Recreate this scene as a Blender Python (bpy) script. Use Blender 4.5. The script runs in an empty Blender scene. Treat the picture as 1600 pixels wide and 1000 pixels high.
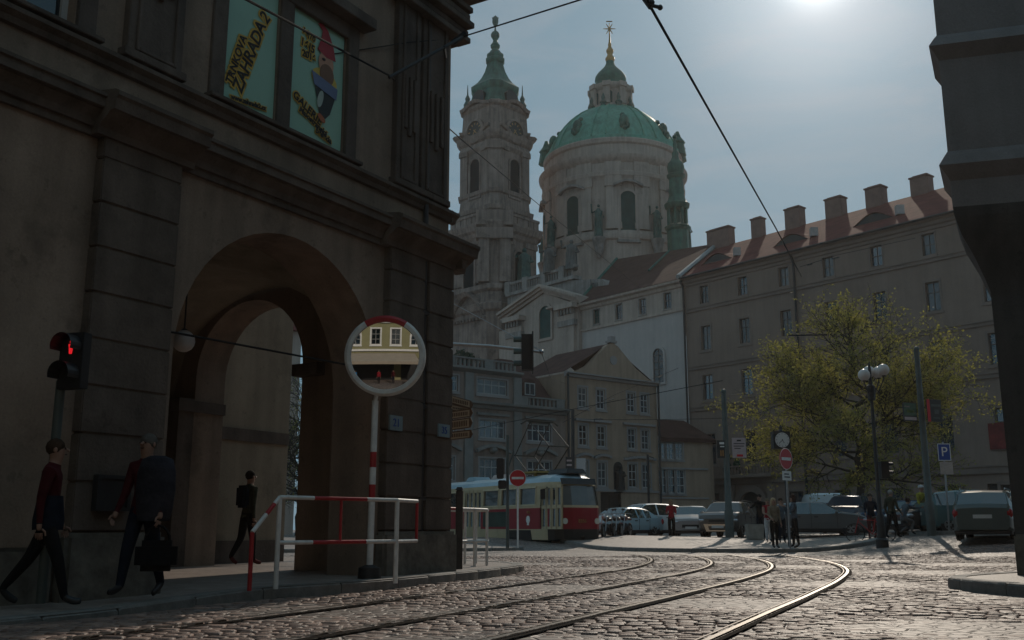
import bpy, bmesh, math, random
import numpy as np
from mathutils import Vector, Matrix
R = math.radians
rnd = random.Random(7)
SC = bpy.context.scene
COL = SC.collection
# ------------------------------------------------------------------ camera, sky, sun, exposure
FPX, HC = 1564.0, 0.78                       # focal length in pixels of a 1600 px wide frame, eye height
PIT = math.atan(326 / FPX)
CP, SP = math.cos(PIT), math.sin(PIT)
cd = bpy.data.cameras.new("camera"); cam = bpy.data.objects.new("camera", cd); COL.objects.link(cam)
cd.sensor_width = 36; cd.lens = 36 * FPX / 1600; cd.clip_start = 0.05; cd.clip_end = 2000
cam.location = (0, 0, HC); cam.rotation_euler = (math.pi / 2 + PIT, 0, 0); SC.camera = cam
SUN_AZ, SUN_EL = R(18.6), R(29.9)            # azimuth to the right of straight ahead
sdir = Vector((math.sin(SUN_AZ) * math.cos(SUN_EL), math.cos(SUN_AZ) * math.cos(SUN_EL), math.sin(SUN_EL)))
w = bpy.data.worlds.new("World"); SC.world = w; w.use_nodes = True
wn, wl = w.node_tree.nodes, w.node_tree.links
bg = wn["Background"]; bg.inputs[1].default_value = 0.05
sky = wn.new("ShaderNodeTexSky"); sky.sky_type = 'NISHITA'; sky.sun_disc = False
sky.sun_elevation = SUN_EL; sky.sun_rotation = SUN_AZ
sky.air_density = 1.15; sky.dust_density = 2.2; sky.ozone_density = 1.6; sky.altitude = 200
tc = wn.new("ShaderNodeTexCoord"); mp = wn.new("ShaderNodeMapping"); mp.inputs[3].default_value = (2.2, 2.2, 9)
mp.inputs[2].default_value = (0, 0.12, 0.5)
nz = wn.new("ShaderNodeTexNoise"); nz.inputs["Scale"].default_value = 2.6; nz.inputs["Detail"].default_value = 7; nz.inputs["Roughness"].default_value = .62
nz.inputs["Distortion"].default_value = .6
rp = wn.new("ShaderNodeValToRGB"); rp.color_ramp.elements[0].position = .43; rp.color_ramp.elements[1].position = .78
rp.color_ramp.elements[1].color = (.42, .42, .42, 1)
hs = wn.new("ShaderNodeHueSaturation"); hs.inputs["Saturation"].default_value = .6
mx = wn.new("ShaderNodeMixRGB"); mx.inputs[0].default_value = .92; mx.inputs[2].default_value = (4.6, 8.7, 11.5, 1)      # thin even veil of high cloud over the clear sky
cl_ = wn.new("ShaderNodeMixRGB"); cl_.inputs[2].default_value = (12, 12.6, 13.6, 1)
wl.new(tc.outputs["Generated"], mp.inputs[0]); wl.new(mp.outputs[0], nz.inputs["Vector"]); wl.new(nz.outputs[0], rp.inputs[0])
wl.new(sky.outputs[0], hs.inputs["Color"]); wl.new(hs.outputs[0], mx.inputs[1]); wl.new(mx.outputs[0], cl_.inputs[1]); wl.new(rp.outputs[0], cl_.inputs[0])
dt = wn.new("ShaderNodeVectorMath"); dt.operation = 'DOT_PRODUCT'; dt.inputs[1].default_value = sdir; wl.new(tc.outputs["Generated"], dt.inputs[0]); last_ = cl_.outputs[0]
for n_, k_, c_ in ((2600, 42, (1, .96, .92)), (190, 14, (1, .97, .95)), (14, 2.6, (1, .93, .97))):        # aureole of thin cloud round the sun
    mk = wn.new("ShaderNodeMath"); mk.operation = 'MAXIMUM'; mk.inputs[1].default_value = 0; wl.new(dt.outputs["Value"], mk.inputs[0])
    pw = wn.new("ShaderNodeMath"); pw.operation = 'POWER'; pw.inputs[1].default_value = n_; wl.new(mk.outputs[0], pw.inputs[0])
    sc_ = wn.new("ShaderNodeVectorMath"); sc_.operation = 'SCALE'; sc_.inputs[0].default_value = [k_ * q for q in c_]; wl.new(pw.outputs[0], sc_.inputs["Scale"])
    ad = wn.new("ShaderNodeVectorMath"); ad.operation = 'ADD'; wl.new(last_, ad.inputs[0]); wl.new(sc_.outputs[0], ad.inputs[1]); last_ = ad.outputs[0]
wl.new(last_, bg.inputs[0])
sl = bpy.data.lights.new("sun", 'SUN'); sl.energy = 2.9; sl.angle = R(.53); sl.color = (1, .87, .72)
so = bpy.data.objects.new("sun", sl); COL.objects.link(so); so.rotation_euler = sdir.to_track_quat('Z', 'Y').to_euler(); so.location = (20, 60, 60)
SC.view_settings.view_transform = 'Standard'; SC.view_settings.look = 'None'; SC.view_settings.gamma = 1
SC.view_settings.exposure = -0.8
SC.render.engine = 'CYCLES'
try:
    SC.cycles.max_bounces = 8; SC.cycles.transparent_max_bounces = 8; SC.cycles.sample_clamp_indirect = 4
except Exception: pass

# ------------------------------------------------------------------ placing things: a pixel and a known distance or plane give a point
def ray(px, py):
    r, u = (px - 800) / FPX, (500 - py) / FPX
    return Vector((r, CP - u * SP, SP + u * CP))
def U(px, py, Y):
    d = ray(px, py); return Vector((0, 0, HC)) + d * (Y / d.y)
def hpx(n, Y, z=0): return n / FPX * (Y * CP + (z - HC) * SP)
def sst(t): t = min(1, max(0, t)); return t * t * (3 - 2 * t)
def G(x, y):
    a = .4 * sst((y - 37) / 9); b = .6 * sst((x - 9) / 8) * sst((y - 20) / 16)
    return a + b - a * b / .62
def onground(px, Y, dz=0):
    X = (px - 800) / FPX * (Y * CP); X = (px - 800) / FPX * (Y * CP + (G(X, Y) - HC) * SP)
    return Vector((X, Y, G(X, Y) + dz))
class Fac:
    """A vertical facade: s metres along it, z up, o out towards the viewer."""
    def __init__(s, P0, d):
        s.P = Vector((P0[0], P0[1])); s.d = Vector((d[0], d[1])).normalized()
        n = Vector((s.d.y, -s.d.x)); s.n = n if n.dot(-s.P) > 0 else -n
    def pt(s, a, z, o=0):
        q = s.P + s.d * a + s.n * o; return Vector((q.x, q.y, z))
    def px(s, x, y, o=0):
        r = ray(x, y); P = s.P + s.n * o; k = P.dot(s.n) / (r.x * s.n.x + r.y * s.n.y)
        return (Vector((r.x * k, r.y * k)) - P).dot(s.d), r.z * k + HC
# ------------------------------------------------------------------ materials
MATS = {}
def M(name, col, rough=.8, var=.25, scale=1.5, bump=.25, bscale=40, metal=0, spec=.5, streak=0, trans=0, ior=1.45, coat=0, dirt=None):
    if name in MATS: return MATS[name]
    m = bpy.data.materials.new(name); m.use_nodes = True; N, L = m.node_tree.nodes, m.node_tree.links
    b = N["Principled BSDF"]; b.inputs["Roughness"].default_value = rough; b.inputs["Metallic"].default_value = metal
    b.inputs["IOR"].default_value = ior; b.inputs["Specular IOR Level"].default_value = spec; b.inputs["Coat Weight"].default_value = coat
    c4 = (*col, 1); b.inputs["Base Color"].default_value = c4
    t = N.new("ShaderNodeTexCoord")
    if var:
        n1 = N.new("ShaderNodeTexNoise"); n1.inputs["Scale"].default_value = scale; n1.inputs["Detail"].default_value = 8; n1.inputs["Roughness"].default_value = .65
        L.new(t.outputs["Object"], n1.inputs["Vector"])
        mr = N.new("ShaderNodeMapRange"); mr.inputs[1].default_value = .3; mr.inputs[2].default_value = .7
        mr.inputs[3].default_value = 1 - var; mr.inputs[4].default_value = 1 + var; L.new(n1.outputs[0], mr.inputs[0])
        src = mr.outputs[0]
        if streak:
            mpp = N.new("ShaderNodeMapping"); mpp.inputs[3].default_value = (2.2, 2.2, .16); L.new(t.outputs["Object"], mpp.inputs[0])
            n2 = N.new("ShaderNodeTexNoise"); n2.inputs["Scale"].default_value = 1.2; n2.inputs["Detail"].default_value = 6; L.new(mpp.outputs[0], n2.inputs["Vector"])
            m2 = N.new("ShaderNodeMapRange"); m2.inputs[1].default_value = .35; m2.inputs[2].default_value = .65
            m2.inputs[3].default_value = 1 - streak; m2.inputs[4].default_value = 1.05; L.new(n2.outputs[0], m2.inputs[0])
            mm = N.new("ShaderNodeMath"); mm.operation = 'MULTIPLY'; L.new(src, mm.inputs[0]); L.new(m2.outputs[0], mm.inputs[1]); src = mm.outputs[0]
            for q_, lo_, hi_, t0, t1 in ((.55, 1, .62, .56, .66), (4.5, 1, .78, .6, .64), (38, .88, 1.12, .3, .7)):      # soot patches, chipped spots, grit
                nq = N.new("ShaderNodeTexNoise"); nq.inputs["Scale"].default_value = q_; nq.inputs["Detail"].default_value = 9; nq.inputs["Roughness"].default_value = .7; L.new(t.outputs["Object"], nq.inputs["Vector"])
                mq = N.new("ShaderNodeMapRange"); mq.inputs[1].default_value = t0; mq.inputs[2].default_value = t1; mq.inputs[3].default_value = lo_; mq.inputs[4].default_value = 1 - (1 - hi_) * min(1, streak * 3.5) if hi_ < 1 else hi_; L.new(nq.outputs[0], mq.inputs[0])
                mw_ = N.new("ShaderNodeMath"); mw_.operation = 'MULTIPLY'; L.new(src, mw_.inputs[0]); L.new(mq.outputs[0], mw_.inputs[1]); src = mw_.outputs[0]
        vm = N.new("ShaderNodeVectorMath"); vm.operation = 'SCALE'; vm.inputs[0].default_value = col; L.new(src, vm.inputs["Scale"])
        L.new(vm.outputs[0], b.inputs["Base Color"])
    if bump:
        n3 = N.new("ShaderNodeTexNoise"); n3.inputs["Scale"].default_value = bscale; n3.inputs["Detail"].default_value = 5; L.new(t.outputs["Object"], n3.inputs["Vector"])
        bp = N.new("ShaderNodeBump"); bp.inputs["Strength"].default_value = bump; bp.inputs["Distance"].default_value = .02
        L.new(n3.outputs[0], bp.inputs["Height"]); L.new(bp.outputs[0], b.inputs["Normal"])
    if trans:
        tr = N.new("ShaderNodeBsdfTranslucent"); tr.inputs[0].default_value = (col[0] * 1.5, col[1] * 1.45, col[2] * .7, 1)
        ms = N.new("ShaderNodeMixShader"); ms.inputs[0].default_value = trans
        L.new(b.outputs[0], ms.inputs[1]); L.new(tr.outputs[0], ms.inputs[2]); L.new(ms.outputs[0], N["Material Output"].inputs[0])
    MATS[name] = m; return m
def EMIT(name, col, s):
    m = bpy.data.materials.new(name); m.use_nodes = True; b = m.node_tree.nodes["Principled BSDF"]
    b.inputs["Base Color"].default_value = (*col, 1); b.inputs["Emission Color"].default_value = (*col, 1); b.inputs["Emission Strength"].default_value = s; return m
def GLASS(name, col=(.02, .03, .035), rough=.04, ior=2.0, spec=.5):
    m = M(name, col, rough=rough, var=.3, scale=.9, bump=.05, bscale=1.3, ior=ior, spec=spec); return m
# ------------------------------------------------------------------ objects: things are Empties, parts are meshes below them
ORG = {}
def tag(o, label=None, cat=None, group=None, kind=None):
    if label: o["label"] = label
    if cat: o["category"] = cat
    if group: o["group"] = group
    if kind: o["kind"] = kind
    return o
def thing(name, label, cat, loc=(0, 0, 0), group=None, kind=None):
    o = bpy.data.objects.new(name, None); COL.objects.link(o); o.empty_display_size = .2
    o.location = loc; ORG[o.name] = Vector(loc); return tag(o, label, cat, group, kind)
class MB:
    """Collects shapes and links them as ONE mesh object."""
    def __init__(s): s.v, s.f, s.m, s.k = [], [], [], 0
    def use(s, k): s.k = k; return s
    def poly(s, pts):
        i = len(s.v); s.v += [Vector(p) for p in pts]; s.f.append(tuple(range(i, i + len(pts)))); s.m.append(s.k); return s
    def mesh(s, pts, faces):
        i = len(s.v); s.v += [Vector(p) for p in pts]
        for f in faces: s.f.append(tuple(i + j for j in f)); s.m.append(s.k)
        return s
    def hexa(s, p): return s.mesh(p, [(0, 3, 2, 1), (4, 5, 6, 7), (0, 1, 5, 4), (1, 2, 6, 5), (2, 3, 7, 6), (3, 0, 4, 7)])
    def box(s, x0, x1, y0, y1, z0, z1): return s.hexa([(x0, y0, z0), (x1, y0, z0), (x1, y1, z0), (x0, y1, z0), (x0, y0, z1), (x1, y0, z1), (x1, y1, z1), (x0, y1, z1)])
    def fbox(s, F, a0, a1, z0, z1, o0, o1):
        return s.hexa([F.pt(a0, z0, o1), F.pt(a1, z0, o1), F.pt(a1, z0, o0), F.pt(a0, z0, o0), F.pt(a0, z1, o1), F.pt(a1, z1, o1), F.pt(a1, z1, o0), F.pt(a0, z1, o0)])
    def prism(s, F, pts, o0, o1):
        n = len(pts); A = [F.pt(a, z, o1) for a, z in pts]; B = [F.pt(a, z, o0) for a, z in pts]
        return s.mesh(A + B, [tuple(range(n)), tuple(range(2 * n - 1, n - 1, -1))] + [(i, n + i, n + (i + 1) % n, (i + 1) % n) for i in range(n)])
    def frame(s, F, a0, a1, z0, z1, w, o0, o1):
        s.fbox(F, a0, a0 + w, z0, z1, o0, o1); s.fbox(F, a1 - w, a1, z0, z1, o0, o1)
        s.fbox(F, a0 + w, a1 - w, z0, z0 + w, o0, o1); return s.fbox(F, a0 + w, a1 - w, z1 - w, z1, o0, o1)
    def loft(s, rings, cap=True, closed=True):
        i = len(s.v); n = len(rings[0])
        for r in rings: s.v += [Vector(p) for p in r]
        for a in range(len(rings) - 1):
            for b in range(n if closed else n - 1):
                c = (b + 1) % n; s.f.append((i + a * n + b, i + a * n + c, i + (a + 1) * n + c, i + (a + 1) * n + b)); s.m.append(s.k)
        if cap:
            s.f.append(tuple(i + b for b in range(n - 1, -1, -1))); s.f.append(tuple(i + (len(rings) - 1) * n + b for b in range(n))); s.m += [s.k, s.k]
        return s
    def lathe(s, c, prof, n=24, cap=True):
        return s.loft([[(c[0] + r * math.cos(2 * math.pi * k / n), c[1] + r * math.sin(2 * math.pi * k / n), z) for k in range(n)] for z, r in prof], cap)
    def tube(s, pts, r, n=8, cap=True):
        pts = [Vector(p) for p in pts]; rings = []
        for i, p in enumerate(pts):
            t = (pts[min(i + 1, len(pts) - 1)] - pts[max(i - 1, 0)]).normalized()
            u = t.cross(Vector((0, 0, 1))) if abs(t.z) < .95 else t.cross(Vector((0, 1, 0))); u.normalize(); v = t.cross(u)
            q = r[i] if isinstance(r, (list, tuple)) else r
            rings.append([p + (u * math.cos(2 * math.pi * k / n) + v * math.sin(2 * math.pi * k / n)) * q for k in range(n)])
        return s.loft(rings, cap)
    def ball(s, c, r, n=12, sc=(1, 1, 1)):
        c = Vector(c); m = max(5, n // 2); rings = []
        for j in range(m + 1):
            a = math.pi * min(max(j / m, .02), .98)
            rings.append([c + Vector((math.sin(a) * math.cos(2 * math.pi * k / n) * sc[0], math.sin(a) * math.sin(2 * math.pi * k / n) * sc[1], -math.cos(a) * sc[2])) * r for k in range(n)])
        return s.loft(rings)
    def disc(s, c, nrm, r, th=.02, n=28, up=None):
        c, nrm = Vector(c), Vector(nrm).normalized(); u = nrm.cross(Vector((0, 0, 1))); u.normalize(); v = u.cross(nrm)
        rg = lambda o, q: [c + nrm * o + (u * math.cos(2 * math.pi * k / n) + v * math.sin(2 * math.pi * k / n)) * q for k in range(n)]
        return s.loft([rg(-th, r), rg(0, r)])
    def build(s, name, mat, parent=None, smooth=None, bevel=0):
        me = bpy.data.meshes.new(name); og = ORG.get(parent.name, Vector()) if parent else Vector()
        me.from_pydata([v - og for v in s.v], [], s.f); mats = mat if isinstance(mat, (list, tuple)) else [mat]
        for m in mats: me.materials.append(m)
        if len(mats) > 1: me.polygons.foreach_set("material_index", s.m)
        bm = bmesh.new(); bm.from_mesh(me); bmesh.ops.recalc_face_normals(bm, faces=bm.faces)
        if bevel: bmesh.ops.bevel(bm, geom=[e for e in bm.edges if e.calc_face_angle(0) > .6], offset=bevel, segments=2, affect='EDGES', clamp_overlap=True)
        bm.to_mesh(me); bm.free()
        if smooth is not None:
            me.polygons.foreach_set("use_smooth", [True] * len(me.polygons)); me.set_sharp_from_angle(angle=R(smooth))
        me.update(); o = bpy.data.objects.new(name, me); COL.objects.link(o)
        if parent: o.parent = parent
        ORG[o.name] = og; return o
def text(s, size, F, a, z, o, mat, parent, name, rot=0, shear=0, offset=0, ext=.004, align='CENTER', space=1):
    cu = bpy.data.curves.new(name, 'FONT'); cu.body = s; cu.size = size; cu.align_x = align; cu.align_y = 'CENTER'
    cu.shear = shear; cu.offset = offset; cu.extrude = ext; cu.space_character = space
    tmp = bpy.data.objects.new("tmp", cu); COL.objects.link(tmp)
    me = bpy.data.meshes.new_from_object(tmp.evaluated_get(bpy.context.evaluated_depsgraph_get())); bpy.data.objects.remove(tmp)
    n = Vector((F.n.x, F.n.y, 0)); r = Vector((0, 0, 1)).cross(n)
    mt = Matrix((r, Vector((0, 0, 1)), n)).transposed().to_4x4(); mt.translation = F.pt(a, z, o)
    me.transform(mt @ Matrix.Rotation(rot, 4, 'Z'))
    og = ORG.get(parent.name, Vector()) if parent else Vector(); me.transform(Matrix.Translation(-og))
    me.materials.clear(); me.materials.append(mat); ob = bpy.data.objects.new(name, me); COL.objects.link(ob)
    if parent: ob.parent = parent
    ORG[ob.name] = og; return ob
def copy_tree(o, parent=None):
    c = o.copy(); COL.objects.link(c); ORG[c.name] = ORG.get(o.name, Vector())
    if parent: c.parent = parent
    for ch in list(o.children): copy_tree(ch, c)
    return c
def wall_open(mb, F, a0, a1, z0, z1, ops, depth=.25, o=0):
    """wall sheet with rectangular openings and their reveals"""
    S = sorted({a0, a1, *[q for p in ops for q in p[:2]]}); Z = sorted({z0, z1, *[q for p in ops for q in p[2:4]]})
    S = [q for q in S if a0 <= q <= a1]; Z = [q for q in Z if z0 <= q <= z1]
    for i in range(len(S) - 1):
        run = None
        for j in range(len(Z) - 1):
            ca, cz = (S[i] + S[i + 1]) / 2, (Z[j] + Z[j + 1]) / 2
            if any(p[0] < ca < p[1] and p[2] < cz < p[3] for p in ops): continue
            mb.poly([F.pt(S[i], Z[j], o), F.pt(S[i + 1], Z[j], o), F.pt(S[i + 1], Z[j + 1], o), F.pt(S[i], Z[j + 1], o)])
    for p in ops:
        a, b, c, d = p[:4]; q = [(a, c), (b, c), (b, d), (a, d)]
        for k in range(4):
            (x, y), (x2, y2) = q[k], q[(k + 1) % 4]
            mb.poly([F.pt(x, y, o), F.pt(x2, y2, o), F.pt(x2, y2, o - depth), F.pt(x, y, o - depth)])
def window(F, ac, zc, wd, ht, root, fmat, gmat, cols=2, rows=2, o=0, deep=.18, fw=.07, bar=.05, name="window", sur=None, surw=.18, transom=None):
    """a window part (surround, frame, glazing bars) with its pane below it"""
    mb = MB(); a0, a1, z0, z1 = ac - wd / 2, ac + wd / 2, zc - ht / 2, zc + ht / 2; mats = [fmat]
    mb.frame(F, a0 + .002, a1 - .002, z0 + .002, z1 - .002, fw, o - deep, o - deep + .07)
    for k in range(1, cols):
        x = a0 + wd * k / cols; mb.fbox(F, x - bar / 2, x + bar / 2, z0 + fw, z1 - fw, o - deep, o - deep + .06)
    zs = [z0 + ht * transom] if transom else [z0 + ht * k / rows for k in range(1, rows)]
    for z in zs: mb.fbox(F, a0 + fw, a1 - fw, z - bar / 2, z + bar / 2, o - deep + .002, o - deep + .055)
    if sur:
        mats.append(sur); mb.use(1); mb.frame(F, a0 - surw, a1 + surw, z0 - surw, z1 + surw, surw - .003, o - .05, o + .035)
        mb.fbox(F, a0 - surw * 1.3, a1 + surw * 1.3, z0 - surw - .1, z0 - surw + .03, o - .05, o + .1)
    wn_ = mb.build(name, mats, root); p = MB(); j = [rnd.uniform(-.012, .012) for _ in range(4)]
    p.poly([F.pt(a0 + .01, z0 + .01, o - deep + .02 + j[0]), F.pt(a1 - .01, z0 + .01, o - deep + .02 + j[1]), F.pt(a1 - .01, z1 - .01, o - deep + .02 + j[2]), F.pt(a0 + .01, z1 - .01, o - deep + .02 + j[0] + j[2] - j[1])])
    p.build("pane", rnd.choice(gmat) if isinstance(gmat, list) else gmat, wn_); return wn_
def arc(c, z, r, a0=0, a1=180, n=16, rz=None): return [(c + r * math.cos(R(a0 + (a1 - a0) * k / n)), z + (rz or r) * math.sin(R(a0 + (a1 - a0) * k / n))) for k in range(n + 1)]
def arch_shape(c, z0, z1, wd): return [(c - wd / 2, z0), (c + wd / 2, z0)] + arc(c, z1 - wd / 2, wd / 2)
def arched_window(F, c, z0, z1, wd, root, fmat, gmat, o=.0, sur=None, bars=True):
    mb = MB(); mats = [fmat]
    inn = arch_shape(c, z0, z1, wd)
    if bars:
        mb.fbox(F, c - .04, c + .04, z0, z1 - .02, o - .0, o + .05)
        for k in range(1, 5): z = z0 + (z1 - wd / 2 - z0) * k / 4; mb.fbox(F, c - wd / 2 + .02, c + wd / 2 - .02, z - .035, z + .035, o + .002, o + .045)
    if sur:
        mats.append(sur); mb.use(1); w2 = wd * .16; out = arch_shape(c, z0 - w2, z1 + w2, wd + 2 * w2); n = len(inn)
        A = [F.pt(a, z, o + .16) for a, z in inn]; B = [F.pt(a, z, o + .16) for a, z in out]; D = [F.pt(a, z, o - .2) for a, z in inn]; E2 = [F.pt(a, z, o - .2) for a, z in out]
        mb.mesh(A + B + D + E2, [f for i in range(n) for f in ((i, (i + 1) % n, n + (i + 1) % n, n + i), (i, 2 * n + i, 2 * n + (i + 1) % n, (i + 1) % n), (n + i, n + (i + 1) % n, 3 * n + (i + 1) % n, 3 * n + i))])
    else: mb.fbox(F, c - wd / 2, c - wd / 2 + .06, z0, z1 - wd / 2, o, o + .06); mb.fbox(F, c + wd / 2 - .06, c + wd / 2, z0, z1 - wd / 2, o, o + .06)
    wn_ = mb.build("window", mats, root); MB().poly([F.pt(a, z, o + .012) for a, z in inn]).build("pane", gmat, wn_); return wn_
# ------------------------------------------------------------------ materials used around the square
STONE = M("dark_sandstone", (.13, .10, .082), var=.3, scale=1.3, bump=.5, bscale=22, streak=.35, rough=.9)
STONE2 = M("dark_sandstone_block", (.14, .107, .086), var=.3, scale=2.1, bump=.5, bscale=26, streak=.3, rough=.9)
PLAST_L = M("grey_brown_plaster", (.29, .215, .165), spec=.2, var=.22, scale=.9, bump=.25, bscale=30, streak=.25, rough=.92)
PLAST_IN = M("ochre_grey_plaster", (.30, .245, .18), var=.16, scale=.8, bump=.2, bscale=24, streak=.2, rough=.92)
DARKSTONE = M("weathered_grey_stone", (.17, .155, .14), var=.35, scale=.6, bump=.4, bscale=9, streak=.35, rough=.9)
WOODW = M("white_window_paint", (.40, .38, .36), var=.15, scale=3, bump=0, rough=.55)
WOODB = M("brown_window_frame", (.10, .075, .06), var=.2, scale=3, bump=0, rough=.6)
GL = [GLASS("window_glass_blue", (.022, .04, .055)), GLASS("window_glass_dark", (.012, .018, .022), ior=1.8), GLASS("window_glass_curtain", (.075, .085, .09), rough=.12, ior=1.8), GLASS("window_glass_clear", (.02, .045, .065), ior=2.2)]; GLG = GLASS("green_dark_glass", (.02, .062, .055), rough=.5, ior=1.4, spec=.3)
IRON = M("black_iron", (.025, .026, .028), var=.2, scale=6, bump=.1, rough=.5)
GALV = M("grey_green_pole_paint", (.07, .085, .08), var=.25, scale=3, bump=.1, rough=.5)
STEEL = M("galvanised_steel", (.35, .36, .37), var=.2, scale=8, bump=.05, rough=.4, metal=.9)
REDP = M("red_paint", (.42, .03, .035), var=.2, scale=5, bump=.06, rough=.4)
WHITEP = M("white_paint", (.72, .71, .68), var=.18, scale=6, bump=.06, rough=.45)
SIGNRED = M("sign_red", (.5, .02, .03), var=.08, bump=0, rough=.45)
SIGNBLUE = M("sign_blue", (.02, .07, .30), var=.08, bump=0, rough=.45)
BLACKP = M("black_plastic", (.018, .018, .02), var=.15, bump=0, rough=.45)
RUB = M("tyre_rubber", (.02, .02, .021), var=.2, scale=9, bump=.1, rough=.85)
# ------------------------------------------------------------------ ground sheet, following the rise of the square
def axis(a, b, fine0, fine1, st):
    o = [a]; x = a
    while x < b:
        x += st if fine0 <= x < fine1 else st * 8
        o.append(min(x, b))
    return o
gm = bpy.data.materials.new("cobble_ground"); gm.use_nodes = True
N, L = gm.node_tree.nodes, gm.node_tree.links; b = N["Principled BSDF"]; b.inputs["Roughness"].default_value = .58; b.inputs["Specular IOR Level"].default_value = .6
t = N.new("ShaderNodeTexCoord"); vo = N.new("ShaderNodeTexVoronoi"); vo.inputs["Scale"].default_value = 6.2; vo.feature = 'DISTANCE_TO_EDGE'
vc = N.new("ShaderNodeTexVoronoi"); vc.inputs["Scale"].default_value = 6.2
L.new(t.outputs["Object"], vo.inputs["Vector"]); L.new(t.outputs["Object"], vc.inputs["Vector"])
cr = N.new("ShaderNodeValToRGB"); cr.color_ramp.elements[0].position = .02; cr.color_ramp.elements[1].position = .13
L.new(vo.outputs[0], cr.inputs[0]); bp = N.new("ShaderNodeBump"); bp.inputs["Strength"].default_value = .7; bp.inputs["Distance"].default_value = .02
L.new(cr.outputs[0], bp.inputs["Height"]); L.new(bp.outputs[0], b.inputs["Normal"])
c2 = N.new("ShaderNodeValToRGB"); c2.color_ramp.elements[0].color = (.19, .15, .13, 1); c2.color_ramp.elements[1].color = (.36, .285, .245, 1)
L.new(vc.outputs["Color"], c2.inputs[0]); mxx = N.new("ShaderNodeMixRGB"); mxx.blend_type = 'MULTIPLY'; mxx.inputs[0].default_value = .8
L.new(c2.outputs[0], mxx.inputs[1]); L.new(cr.outputs[0], mxx.inputs[2])
nb = N.new("ShaderNodeTexNoise"); nb.inputs["Scale"].default_value = .35; nb.inputs["Detail"].default_value = 5; L.new(t.outputs["Object"], nb.inputs["Vector"])
mrr = N.new("ShaderNodeMapRange"); mrr.inputs[1].default_value = .3; mrr.inputs[2].default_value = .7; mrr.inputs[3].default_value = .75; mrr.inputs[4].default_value = 1.2
L.new(nb.outputs[0], mrr.inputs[0]); v9 = N.new("ShaderNodeVectorMath"); v9.operation = 'SCALE'; L.new(mxx.outputs[0], v9.inputs[0]); L.new(mrr.outputs[0], v9.inputs["Scale"])
L.new(v9.outputs[0], b.inputs["Base Color"])
xs, ys = axis(-110, 150, -16, 40, 1.2), axis(-50, 320, -4, 60, 1.2)
mb = MB(); mb.v = [Vector((x, y, G(x, y) - .024 if 0 < y < 31 and abs(x) < 18 else G(x, y))) for y in ys for x in xs]
nx = len(xs); mb.f = [(j * nx + i, j * nx + i + 1, (j + 1) * nx + i + 1, (j + 1) * nx + i) for j in range(len(ys) - 1) for i in range(nx - 1)]; mb.m = [0] * len(mb.f)
o = mb.build("ground", gm, smooth=60); tag(o, kind="structure")
# ------------------------------------------------------------------ pavements with kerbs
PAVM = M("mosaic_pavement", (.27, .22, .19), var=.3, scale=5, bump=.6, bscale=26, rough=.6, spec=.55)
KERBM = M("granite_kerb", (.20, .19, .175), var=.3, scale=7, bump=.4, bscale=40, rough=.7)
def smoothline(p, n=6):
    P = [Vector(q) for q in p]; out = []
    for i in range(len(P) - 1):
        a, b, c, d = P[max(i - 1, 0)], P[i], P[i + 1], P[min(i + 2, len(P) - 1)]
        for k in range(n):
            u = k / n; out.append(.5 * ((2 * b) + (c - a) * u + (2 * a - 5 * b + 4 * c - d) * u * u + (3 * b - a - 3 * c + d) * u ** 3))
    return out + [P[-1]]
def inside(x, y, poly):
    c = False; n = len(poly)
    for i in range(n):
        (x1, y1), (x2, y2) = poly[i][:2], poly[i - 1][:2]
        if (y1 > y) != (y2 > y) and x < (x2 - x1) * (y - y1) / (y2 - y1) + x1: c = not c
    return c
PAVED = []
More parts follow.
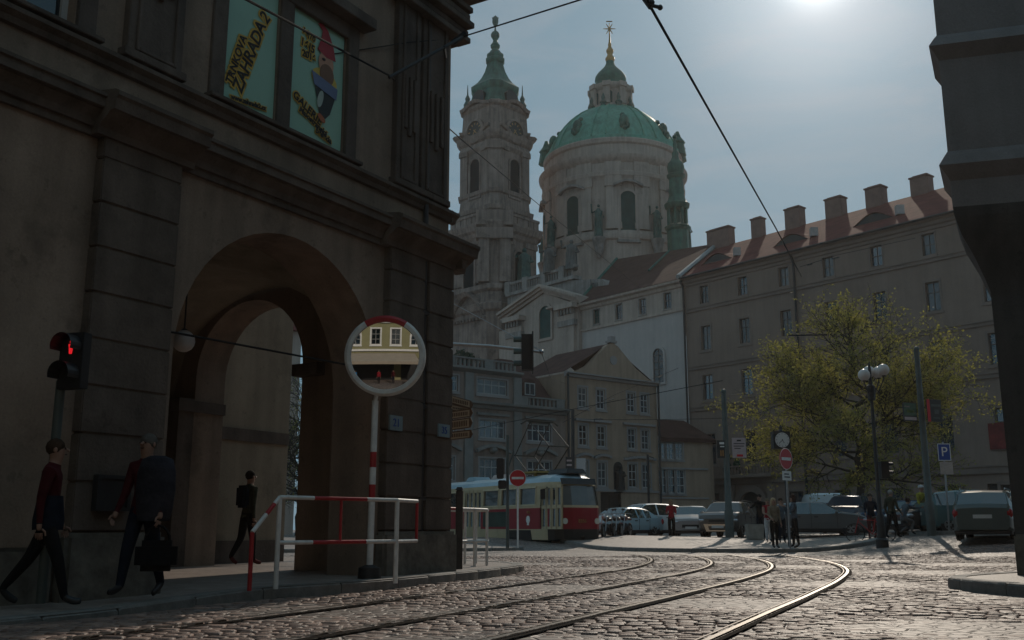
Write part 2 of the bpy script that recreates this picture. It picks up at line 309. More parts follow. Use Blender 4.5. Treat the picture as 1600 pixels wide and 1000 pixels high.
def pavement(kerbline, back, h=.12, kw=.22, closed=False, low=None):
    """raised paving whose street edge is a line of separate-looking granite kerb stones"""
    kl = smoothline([(x, y) for x, y in kerbline], 8); poly = [(p.x, p.y) for p in kl] + list(back); PAVED.append(poly)
    bm = bmesh.new(); f = bm.faces.new([bm.verts.new((x, y, 0)) for x, y in poly]); bmesh.ops.triangulate(bm, faces=[f])
    for _ in range(3): bmesh.ops.subdivide_edges(bm, edges=[e for e in bm.edges if e.calc_length() > 2.2], cuts=1); bmesh.ops.triangulate(bm, faces=bm.faces[:])
    hh = lambda x, y: h if low is None else h * low(x, y)
    for v in bm.verts: v.co.z = G(v.co.x, v.co.y) + hh(v.co.x, v.co.y)
    bmesh.ops.recalc_face_normals(bm, faces=bm.faces)
    me = bpy.data.meshes.new("pavement"); bm.to_mesh(me); bm.free(); me.materials.append(PAVM)
    o = bpy.data.objects.new("pavement", me); COL.objects.link(o); tag(o, kind="structure")
    cx = sum(p[0] for p in poly) / len(poly); cy = sum(p[1] for p in poly) / len(poly)
    mb = MB(); ln = 0; d = [0]
    for i in range(1, len(kl)): d.append(d[-1] + (kl[i] - kl[i - 1]).length)
    def at(q):
        q = min(max(q, 0), d[-1]); i = max(1, next((k for k in range(1, len(d)) if d[k] >= q), len(d) - 1))
        u = (q - d[i - 1]) / max(1e-6, d[i] - d[i - 1]); p = kl[i - 1].lerp(kl[i], u); t_ = (kl[i] - kl[i - 1]).normalized()
        n_ = Vector((-t_.y, t_.x)); return p, (n_ if inside(p.x + n_.x * .1, p.y + n_.y * .1, poly) else -n_)
    q = 0
    while q < d[-1] - .1:
        L1 = min(q + rnd.uniform(.85, 1.3), d[-1]); rings = []
        dz = rnd.uniform(.002, .012)
        for u in (q + .008, q + .03, (q * .66 + L1 * .34), (q * .34 + L1 * .66), L1 - .03, L1 - .008):
            p, n_ = at(u); e = .012 if u in (q + .008, L1 - .008) else 0; z = G(p.x, p.y); tz = z + hh(p.x, p.y) + dz - e
            fr, bk = p - n_ * (.012 - e * .5), p + n_ * kw
            f2 = p + n_ * .02
            rings.append([(fr.x, fr.y, z - .08), (fr.x, fr.y, tz - .025), (f2.x, f2.y, tz), (bk.x, bk.y, tz), (bk.x, bk.y, z - .08)])
        mb.loft(rings); q = L1
    o = mb.build("kerb", KERBM, smooth=35); tag(o, kind="structure")
lowL = lambda x, y: min(1, max(.25, (y - 9.6) / 2.0)) if x < -2 else 1
pavement([(-7.5, 3.0), (-5.6, 6.2), (-4.35, 8.3), (-3.6, 10.1), (-2.95, 11.7), (-1.75, 13.6), (-.75, 16.1), (.0, 18.4), (.22, 19.4), (.1, 20.4), (-.5, 21.4), (-2.5, 23.2), (-6, 25.5), (-12, 28)],
         [(-30, 30), (-30, 3)], low=lambda x, y: 1 if y > 12 else max(.35, 1 - (12 - y) * .28))
pavement([(12.6, 4), (7.2, 9.2), (6.15, 12.4), (5.95, 13.7), (6.2, 14.6), (7.2, 15.6), (9.5, 17.4), (13, 20), (22, 26)], [(34, 26), (34, 4)])
pavement([(1.2, 45), (2.1, 41.5), (3.9, 36.4), (5.6, 34.4), (8.2, 33.7), (10.6, 34.2), (12.4, 35.4), (13.2, 37.2), (12.9, 39.4), (10, 42.2), (5, 44.6), (1.2, 45)], [], h=.13)
pavement([(-10, 33.2), (-5, 34.6), (-1.2, 36.2), (.3, 37.4), (.2, 38.6), (-1.2, 39.4)], [(-10, 43.5)], h=.11)
pavement([(15.2, 39.2), (15.6, 37.4), (16.6, 36.9), (17.6, 37.6), (17.8, 41)], [(17, 43), (15.4, 43)], h=.12)
# ------------------------------------------------------------------ tram rails let into the setts
base = smoothline([(-2.2, -1), (-.55, 3), (1.42, 7.5), (2.42, 9.8), (3.52, 12.3), (5.15, 16.2), (6.5, 20), (7.45, 24), (7.95, 28.2), (7.9, 32), (7.0, 36.2), (5.2, 40.2), (2.75, 44.4), (-1.6, 52), (-6.2, 60), (-12, 70)], 10)
def offset_line(P, q):
    out = []
    for i, p in enumerate(P):
        t_ = (P[min(i + 1, len(P) - 1)] - P[max(i - 1, 0)]).normalized(); out.append(Vector((p.x - t_.y * q, p.y + t_.x * q)))
    return out
RAILM = M("polished_rail_steel", (.26, .24, .215), var=.2, scale=9, bump=.08, bscale=60, rough=.36, metal=1)
GROOVE = M("rail_groove_grime", (.03, .024, .02), var=.2, scale=9, bump=.3, rough=.95, spec=.05)
RAILS = [offset_line(base, q) for q in (0, 1.435, 2.75, 4.185)]
for i, ln in enumerate(RAILS):
    mb = MB()
    for k, (a, c, z) in enumerate([(-.025, .025, .012), (.025, .062, -.012), (.062, .08, .010), (-.075, -.025, -.004), (.08, .11, -.004)]):
        mb.use(0 if k == 0 else (2 if k == 2 else 1)); l1, l2 = offset_line(ln, a), offset_line(ln, c)
        for j in range(len(ln) - 1):
            if ln[j].y < 1.5: continue
            gz = lambda p: G(p.x, p.y) + z
            mb.poly([(l1[j].x, l1[j].y, gz(l1[j])), (l2[j].x, l2[j].y, gz(l2[j])), (l2[j + 1].x, l2[j + 1].y, gz(l2[j + 1])), (l1[j + 1].x, l1[j + 1].y, gz(l1[j + 1]))])
    o = mb.build("tram_rail", [RAILM, GROOVE, M("rail_lip", (.12, .10, .085), rough=.5, metal=.7, bump=.1)]); tag(o, kind="structure")
# ------------------------------------------------------------------ the cobbles themselves: worn setts, each a rounded block
rg = np.random.default_rng(4)
def cobbles():
    ang = R(-9); ca, sa = math.cos(ang), math.sin(ang)
    px, py, sx, sy = [], [], [], []
    v = -8.0
    while v < 36:
        rowd = .12 + .016 * math.sin(v * 3.1) + rg.uniform(-.012, .012)
        u = -26 + rg.uniform(0, .2)
        ln = rg.uniform(.105, .19, 460); e = np.cumsum(ln) + u
        px.append(e - ln / 2); py.append(np.full(460, v + rowd / 2)); sx.append(ln); sy.append(np.full(460, rowd)); v += rowd
    u, v, sx, sy = map(np.concatenate, (px, py, sx, sy))
    v = v + .10 * np.sin(u * .55 + v * .2) + .05 * np.sin(u * 1.7 + v * .9)          # rows wander
    x, y = u * ca - v * sa, u * sa + v * ca
    k = (y > 3.5) & (y < 30.5) & (np.abs(x) < 2.2 + .58 * y); x, y, sx, sy = x[k], y[k], sx[k], sy[k]
    k = np.ones(len(x), bool)
    for ln in RAILS:
        P = np.array([(p.x, p.y) for p in ln]); P = P[(P[:, 1] > 0) & (P[:, 1] < 36)]
        for a, c in zip(P[:-1], P[1:]):
            d = c - a; tt = np.clip(((x - a[0]) * d[0] + (y - a[1]) * d[1]) / (d @ d), 0, 1)
            nx_, ny_ = x - a[0] - tt * d[0], y - a[1] - tt * d[1]; k &= nx_ ** 2 + ny_ ** 2 > .12 ** 2
    for poly in PAVED:
        ii = np.where(k)[0]; k[ii] = [not inside(x[i], y[i], poly) for i in ii]
    x, y, sx, sy = x[k], y[k], sx[k], sy[k]; n = len(x)
    g = np.array([G(a, c) for a, c in zip(x, y)])
    g += .012 * np.sin(x * 1.3 + y * .7) + .01 * np.sin(x * .5 - y * 1.9) + rg.normal(0, .0045, n) - .012
    tx, ty = rg.normal(0, .017, n), rg.normal(0, .017, n); yaw = ang + rg.normal(0, .04, n)
    V = np.zeros((n, 12, 3))
    for c, (a, bq) in enumerate([(-1, -1), (1, -1), (1, 1), (-1, 1)]):
        for ring, (ins, dz) in enumerate([(.98, -.06), (.97, -.006), (.72, .0)]):
            lx = a * (sx / 2 - .007) * ins * (1 + rg.normal(0, .05, n)); ly = bq * (sy / 2 - .006) * ins * (1 + rg.normal(0, .05, n))
            V[:, ring * 4 + c, 0] = x + lx * np.cos(yaw) - ly * np.sin(yaw); V[:, ring * 4 + c, 1] = y + lx * np.sin(yaw) + ly * np.cos(yaw)
            V[:, ring * 4 + c, 2] = g + dz + (tx * lx + ty * ly if ring else 0)
    F = []
    for r_ in (0, 1):
        for c in range(4): d = (c + 1) % 4; F.append((r_ * 4 + c, r_ * 4 + d, r_ * 4 + 4 + d, r_ * 4 + 4 + c))
    F.append((8, 9, 10, 11)); F = np.array(F); idx = (F[None] + (np.arange(n) * 12)[:, None, None]).reshape(-1)
    me = bpy.data.meshes.new("cobblestones"); me.vertices.add(n * 12); me.vertices.foreach_set("co", V.reshape(-1))
    nf = n * 9; me.loops.add(nf * 4); me.loops.foreach_set("vertex_index", idx.astype(np.int32)); me.polygons.add(nf)
    me.polygons.foreach_set("loop_start", (np.arange(nf) * 4).astype(np.int32)); me.polygons.foreach_set("use_smooth", np.ones(nf, bool))
    at_ = me.attributes.new("stone", 'FLOAT', 'FACE'); at_.data.foreach_set("value", np.repeat(rg.random(n), 9).astype(np.float32))
    me.update(); me.validate(); o = bpy.data.objects.new("cobblestones", me); COL.objects.link(o); tag(o, kind="structure")
    m = M("cobble_stone", (.275, .196, .165), var=.25, scale=14, bump=.45, bscale=70, rough=.5, spec=.42)
    N, L = m.node_tree.nodes, m.node_tree.links; b = N["Principled BSDF"]; old = b.inputs["Base Color"].links[0].from_socket
    at2 = N.new("ShaderNodeAttribute"); at2.attribute_name = "stone"; c2 = N.new("ShaderNodeValToRGB")
    c2.color_ramp.elements[0].color = (.6, .6, .62, 1); c2.color_ramp.elements[1].color = (1.35, 1.28, 1.22, 1); L.new(at2.outputs["Fac"], c2.inputs[0])
    mm = N.new("ShaderNodeMixRGB"); mm.blend_type = 'MULTIPLY'; mm.inputs[0].default_value = 1; L.new(old, mm.inputs[1]); L.new(c2.outputs[0], mm.inputs[2]); L.new(mm.outputs[0], b.inputs["Base Color"])
    r2 = N.new("ShaderNodeMapRange"); r2.inputs[3].default_value = .46; r2.inputs[4].default_value = .66; L.new(at2.outputs["Fac"], r2.inputs[0]); L.new(r2.outputs[0], b.inputs["Roughness"])
    me.materials.append(m); print("setts", n)
cobbles()
# ------------------------------------------------------------------ corner building with the arcade on the left
FL = Fac((-1.07, 16.2), (-.515, -.857))                 # street front, s grows towards us
FE = Fac((-1.07, 16.2), (-.857, .515)); FE.n = Vector((.515, .857))   # end wall round the corner, facing the square
cb = thing("corner_building", "dark sandstone corner building with vaulted arcade arch and two green posters upstairs", "building", FL.pt(0, 0))
ARC_C, ARC_R, ARC_SP = 3.67, 1.89, 2.76
WZ = 15.0
mb = MB()
# front sheet with the arch cut out, upper windows as openings
upops = [(2.72, 3.86, 6.1, 8.0), (4.14, 5.07, 6.1, 8.0), (7.2, 9.2, 6.0, 8.35)]
wall_open(mb, FL, -.0, 22, 5.0, WZ, upops, .28)
def arch_sheet(F, a0, a1, z0, z1, c, r, sp, o):
    pts = arc(c, sp, r, 0, 180, 24)
    for i in range(24):
        (x, z), (x2, z2) = pts[i], pts[i + 1]; mb.poly([F.pt(x, z, o), F.pt(x2, z2, o), F.pt(x2, z1, o), F.pt(x, z1, o)])
    mb.poly([F.pt(a0, z0, o), F.pt(c - r, z0, o), F.pt(c - r, z1, o), F.pt(a0, z1, o)]); mb.poly([F.pt(c + r, z0, o), F.pt(a1, z0, o), F.pt(a1, z1, o), F.pt(c + r, z1, o)])
def arch_soffit(F, z0, c, r, sp, o0, o1):
    pts = [(c + r, z0)] + arc(c, sp, r, 0, 180, 24) + [(c - r, z0)]
    for (x, z), (x2, z2) in zip(pts, pts[1:]): mb.poly([F.pt(x, z, o0), F.pt(x2, z2, o0), F.pt(x2, z2, o1), F.pt(x, z, o1)])
arch_sheet(FL, 0, 22, -.1, 5.0, ARC_C, ARC_R, ARC_SP, 0); arch_soffit(FL, -.1, ARC_C, ARC_R, ARC_SP, 0, -.85)
arch_sheet(FL, .85, 22, -.1, 5.0, ARC_C, ARC_R + .12, ARC_SP, -.85)
# end wall with its own arch to the square
EC, ER, ESP = 3.80, 1.3, 3.5
arch_sheet(FE, 0, 5.9, -.1, 5.0, EC, ER, ESP, 0); arch_soffit(FE, -.1, EC, ER, ESP, 0, -.7); arch_sheet(FE, .85, 5.7, -.1, 5.0, EC, ER, ESP, -.7)
wall_open(mb, FE, 0, 14, 5.0, WZ, [(2, 3.2, 6.1, 8.3), (5, 6.2, 6.1, 8.3)], .28)
mb.poly([FL.pt(0, WZ), FL.pt(22, WZ), FL.pt(22, WZ, -14), FL.pt(0, WZ, -14)])
mb.poly([FL.pt(22, -.1), FL.pt(22, -.1, -14), FL.pt(22, WZ, -14), FL.pt(22, WZ)])
mb.build("wall", PLAST_L, cb, smooth=30)
# inner wall of the arcade, running on past the end wall, and the vault
mb = MB(); IW = 5.75
mb.poly([FL.pt(-2.45, -.1, -IW), FL.pt(20, -.1, -IW), FL.pt(20, 6, -IW), FL.pt(-2.45, 6, -IW)])
mb.poly([FL.pt(-2.45, -.1, -IW), FL.pt(-2.45, -.1, -14), FL.pt(-2.45, 12, -14), FL.pt(-2.45, 12, -IW)])
mb.poly([FL.pt(-2.45, 6, -IW), FL.pt(.0, 6, -IW), FL.pt(.0, 12, -IW), FL.pt(-1.7, 12, -IW)])
NV = 16
for bay in range(3):                                     # groined bays: cross vaults between transverse ribs
    b0 = .72 + bay * 5.2; b1 = b0 + 5.0
    for i in range(NV):
        for j in range(NV):
            def P(i, j):
                u, v = i / NV, j / NV; hx = math.sqrt(max(0, 1 - (2 * u - 1) ** 2)); hy = math.sqrt(max(0, 1 - (2 * v - 1) ** 2))
                return FL.pt(b0 + (b1 - b0) * u, 3.0 + 1.95 * max(hx, hy), -.86 - (IW - .88) * v)
            mb.poly([P(i, j), P(i + 1, j), P(i + 1, j + 1), P(i, j + 1)])
mb.build("arcade_vault", PLAST_IN, cb, smooth=40)
mb = MB()
for sc_ in (5.72, 10.9):
    mb = MB() if sc_ < 6 else (mb.build("arcade_rib", STONE, cb, smooth=30), MB())[1]
    #                                 # transverse arches carrying the vault
    F2 = Fac(FL.pt(sc_, 0).xy, FE.d); F2.n = Vector((.515, .857)); c2_ = (.85 + IW) / 2; r2_ = (IW - .85) / 2 - .32
    pts = [(c2_ + r2_, -.1)] + arc(c2_, 2.35, r2_, 0, 180, 24, 2.1) + [(c2_ - r2_, -.1)]
    top = [(IW, -.1)] + [(IW, z) if k < 6 else ((.85, z) if k > 18 else (x, 5.0)) for k, (x, z) in enumerate(arc(c2_, 2.35, (IW - .85) / 2, 0, 180, 24, 2.6))] + [(.85, -.1)]
    for i in range(len(pts) - 1):
        for oo in (.28, -.28): mb.poly([F2.pt(*pts[i], oo), F2.pt(*pts[i + 1], oo), F2.pt(*top[i + 1], oo), F2.pt(*top[i], oo)])
        mb.poly([F2.pt(*pts[i], .28), F2.pt(*pts[i + 1], .28), F2.pt(*pts[i + 1], -.28), F2.pt(*pts[i], -.28)])
mb.build("arcade_rib", STONE, cb, smooth=30); mb = MB()
mb.fbox(FE, EC + ER, EC + ER + .55, -.1, 3.1, -1.05, -.705); mb.fbox(FE, EC + ER - .06, EC + ER + .6, 2.86, 3.06, -1.1, -.0)
mb.build("arcade_pier", STONE, cb, smooth=30); mb = MB(); mb.fbox(FE, EC - ER - .5, EC - ER + .06, 3.3, 3.5, -.9, .05)
mb.build("impost", STONE, cb, smooth=30)
mb = MB(); mb.fbox(FL, -2.43, 16, 2.5, 2.74, -IW + .003, -IW + .05); mb.fbox(FL, -2.43, 16, -.1, .55, -IW + .003, -IW + .04); mb.build("wall_band", STONE, cb)
# rusticated pilasters: block courses with open joints
mb = MB()
def rust(F, a0, a1, z0, z1, o, h=.485):
    z = z0; k = 0
    while z < z1 - .05:
        zz = min(z + h, z1); d = rnd.uniform(-.006, .006)
        mb.fbox(F, a0, a1, z + .008, zz - .008, -.02, o + d); z = zz; k += 1
    mb.fbox(F, a0 + .03, a1 - .03, z0, z1, -.02, o - .016)
for F_, a0, a1, hh in ((FL, -.0, .70, .485), (FL, .80, 1.70, .485), (FL, 5.70, 6.78, .5), (FL, 10.2, 11.3, .485), (FE, 0, 1.4, .485)):
    mb = MB(); rust(F_, a0, a1, .75, 5.0, .13, hh); mb.build("pilaster", STONE2, cb, bevel=.012)
PLINTH = M("worn_plinth_stone", (.165, .145, .12), var=.5, scale=3.5, bump=.9, bscale=10, rough=.95)
for F_, a0, a1, z1, oo in ((FL, -.1, 1.76, .74, .2), (FL, 5.62, 6.86, .74, .2), (FL, 6.87, 10.1, .6, .06), (FE, -.12, 1.5, .735, .21)):
    mb = MB(); mb.fbox(F_, a0, a1, -.1, z1, -.02, oo); mb.build("plinth", PLINTH, cb, bevel=.05)
# string course, pilaster caps, frieze and the sill moulding
def mould(F, a0, a1, prof, mbx, e0=0, e1=0):
    mbx.loft([[F.pt(a, z, o) for z, o in prof] for a in (a0 - e0, a1 + e1)])
mb = MB()
led = [(4.98, -.02), (4.98, .05), (5.07, .05), (5.07, .09), (5.15, .11), (5.24, .19), (5.26, .19), (5.26, .25), (5.36, .25), (5.37, .28), (5.41, .28), (5.45, .05), (5.45, -.02)]
cap = [(4.985, -.02), (4.985, .16), (5.06, .17), (5.10, .20), (5.17, .31), (5.21, .34), (5.21, .41), (5.33, .43), (5.36, .46), (5.41, .46), (5.44, .40), (5.48, .15), (5.48, -.02)]
mould(FL, 1.86, 5.6, led, mb); mould(FL, 6.88, 10.05, led, mb); mould(FL, 11.5, 21, led, mb)
mould(FL, .02, 1.86, cap, mb, .3); mould(FL, 5.56, 6.9, cap, mb); mould(FL, 10.1, 11.4, cap, mb); mould(FE, -.3, 1.6, [(z + .012, o * .6) for z, o in cap], mb)
mould(FE, 1.65, 12, [(z + .005, o) for z, o in led], mb)
up = [(5.82, -.02), (5.84, .05), (5.9, .07), (5.95, .13), (6.0, .13), (6.03, .02), (6.03, -.02)]
mould(FL, -.06, 21, up, mb, .08); mould(FE, 0, 12, [(z + .004, o) for z, o in up], mb, .08)
mb.build("cornice", STONE2, cb, smooth=22)
# upper floor: panelled pilasters, window surrounds with a shared sill
mb = MB()
for a0, a1 in ((.2, .93), (1.0, 1.6), (5.8, 6.58), (9.7, 10.5)):
    mb.fbox(FL, a0, a1, 6.035, 9.4, -.02, .1); mb.frame(FL, a0 + .1, a1 - .1, 6.15, 9.2, .05, .1, .135)
    mb.fbox(FL, a0 - .05, a1 + .05, 6.036, 6.14, -.02, .14)
    for q in (.3, .5, .7): mb.fbox(FL, a0 + (a1 - a0) * q - .04, a0 + (a1 - a0) * q + .04, 7.0 if q != .5 else 6.9, 7.9, .1, .15)
for z, oo in ((9.15, .25), (9.3, .2), (9.42, .33), (9.6, .24), (9.72, .30)): mb.fbox(FL, -.25, 1.8, z, z + .1, -.02, oo)
for z, oo in ((9.15, .25), (9.3, .2), (9.42, .33), (9.6, .24), (9.72, .30)): mb.fbox(FE, -.05, 1.5, z + .003, z + .097, -.02, oo * .95)
mb.fbox(FL, -.5, 21, 10.05, 10.25, -.02, .5); mb.fbox(FL, -.7, 21, 10.25, 10.5, -.02, .75); mb.fbox(FE, -.45, 13, 10.053, 10.5, -.02, .5)
for a0, a1 in ((2.44, 5.36), (6.9, 9.6)):
    mb.fbox(FL, a0, a1, 6.035, 6.09, -.02, .15); mb.frame(FL, a0 + .05, a1 - .05, 6.096 - .24, 8.22, .235, -.02, .045); mb.fbox(FL, a0 - .1, a1 + .1, 8.23, 8.4, -.02, .25)
mb.fbox(FL, 3.87, 4.13, 6.1, 7.99, -.3, .03)
mb.build("upper_ornament", STONE, cb, bevel=.008)
for a0, a1, z0, z1 in upops[2:]: window(FL, (a0 + a1) / 2, (z0 + z1) / 2, a1 - a0, z1 - z0, cb, WOODW, GL, 3, 3, o=0, deep=.2)
for a0, a1, z0, z1 in upops[:2]: window(FL, (a0 + a1) / 2, (z0 + z1) / 2, a1 - a0, z1 - z0, cb, WOODB, GL, 1, 1, o=0, deep=.22, fw=.05)
for a, z in ((2.6, 7.2), (5.6, 7.2)): window(FE, a, z, 1.18, 2.16, cb, WOODW, GL, 2, 3, o=0, deep=.2)
mb = MB(); mb.tube([FL.pt(.75, 9.1, .07), FL.pt(.75, 5.6, .07)], .045); mb.tube([FL.pt(.75, 4.97, .06), FL.pt(.75, .5, .06)], .05)
for z in (1.2, 2.6, 4.1): mb.fbox(FL, .66, .84, z, z + .06, 0, .12)
mb.build("drainpipe", M("dark_copper_pipe", (.05, .045, .045), rough=.5, metal=.4, bump=.1), cb, smooth=40)
mb = MB(); mb.fbox(FL, 1.36, 1.66, 2.2, 2.42, .13, .16); mb.build("house_number_plate", M("pale_blue_enamel", (.20, .27, .30), rough=.4, bump=0), cb)
text("21", .17, FL, 1.51, 2.31, .163, SIGNBLUE, cb, "plate_lettering")
mb = MB(); mb.fbox(FL, .12, .42, 2.2, 2.40, .13, .16); mb.build("house_number_plate", MATS["pale_blue_enamel"], cb)
text("35", .16, FL, .27, 2.30, .163, SIGNBLUE, cb, "plate_lettering")
mb = MB(); mb.fbox(FL, 6.16, 6.56, .97, 1.32, .13, .19); mb.frame(FL, 6.15, 6.57, .96, 1.33, .04, .13, .21); mb.build("notice_case", IRON, cb)
# posters in the two windows
PGREEN = M("poster_green", (.32, .52, .40), var=.08, scale=1.2, bump=0, rough=.35)
PBACK = M("poster_yellow", (.62, .38, .07), var=.1, bump=0, rough=.6); PBLK = M("poster_black", (.012, .011, .011), var=0, bump=0, rough=.6)
PO = -.03
def poster(a0, a1, z0, z1, label):
    t = thing("poster", label, "poster", FL.pt((a0 + a1) / 2, z0, PO), "green posters in the upper windows")
    mb = MB(); n = 6
    for i in range(n):
        for j in range(n):
            q = lambda i, j: FL.pt(a0 + (a1 - a0) * i / n, z0 + (z1 - z0) * j / n, PO + .004 * math.sin(i * 1.9 + j * 1.1))
            mb.poly([q(i, j), q(i + 1, j), q(i + 1, j + 1), q(i, j + 1)])
    mb.build("poster_sheet", PGREEN, t, smooth=60); return t
p1 = poster(4.145, 5.065, 6.105, 7.99, "green poster with steep yellow edged ZAHRADA lettering in left of two windows")
def lett(s, size, x, y, p, rot, off=.05, sp=1, sx=1):
    a, z = FL.px(x, y)
    text(s, size, FL, a, z, PO + .010, PBACK, p, "lettering_outline", rot, 0, off * size * 1.5, space=sp, ext=.002)
    text(s, size, FL, a, z, PO + .016, PBLK, p, "lettering", rot, 0, .004, space=sp, ext=.002)
lett("TRNKOVA", .155, 371, 92, p1, R(74), .12, 1.1); lett("ZAHRADA", .25, 392, 87, p1, R(72), .09)
lett("2", .25, 416, 27, p1, R(60), .08); lett("www.zahrada2.cz", .088, 390, 160, p1, R(6), .14)
p2 = poster(2.76, 3.83, 6.105, 7.99, "green poster with bearded red hat figure in right of two windows")
lett("14|10", .12, 484, 54, p2, R(-12), .1); lett("16|5", .17, 482, 71, p2, R(-6), .09); lett("2016", .14, 484, 87, p2, R(2), .1)
lett("GALERIE", .16, 482, 169, p2, R(-22), .1, 1.05); lett("Malostranská", .115, 491, 190, p2, R(-18), .1); lett("beseda", .125, 507, 212, p2, R(-12), .1)
def flat(name, pts, o, col, rough=.6):
    o = PO + .012 + (o + .08) * 1.2; mb = MB(); mb.prism(FL, [(a_, z_ + GZ) for a_, z_ in pts], o - .004, o); mb.build(name, M(name + "_ink", col, var=.12, scale=6, bump=0, rough=rough), p2)
def el(a, z, ra, rz, n=22, tilt=0): return [(a + ra * math.cos(2 * math.pi * k / n) * math.cos(tilt) - rz * math.sin(2 * math.pi * k / n) * math.sin(tilt), z + ra * math.cos(2 * math.pi * k / n) * math.sin(tilt) + rz * math.sin(2 * math.pi * k / n) * math.cos(tilt)) for k in range(n)]
gx = FL.px(511, 100)[0]; GZ = FL.px(511, 100)[1] - 7.26                                                # a plain garden-dwarf figure in the poster's colours
flat("figure_hat", [(gx + .19, 7.42), (gx + .12, 7.62), (gx + .1, 7.74), (gx + .2, 7.82), (gx + .12, 7.86), (gx - .02, 7.78), (gx - .14, 7.58), (gx - .2, 7.38), (gx, 7.36)], -.076, (.36, .03, .04))
flat("figure_face", el(gx, 7.26, .16, .19), -.077, (.50, .26, .17)); flat("figure_beard", el(gx - .02, 7.1, .15, .16), -.073, (.20, .10, .06))
flat("figure_shirt", el(gx + .02, 7.0, .27, .17), -.081, (.60, .42, .08)); flat("figure_belt", [(gx + .3, 7.05), (gx - .26, 6.96), (gx - .24, 6.78), (gx + .24, 6.86)], -.072, (.14, .18, .30))
flat("figure_trousers", [(gx + .22, 6.87), (gx - .22, 6.8), (gx - .12, 6.52), (gx - .03, 6.42), (gx + .1, 6.46), (gx + .16, 6.66)], -.078, (.025, .03, .03)); flat("figure_leg", el(gx + .1, 6.68, .055, .14, tilt=.25), -.071, (.4, .46, .4))
flat("figure_eye", el(gx + .06, 7.31, .035, .022), -.070, (.02, .02, .02)); flat("figure_shoe", el(gx + .06, 6.4, .09, .045, tilt=.5), -.0705, (.42, .12, .05))
# ------------------------------------------------------------------ long college building on the right, with the white church wing beside it
PL_C = M("college_plaster", (.25, .175, .14), spec=.2, var=.12, scale=.25, bump=.15, bscale=14, streak=.05, rough=.92)
PL_C2 = M("college_trim", (.22, .158, .13), var=.15, scale=.5, bump=.2, bscale=14, rough=.92)
TILE = M("red_roof_tile", (.15, .048, .04), spec=.08, var=.3, scale=.8, bump=.8, bscale=5, rough=.9)
TILED = M("dark_roof_tile", (.085, .045, .038), spec=.1, var=.3, scale=.8, bump=.8, bscale=5, rough=.9)
CHIM = M("chimney_render", (.22, .13, .105), var=.2, scale=1.2, bump=.3, bscale=9, rough=.9)
FW = Fac((18.6, 105), (.641, -.768))
cl = thing("college_building", "long grey four-storey building with red tiled roof and row of ridge chimneys", "building", FW.pt(0, 0))
cols_ = [2.65 + 4.97 * k for k in range(9)]; E_ = 27.1; RZ, RO = 34.3, -13
rows_ = [(25.0, 1.15, 1.9), (20.35, 1.25, 2.55), (15.15, 1.3, 2.6), (8.75, 1.45, 3.1)]
ops = [(c - w_ / 2, c + w_ / 2, z - h_ / 2, z + h_ / 2) for c in cols_ for z, w_, h_ in rows_]
gops = [(2.0, 3.6, 1.5, 4.3)] + [(c - .8, c + .8, 1.6, 4.2) for c in cols_[2:7]] + [(30.6, 34.4, .2, 4.3), (36.3, 38, 1.6, 4.2)]
mb = MB(); wall_open(mb, FW, 0, 48, -1, E_, ops + gops, .35)
mb.poly([FW.pt(48, -1), FW.pt(48, E_), FW.pt(48, E_, -26), FW.pt(48, -1, -26)]); mb.poly([FW.pt(0, -1), FW.pt(0, E_), FW.pt(0, E_, -26), FW.pt(0, -1, -26)])
mb.poly([FW.pt(0, -1, -26), FW.pt(0, E_, -26), FW.pt(48, E_, -26), FW.pt(48, -1, -26)])
mb.build("wall", PL_C, cl)
mb = MB()
for z, h_, oo in ((23.35, .32, .14), (17.1, .3, .14), (12.75, .34, .16), (5.1, .55, .22)): mb.fbox(FW, .25, 48, z, z + h_, -.02, oo); mb.fbox(FW, .25, 48, z + h_, z + h_ + .12, -.02, oo + .1)
mb.fbox(FW, .25, 48, -1, .9, -.02, .15)
mould(FW, .0, 48, [(26.2, -.02), (26.25, .12), (26.5, .16), (26.6, .35), (26.85, .42), (26.95, .65), (27.15, .7), (27.2, -.02)], mb)
mb.build("string_course", PL_C2, cl)
for c in cols_:
    for i, (z, w_, h_) in enumerate(rows_):
        window(FW, c, z, w_, h_, cl, WOODB, GL, 2, 3 if h_ > 2 else 2, deep=.28, fw=.09, bar=.07, sur=PL_C2, surw=.2 if i else .14, transom=.64 if h_ > 2 else None)
for a0, a1, z0, z1 in gops[:6] + gops[7:]: window(FW, (a0 + a1) / 2, (z0 + z1) / 2, a1 - a0, z1 - z0, cl, WOODB, GL, 2, 3, deep=.3, sur=PL_C2, surw=.25)
mb = MB(); mb.fbox(FW, 30.62, 34.38, .22, 4.28, -.33, -.25)
for k in range(4): mb.fbox(FW, 30.8 + k * .9, 31.5 + k * .9, .5, 4.0, -.25, -.2)
mb.build("gate", M("dark_gate_wood", (.03, .025, .022), rough=.6), cl)
mb = MB(); ps = arch_shape(7.65, -1, 4.3, 2.7); po = arch_shape(7.65, -1, 4.95, 4.0); n = len(ps)
A = [FW.pt(a, z, .45) for a, z in ps]; B = [FW.pt(a, z, .45) for a, z in po]; C_ = [FW.pt(a, z, -.1) for a, z in ps]; D_ = [FW.pt(a, z, -.1) for a, z in po]
mb.mesh(A + B + C_ + D_, [f for i in range(n) for f in ((i, (i + 1) % n, n + (i + 1) % n, n + i), (i, 2 * n + i, 2 * n + (i + 1) % n, (i + 1) % n), (n + i, n + (i + 1) % n, 3 * n + (i + 1) % n, 3 * n + i))])
mb.fbox(FW, 4.6, 10.7, 5.66, 6.0, -.02, 1.1); mb.fbox(FW, 5.0, 5.6, -1, 5.05, -.02, .5); mb.fbox(FW, 9.7, 10.3, -1, 5.05, -.02, .5)
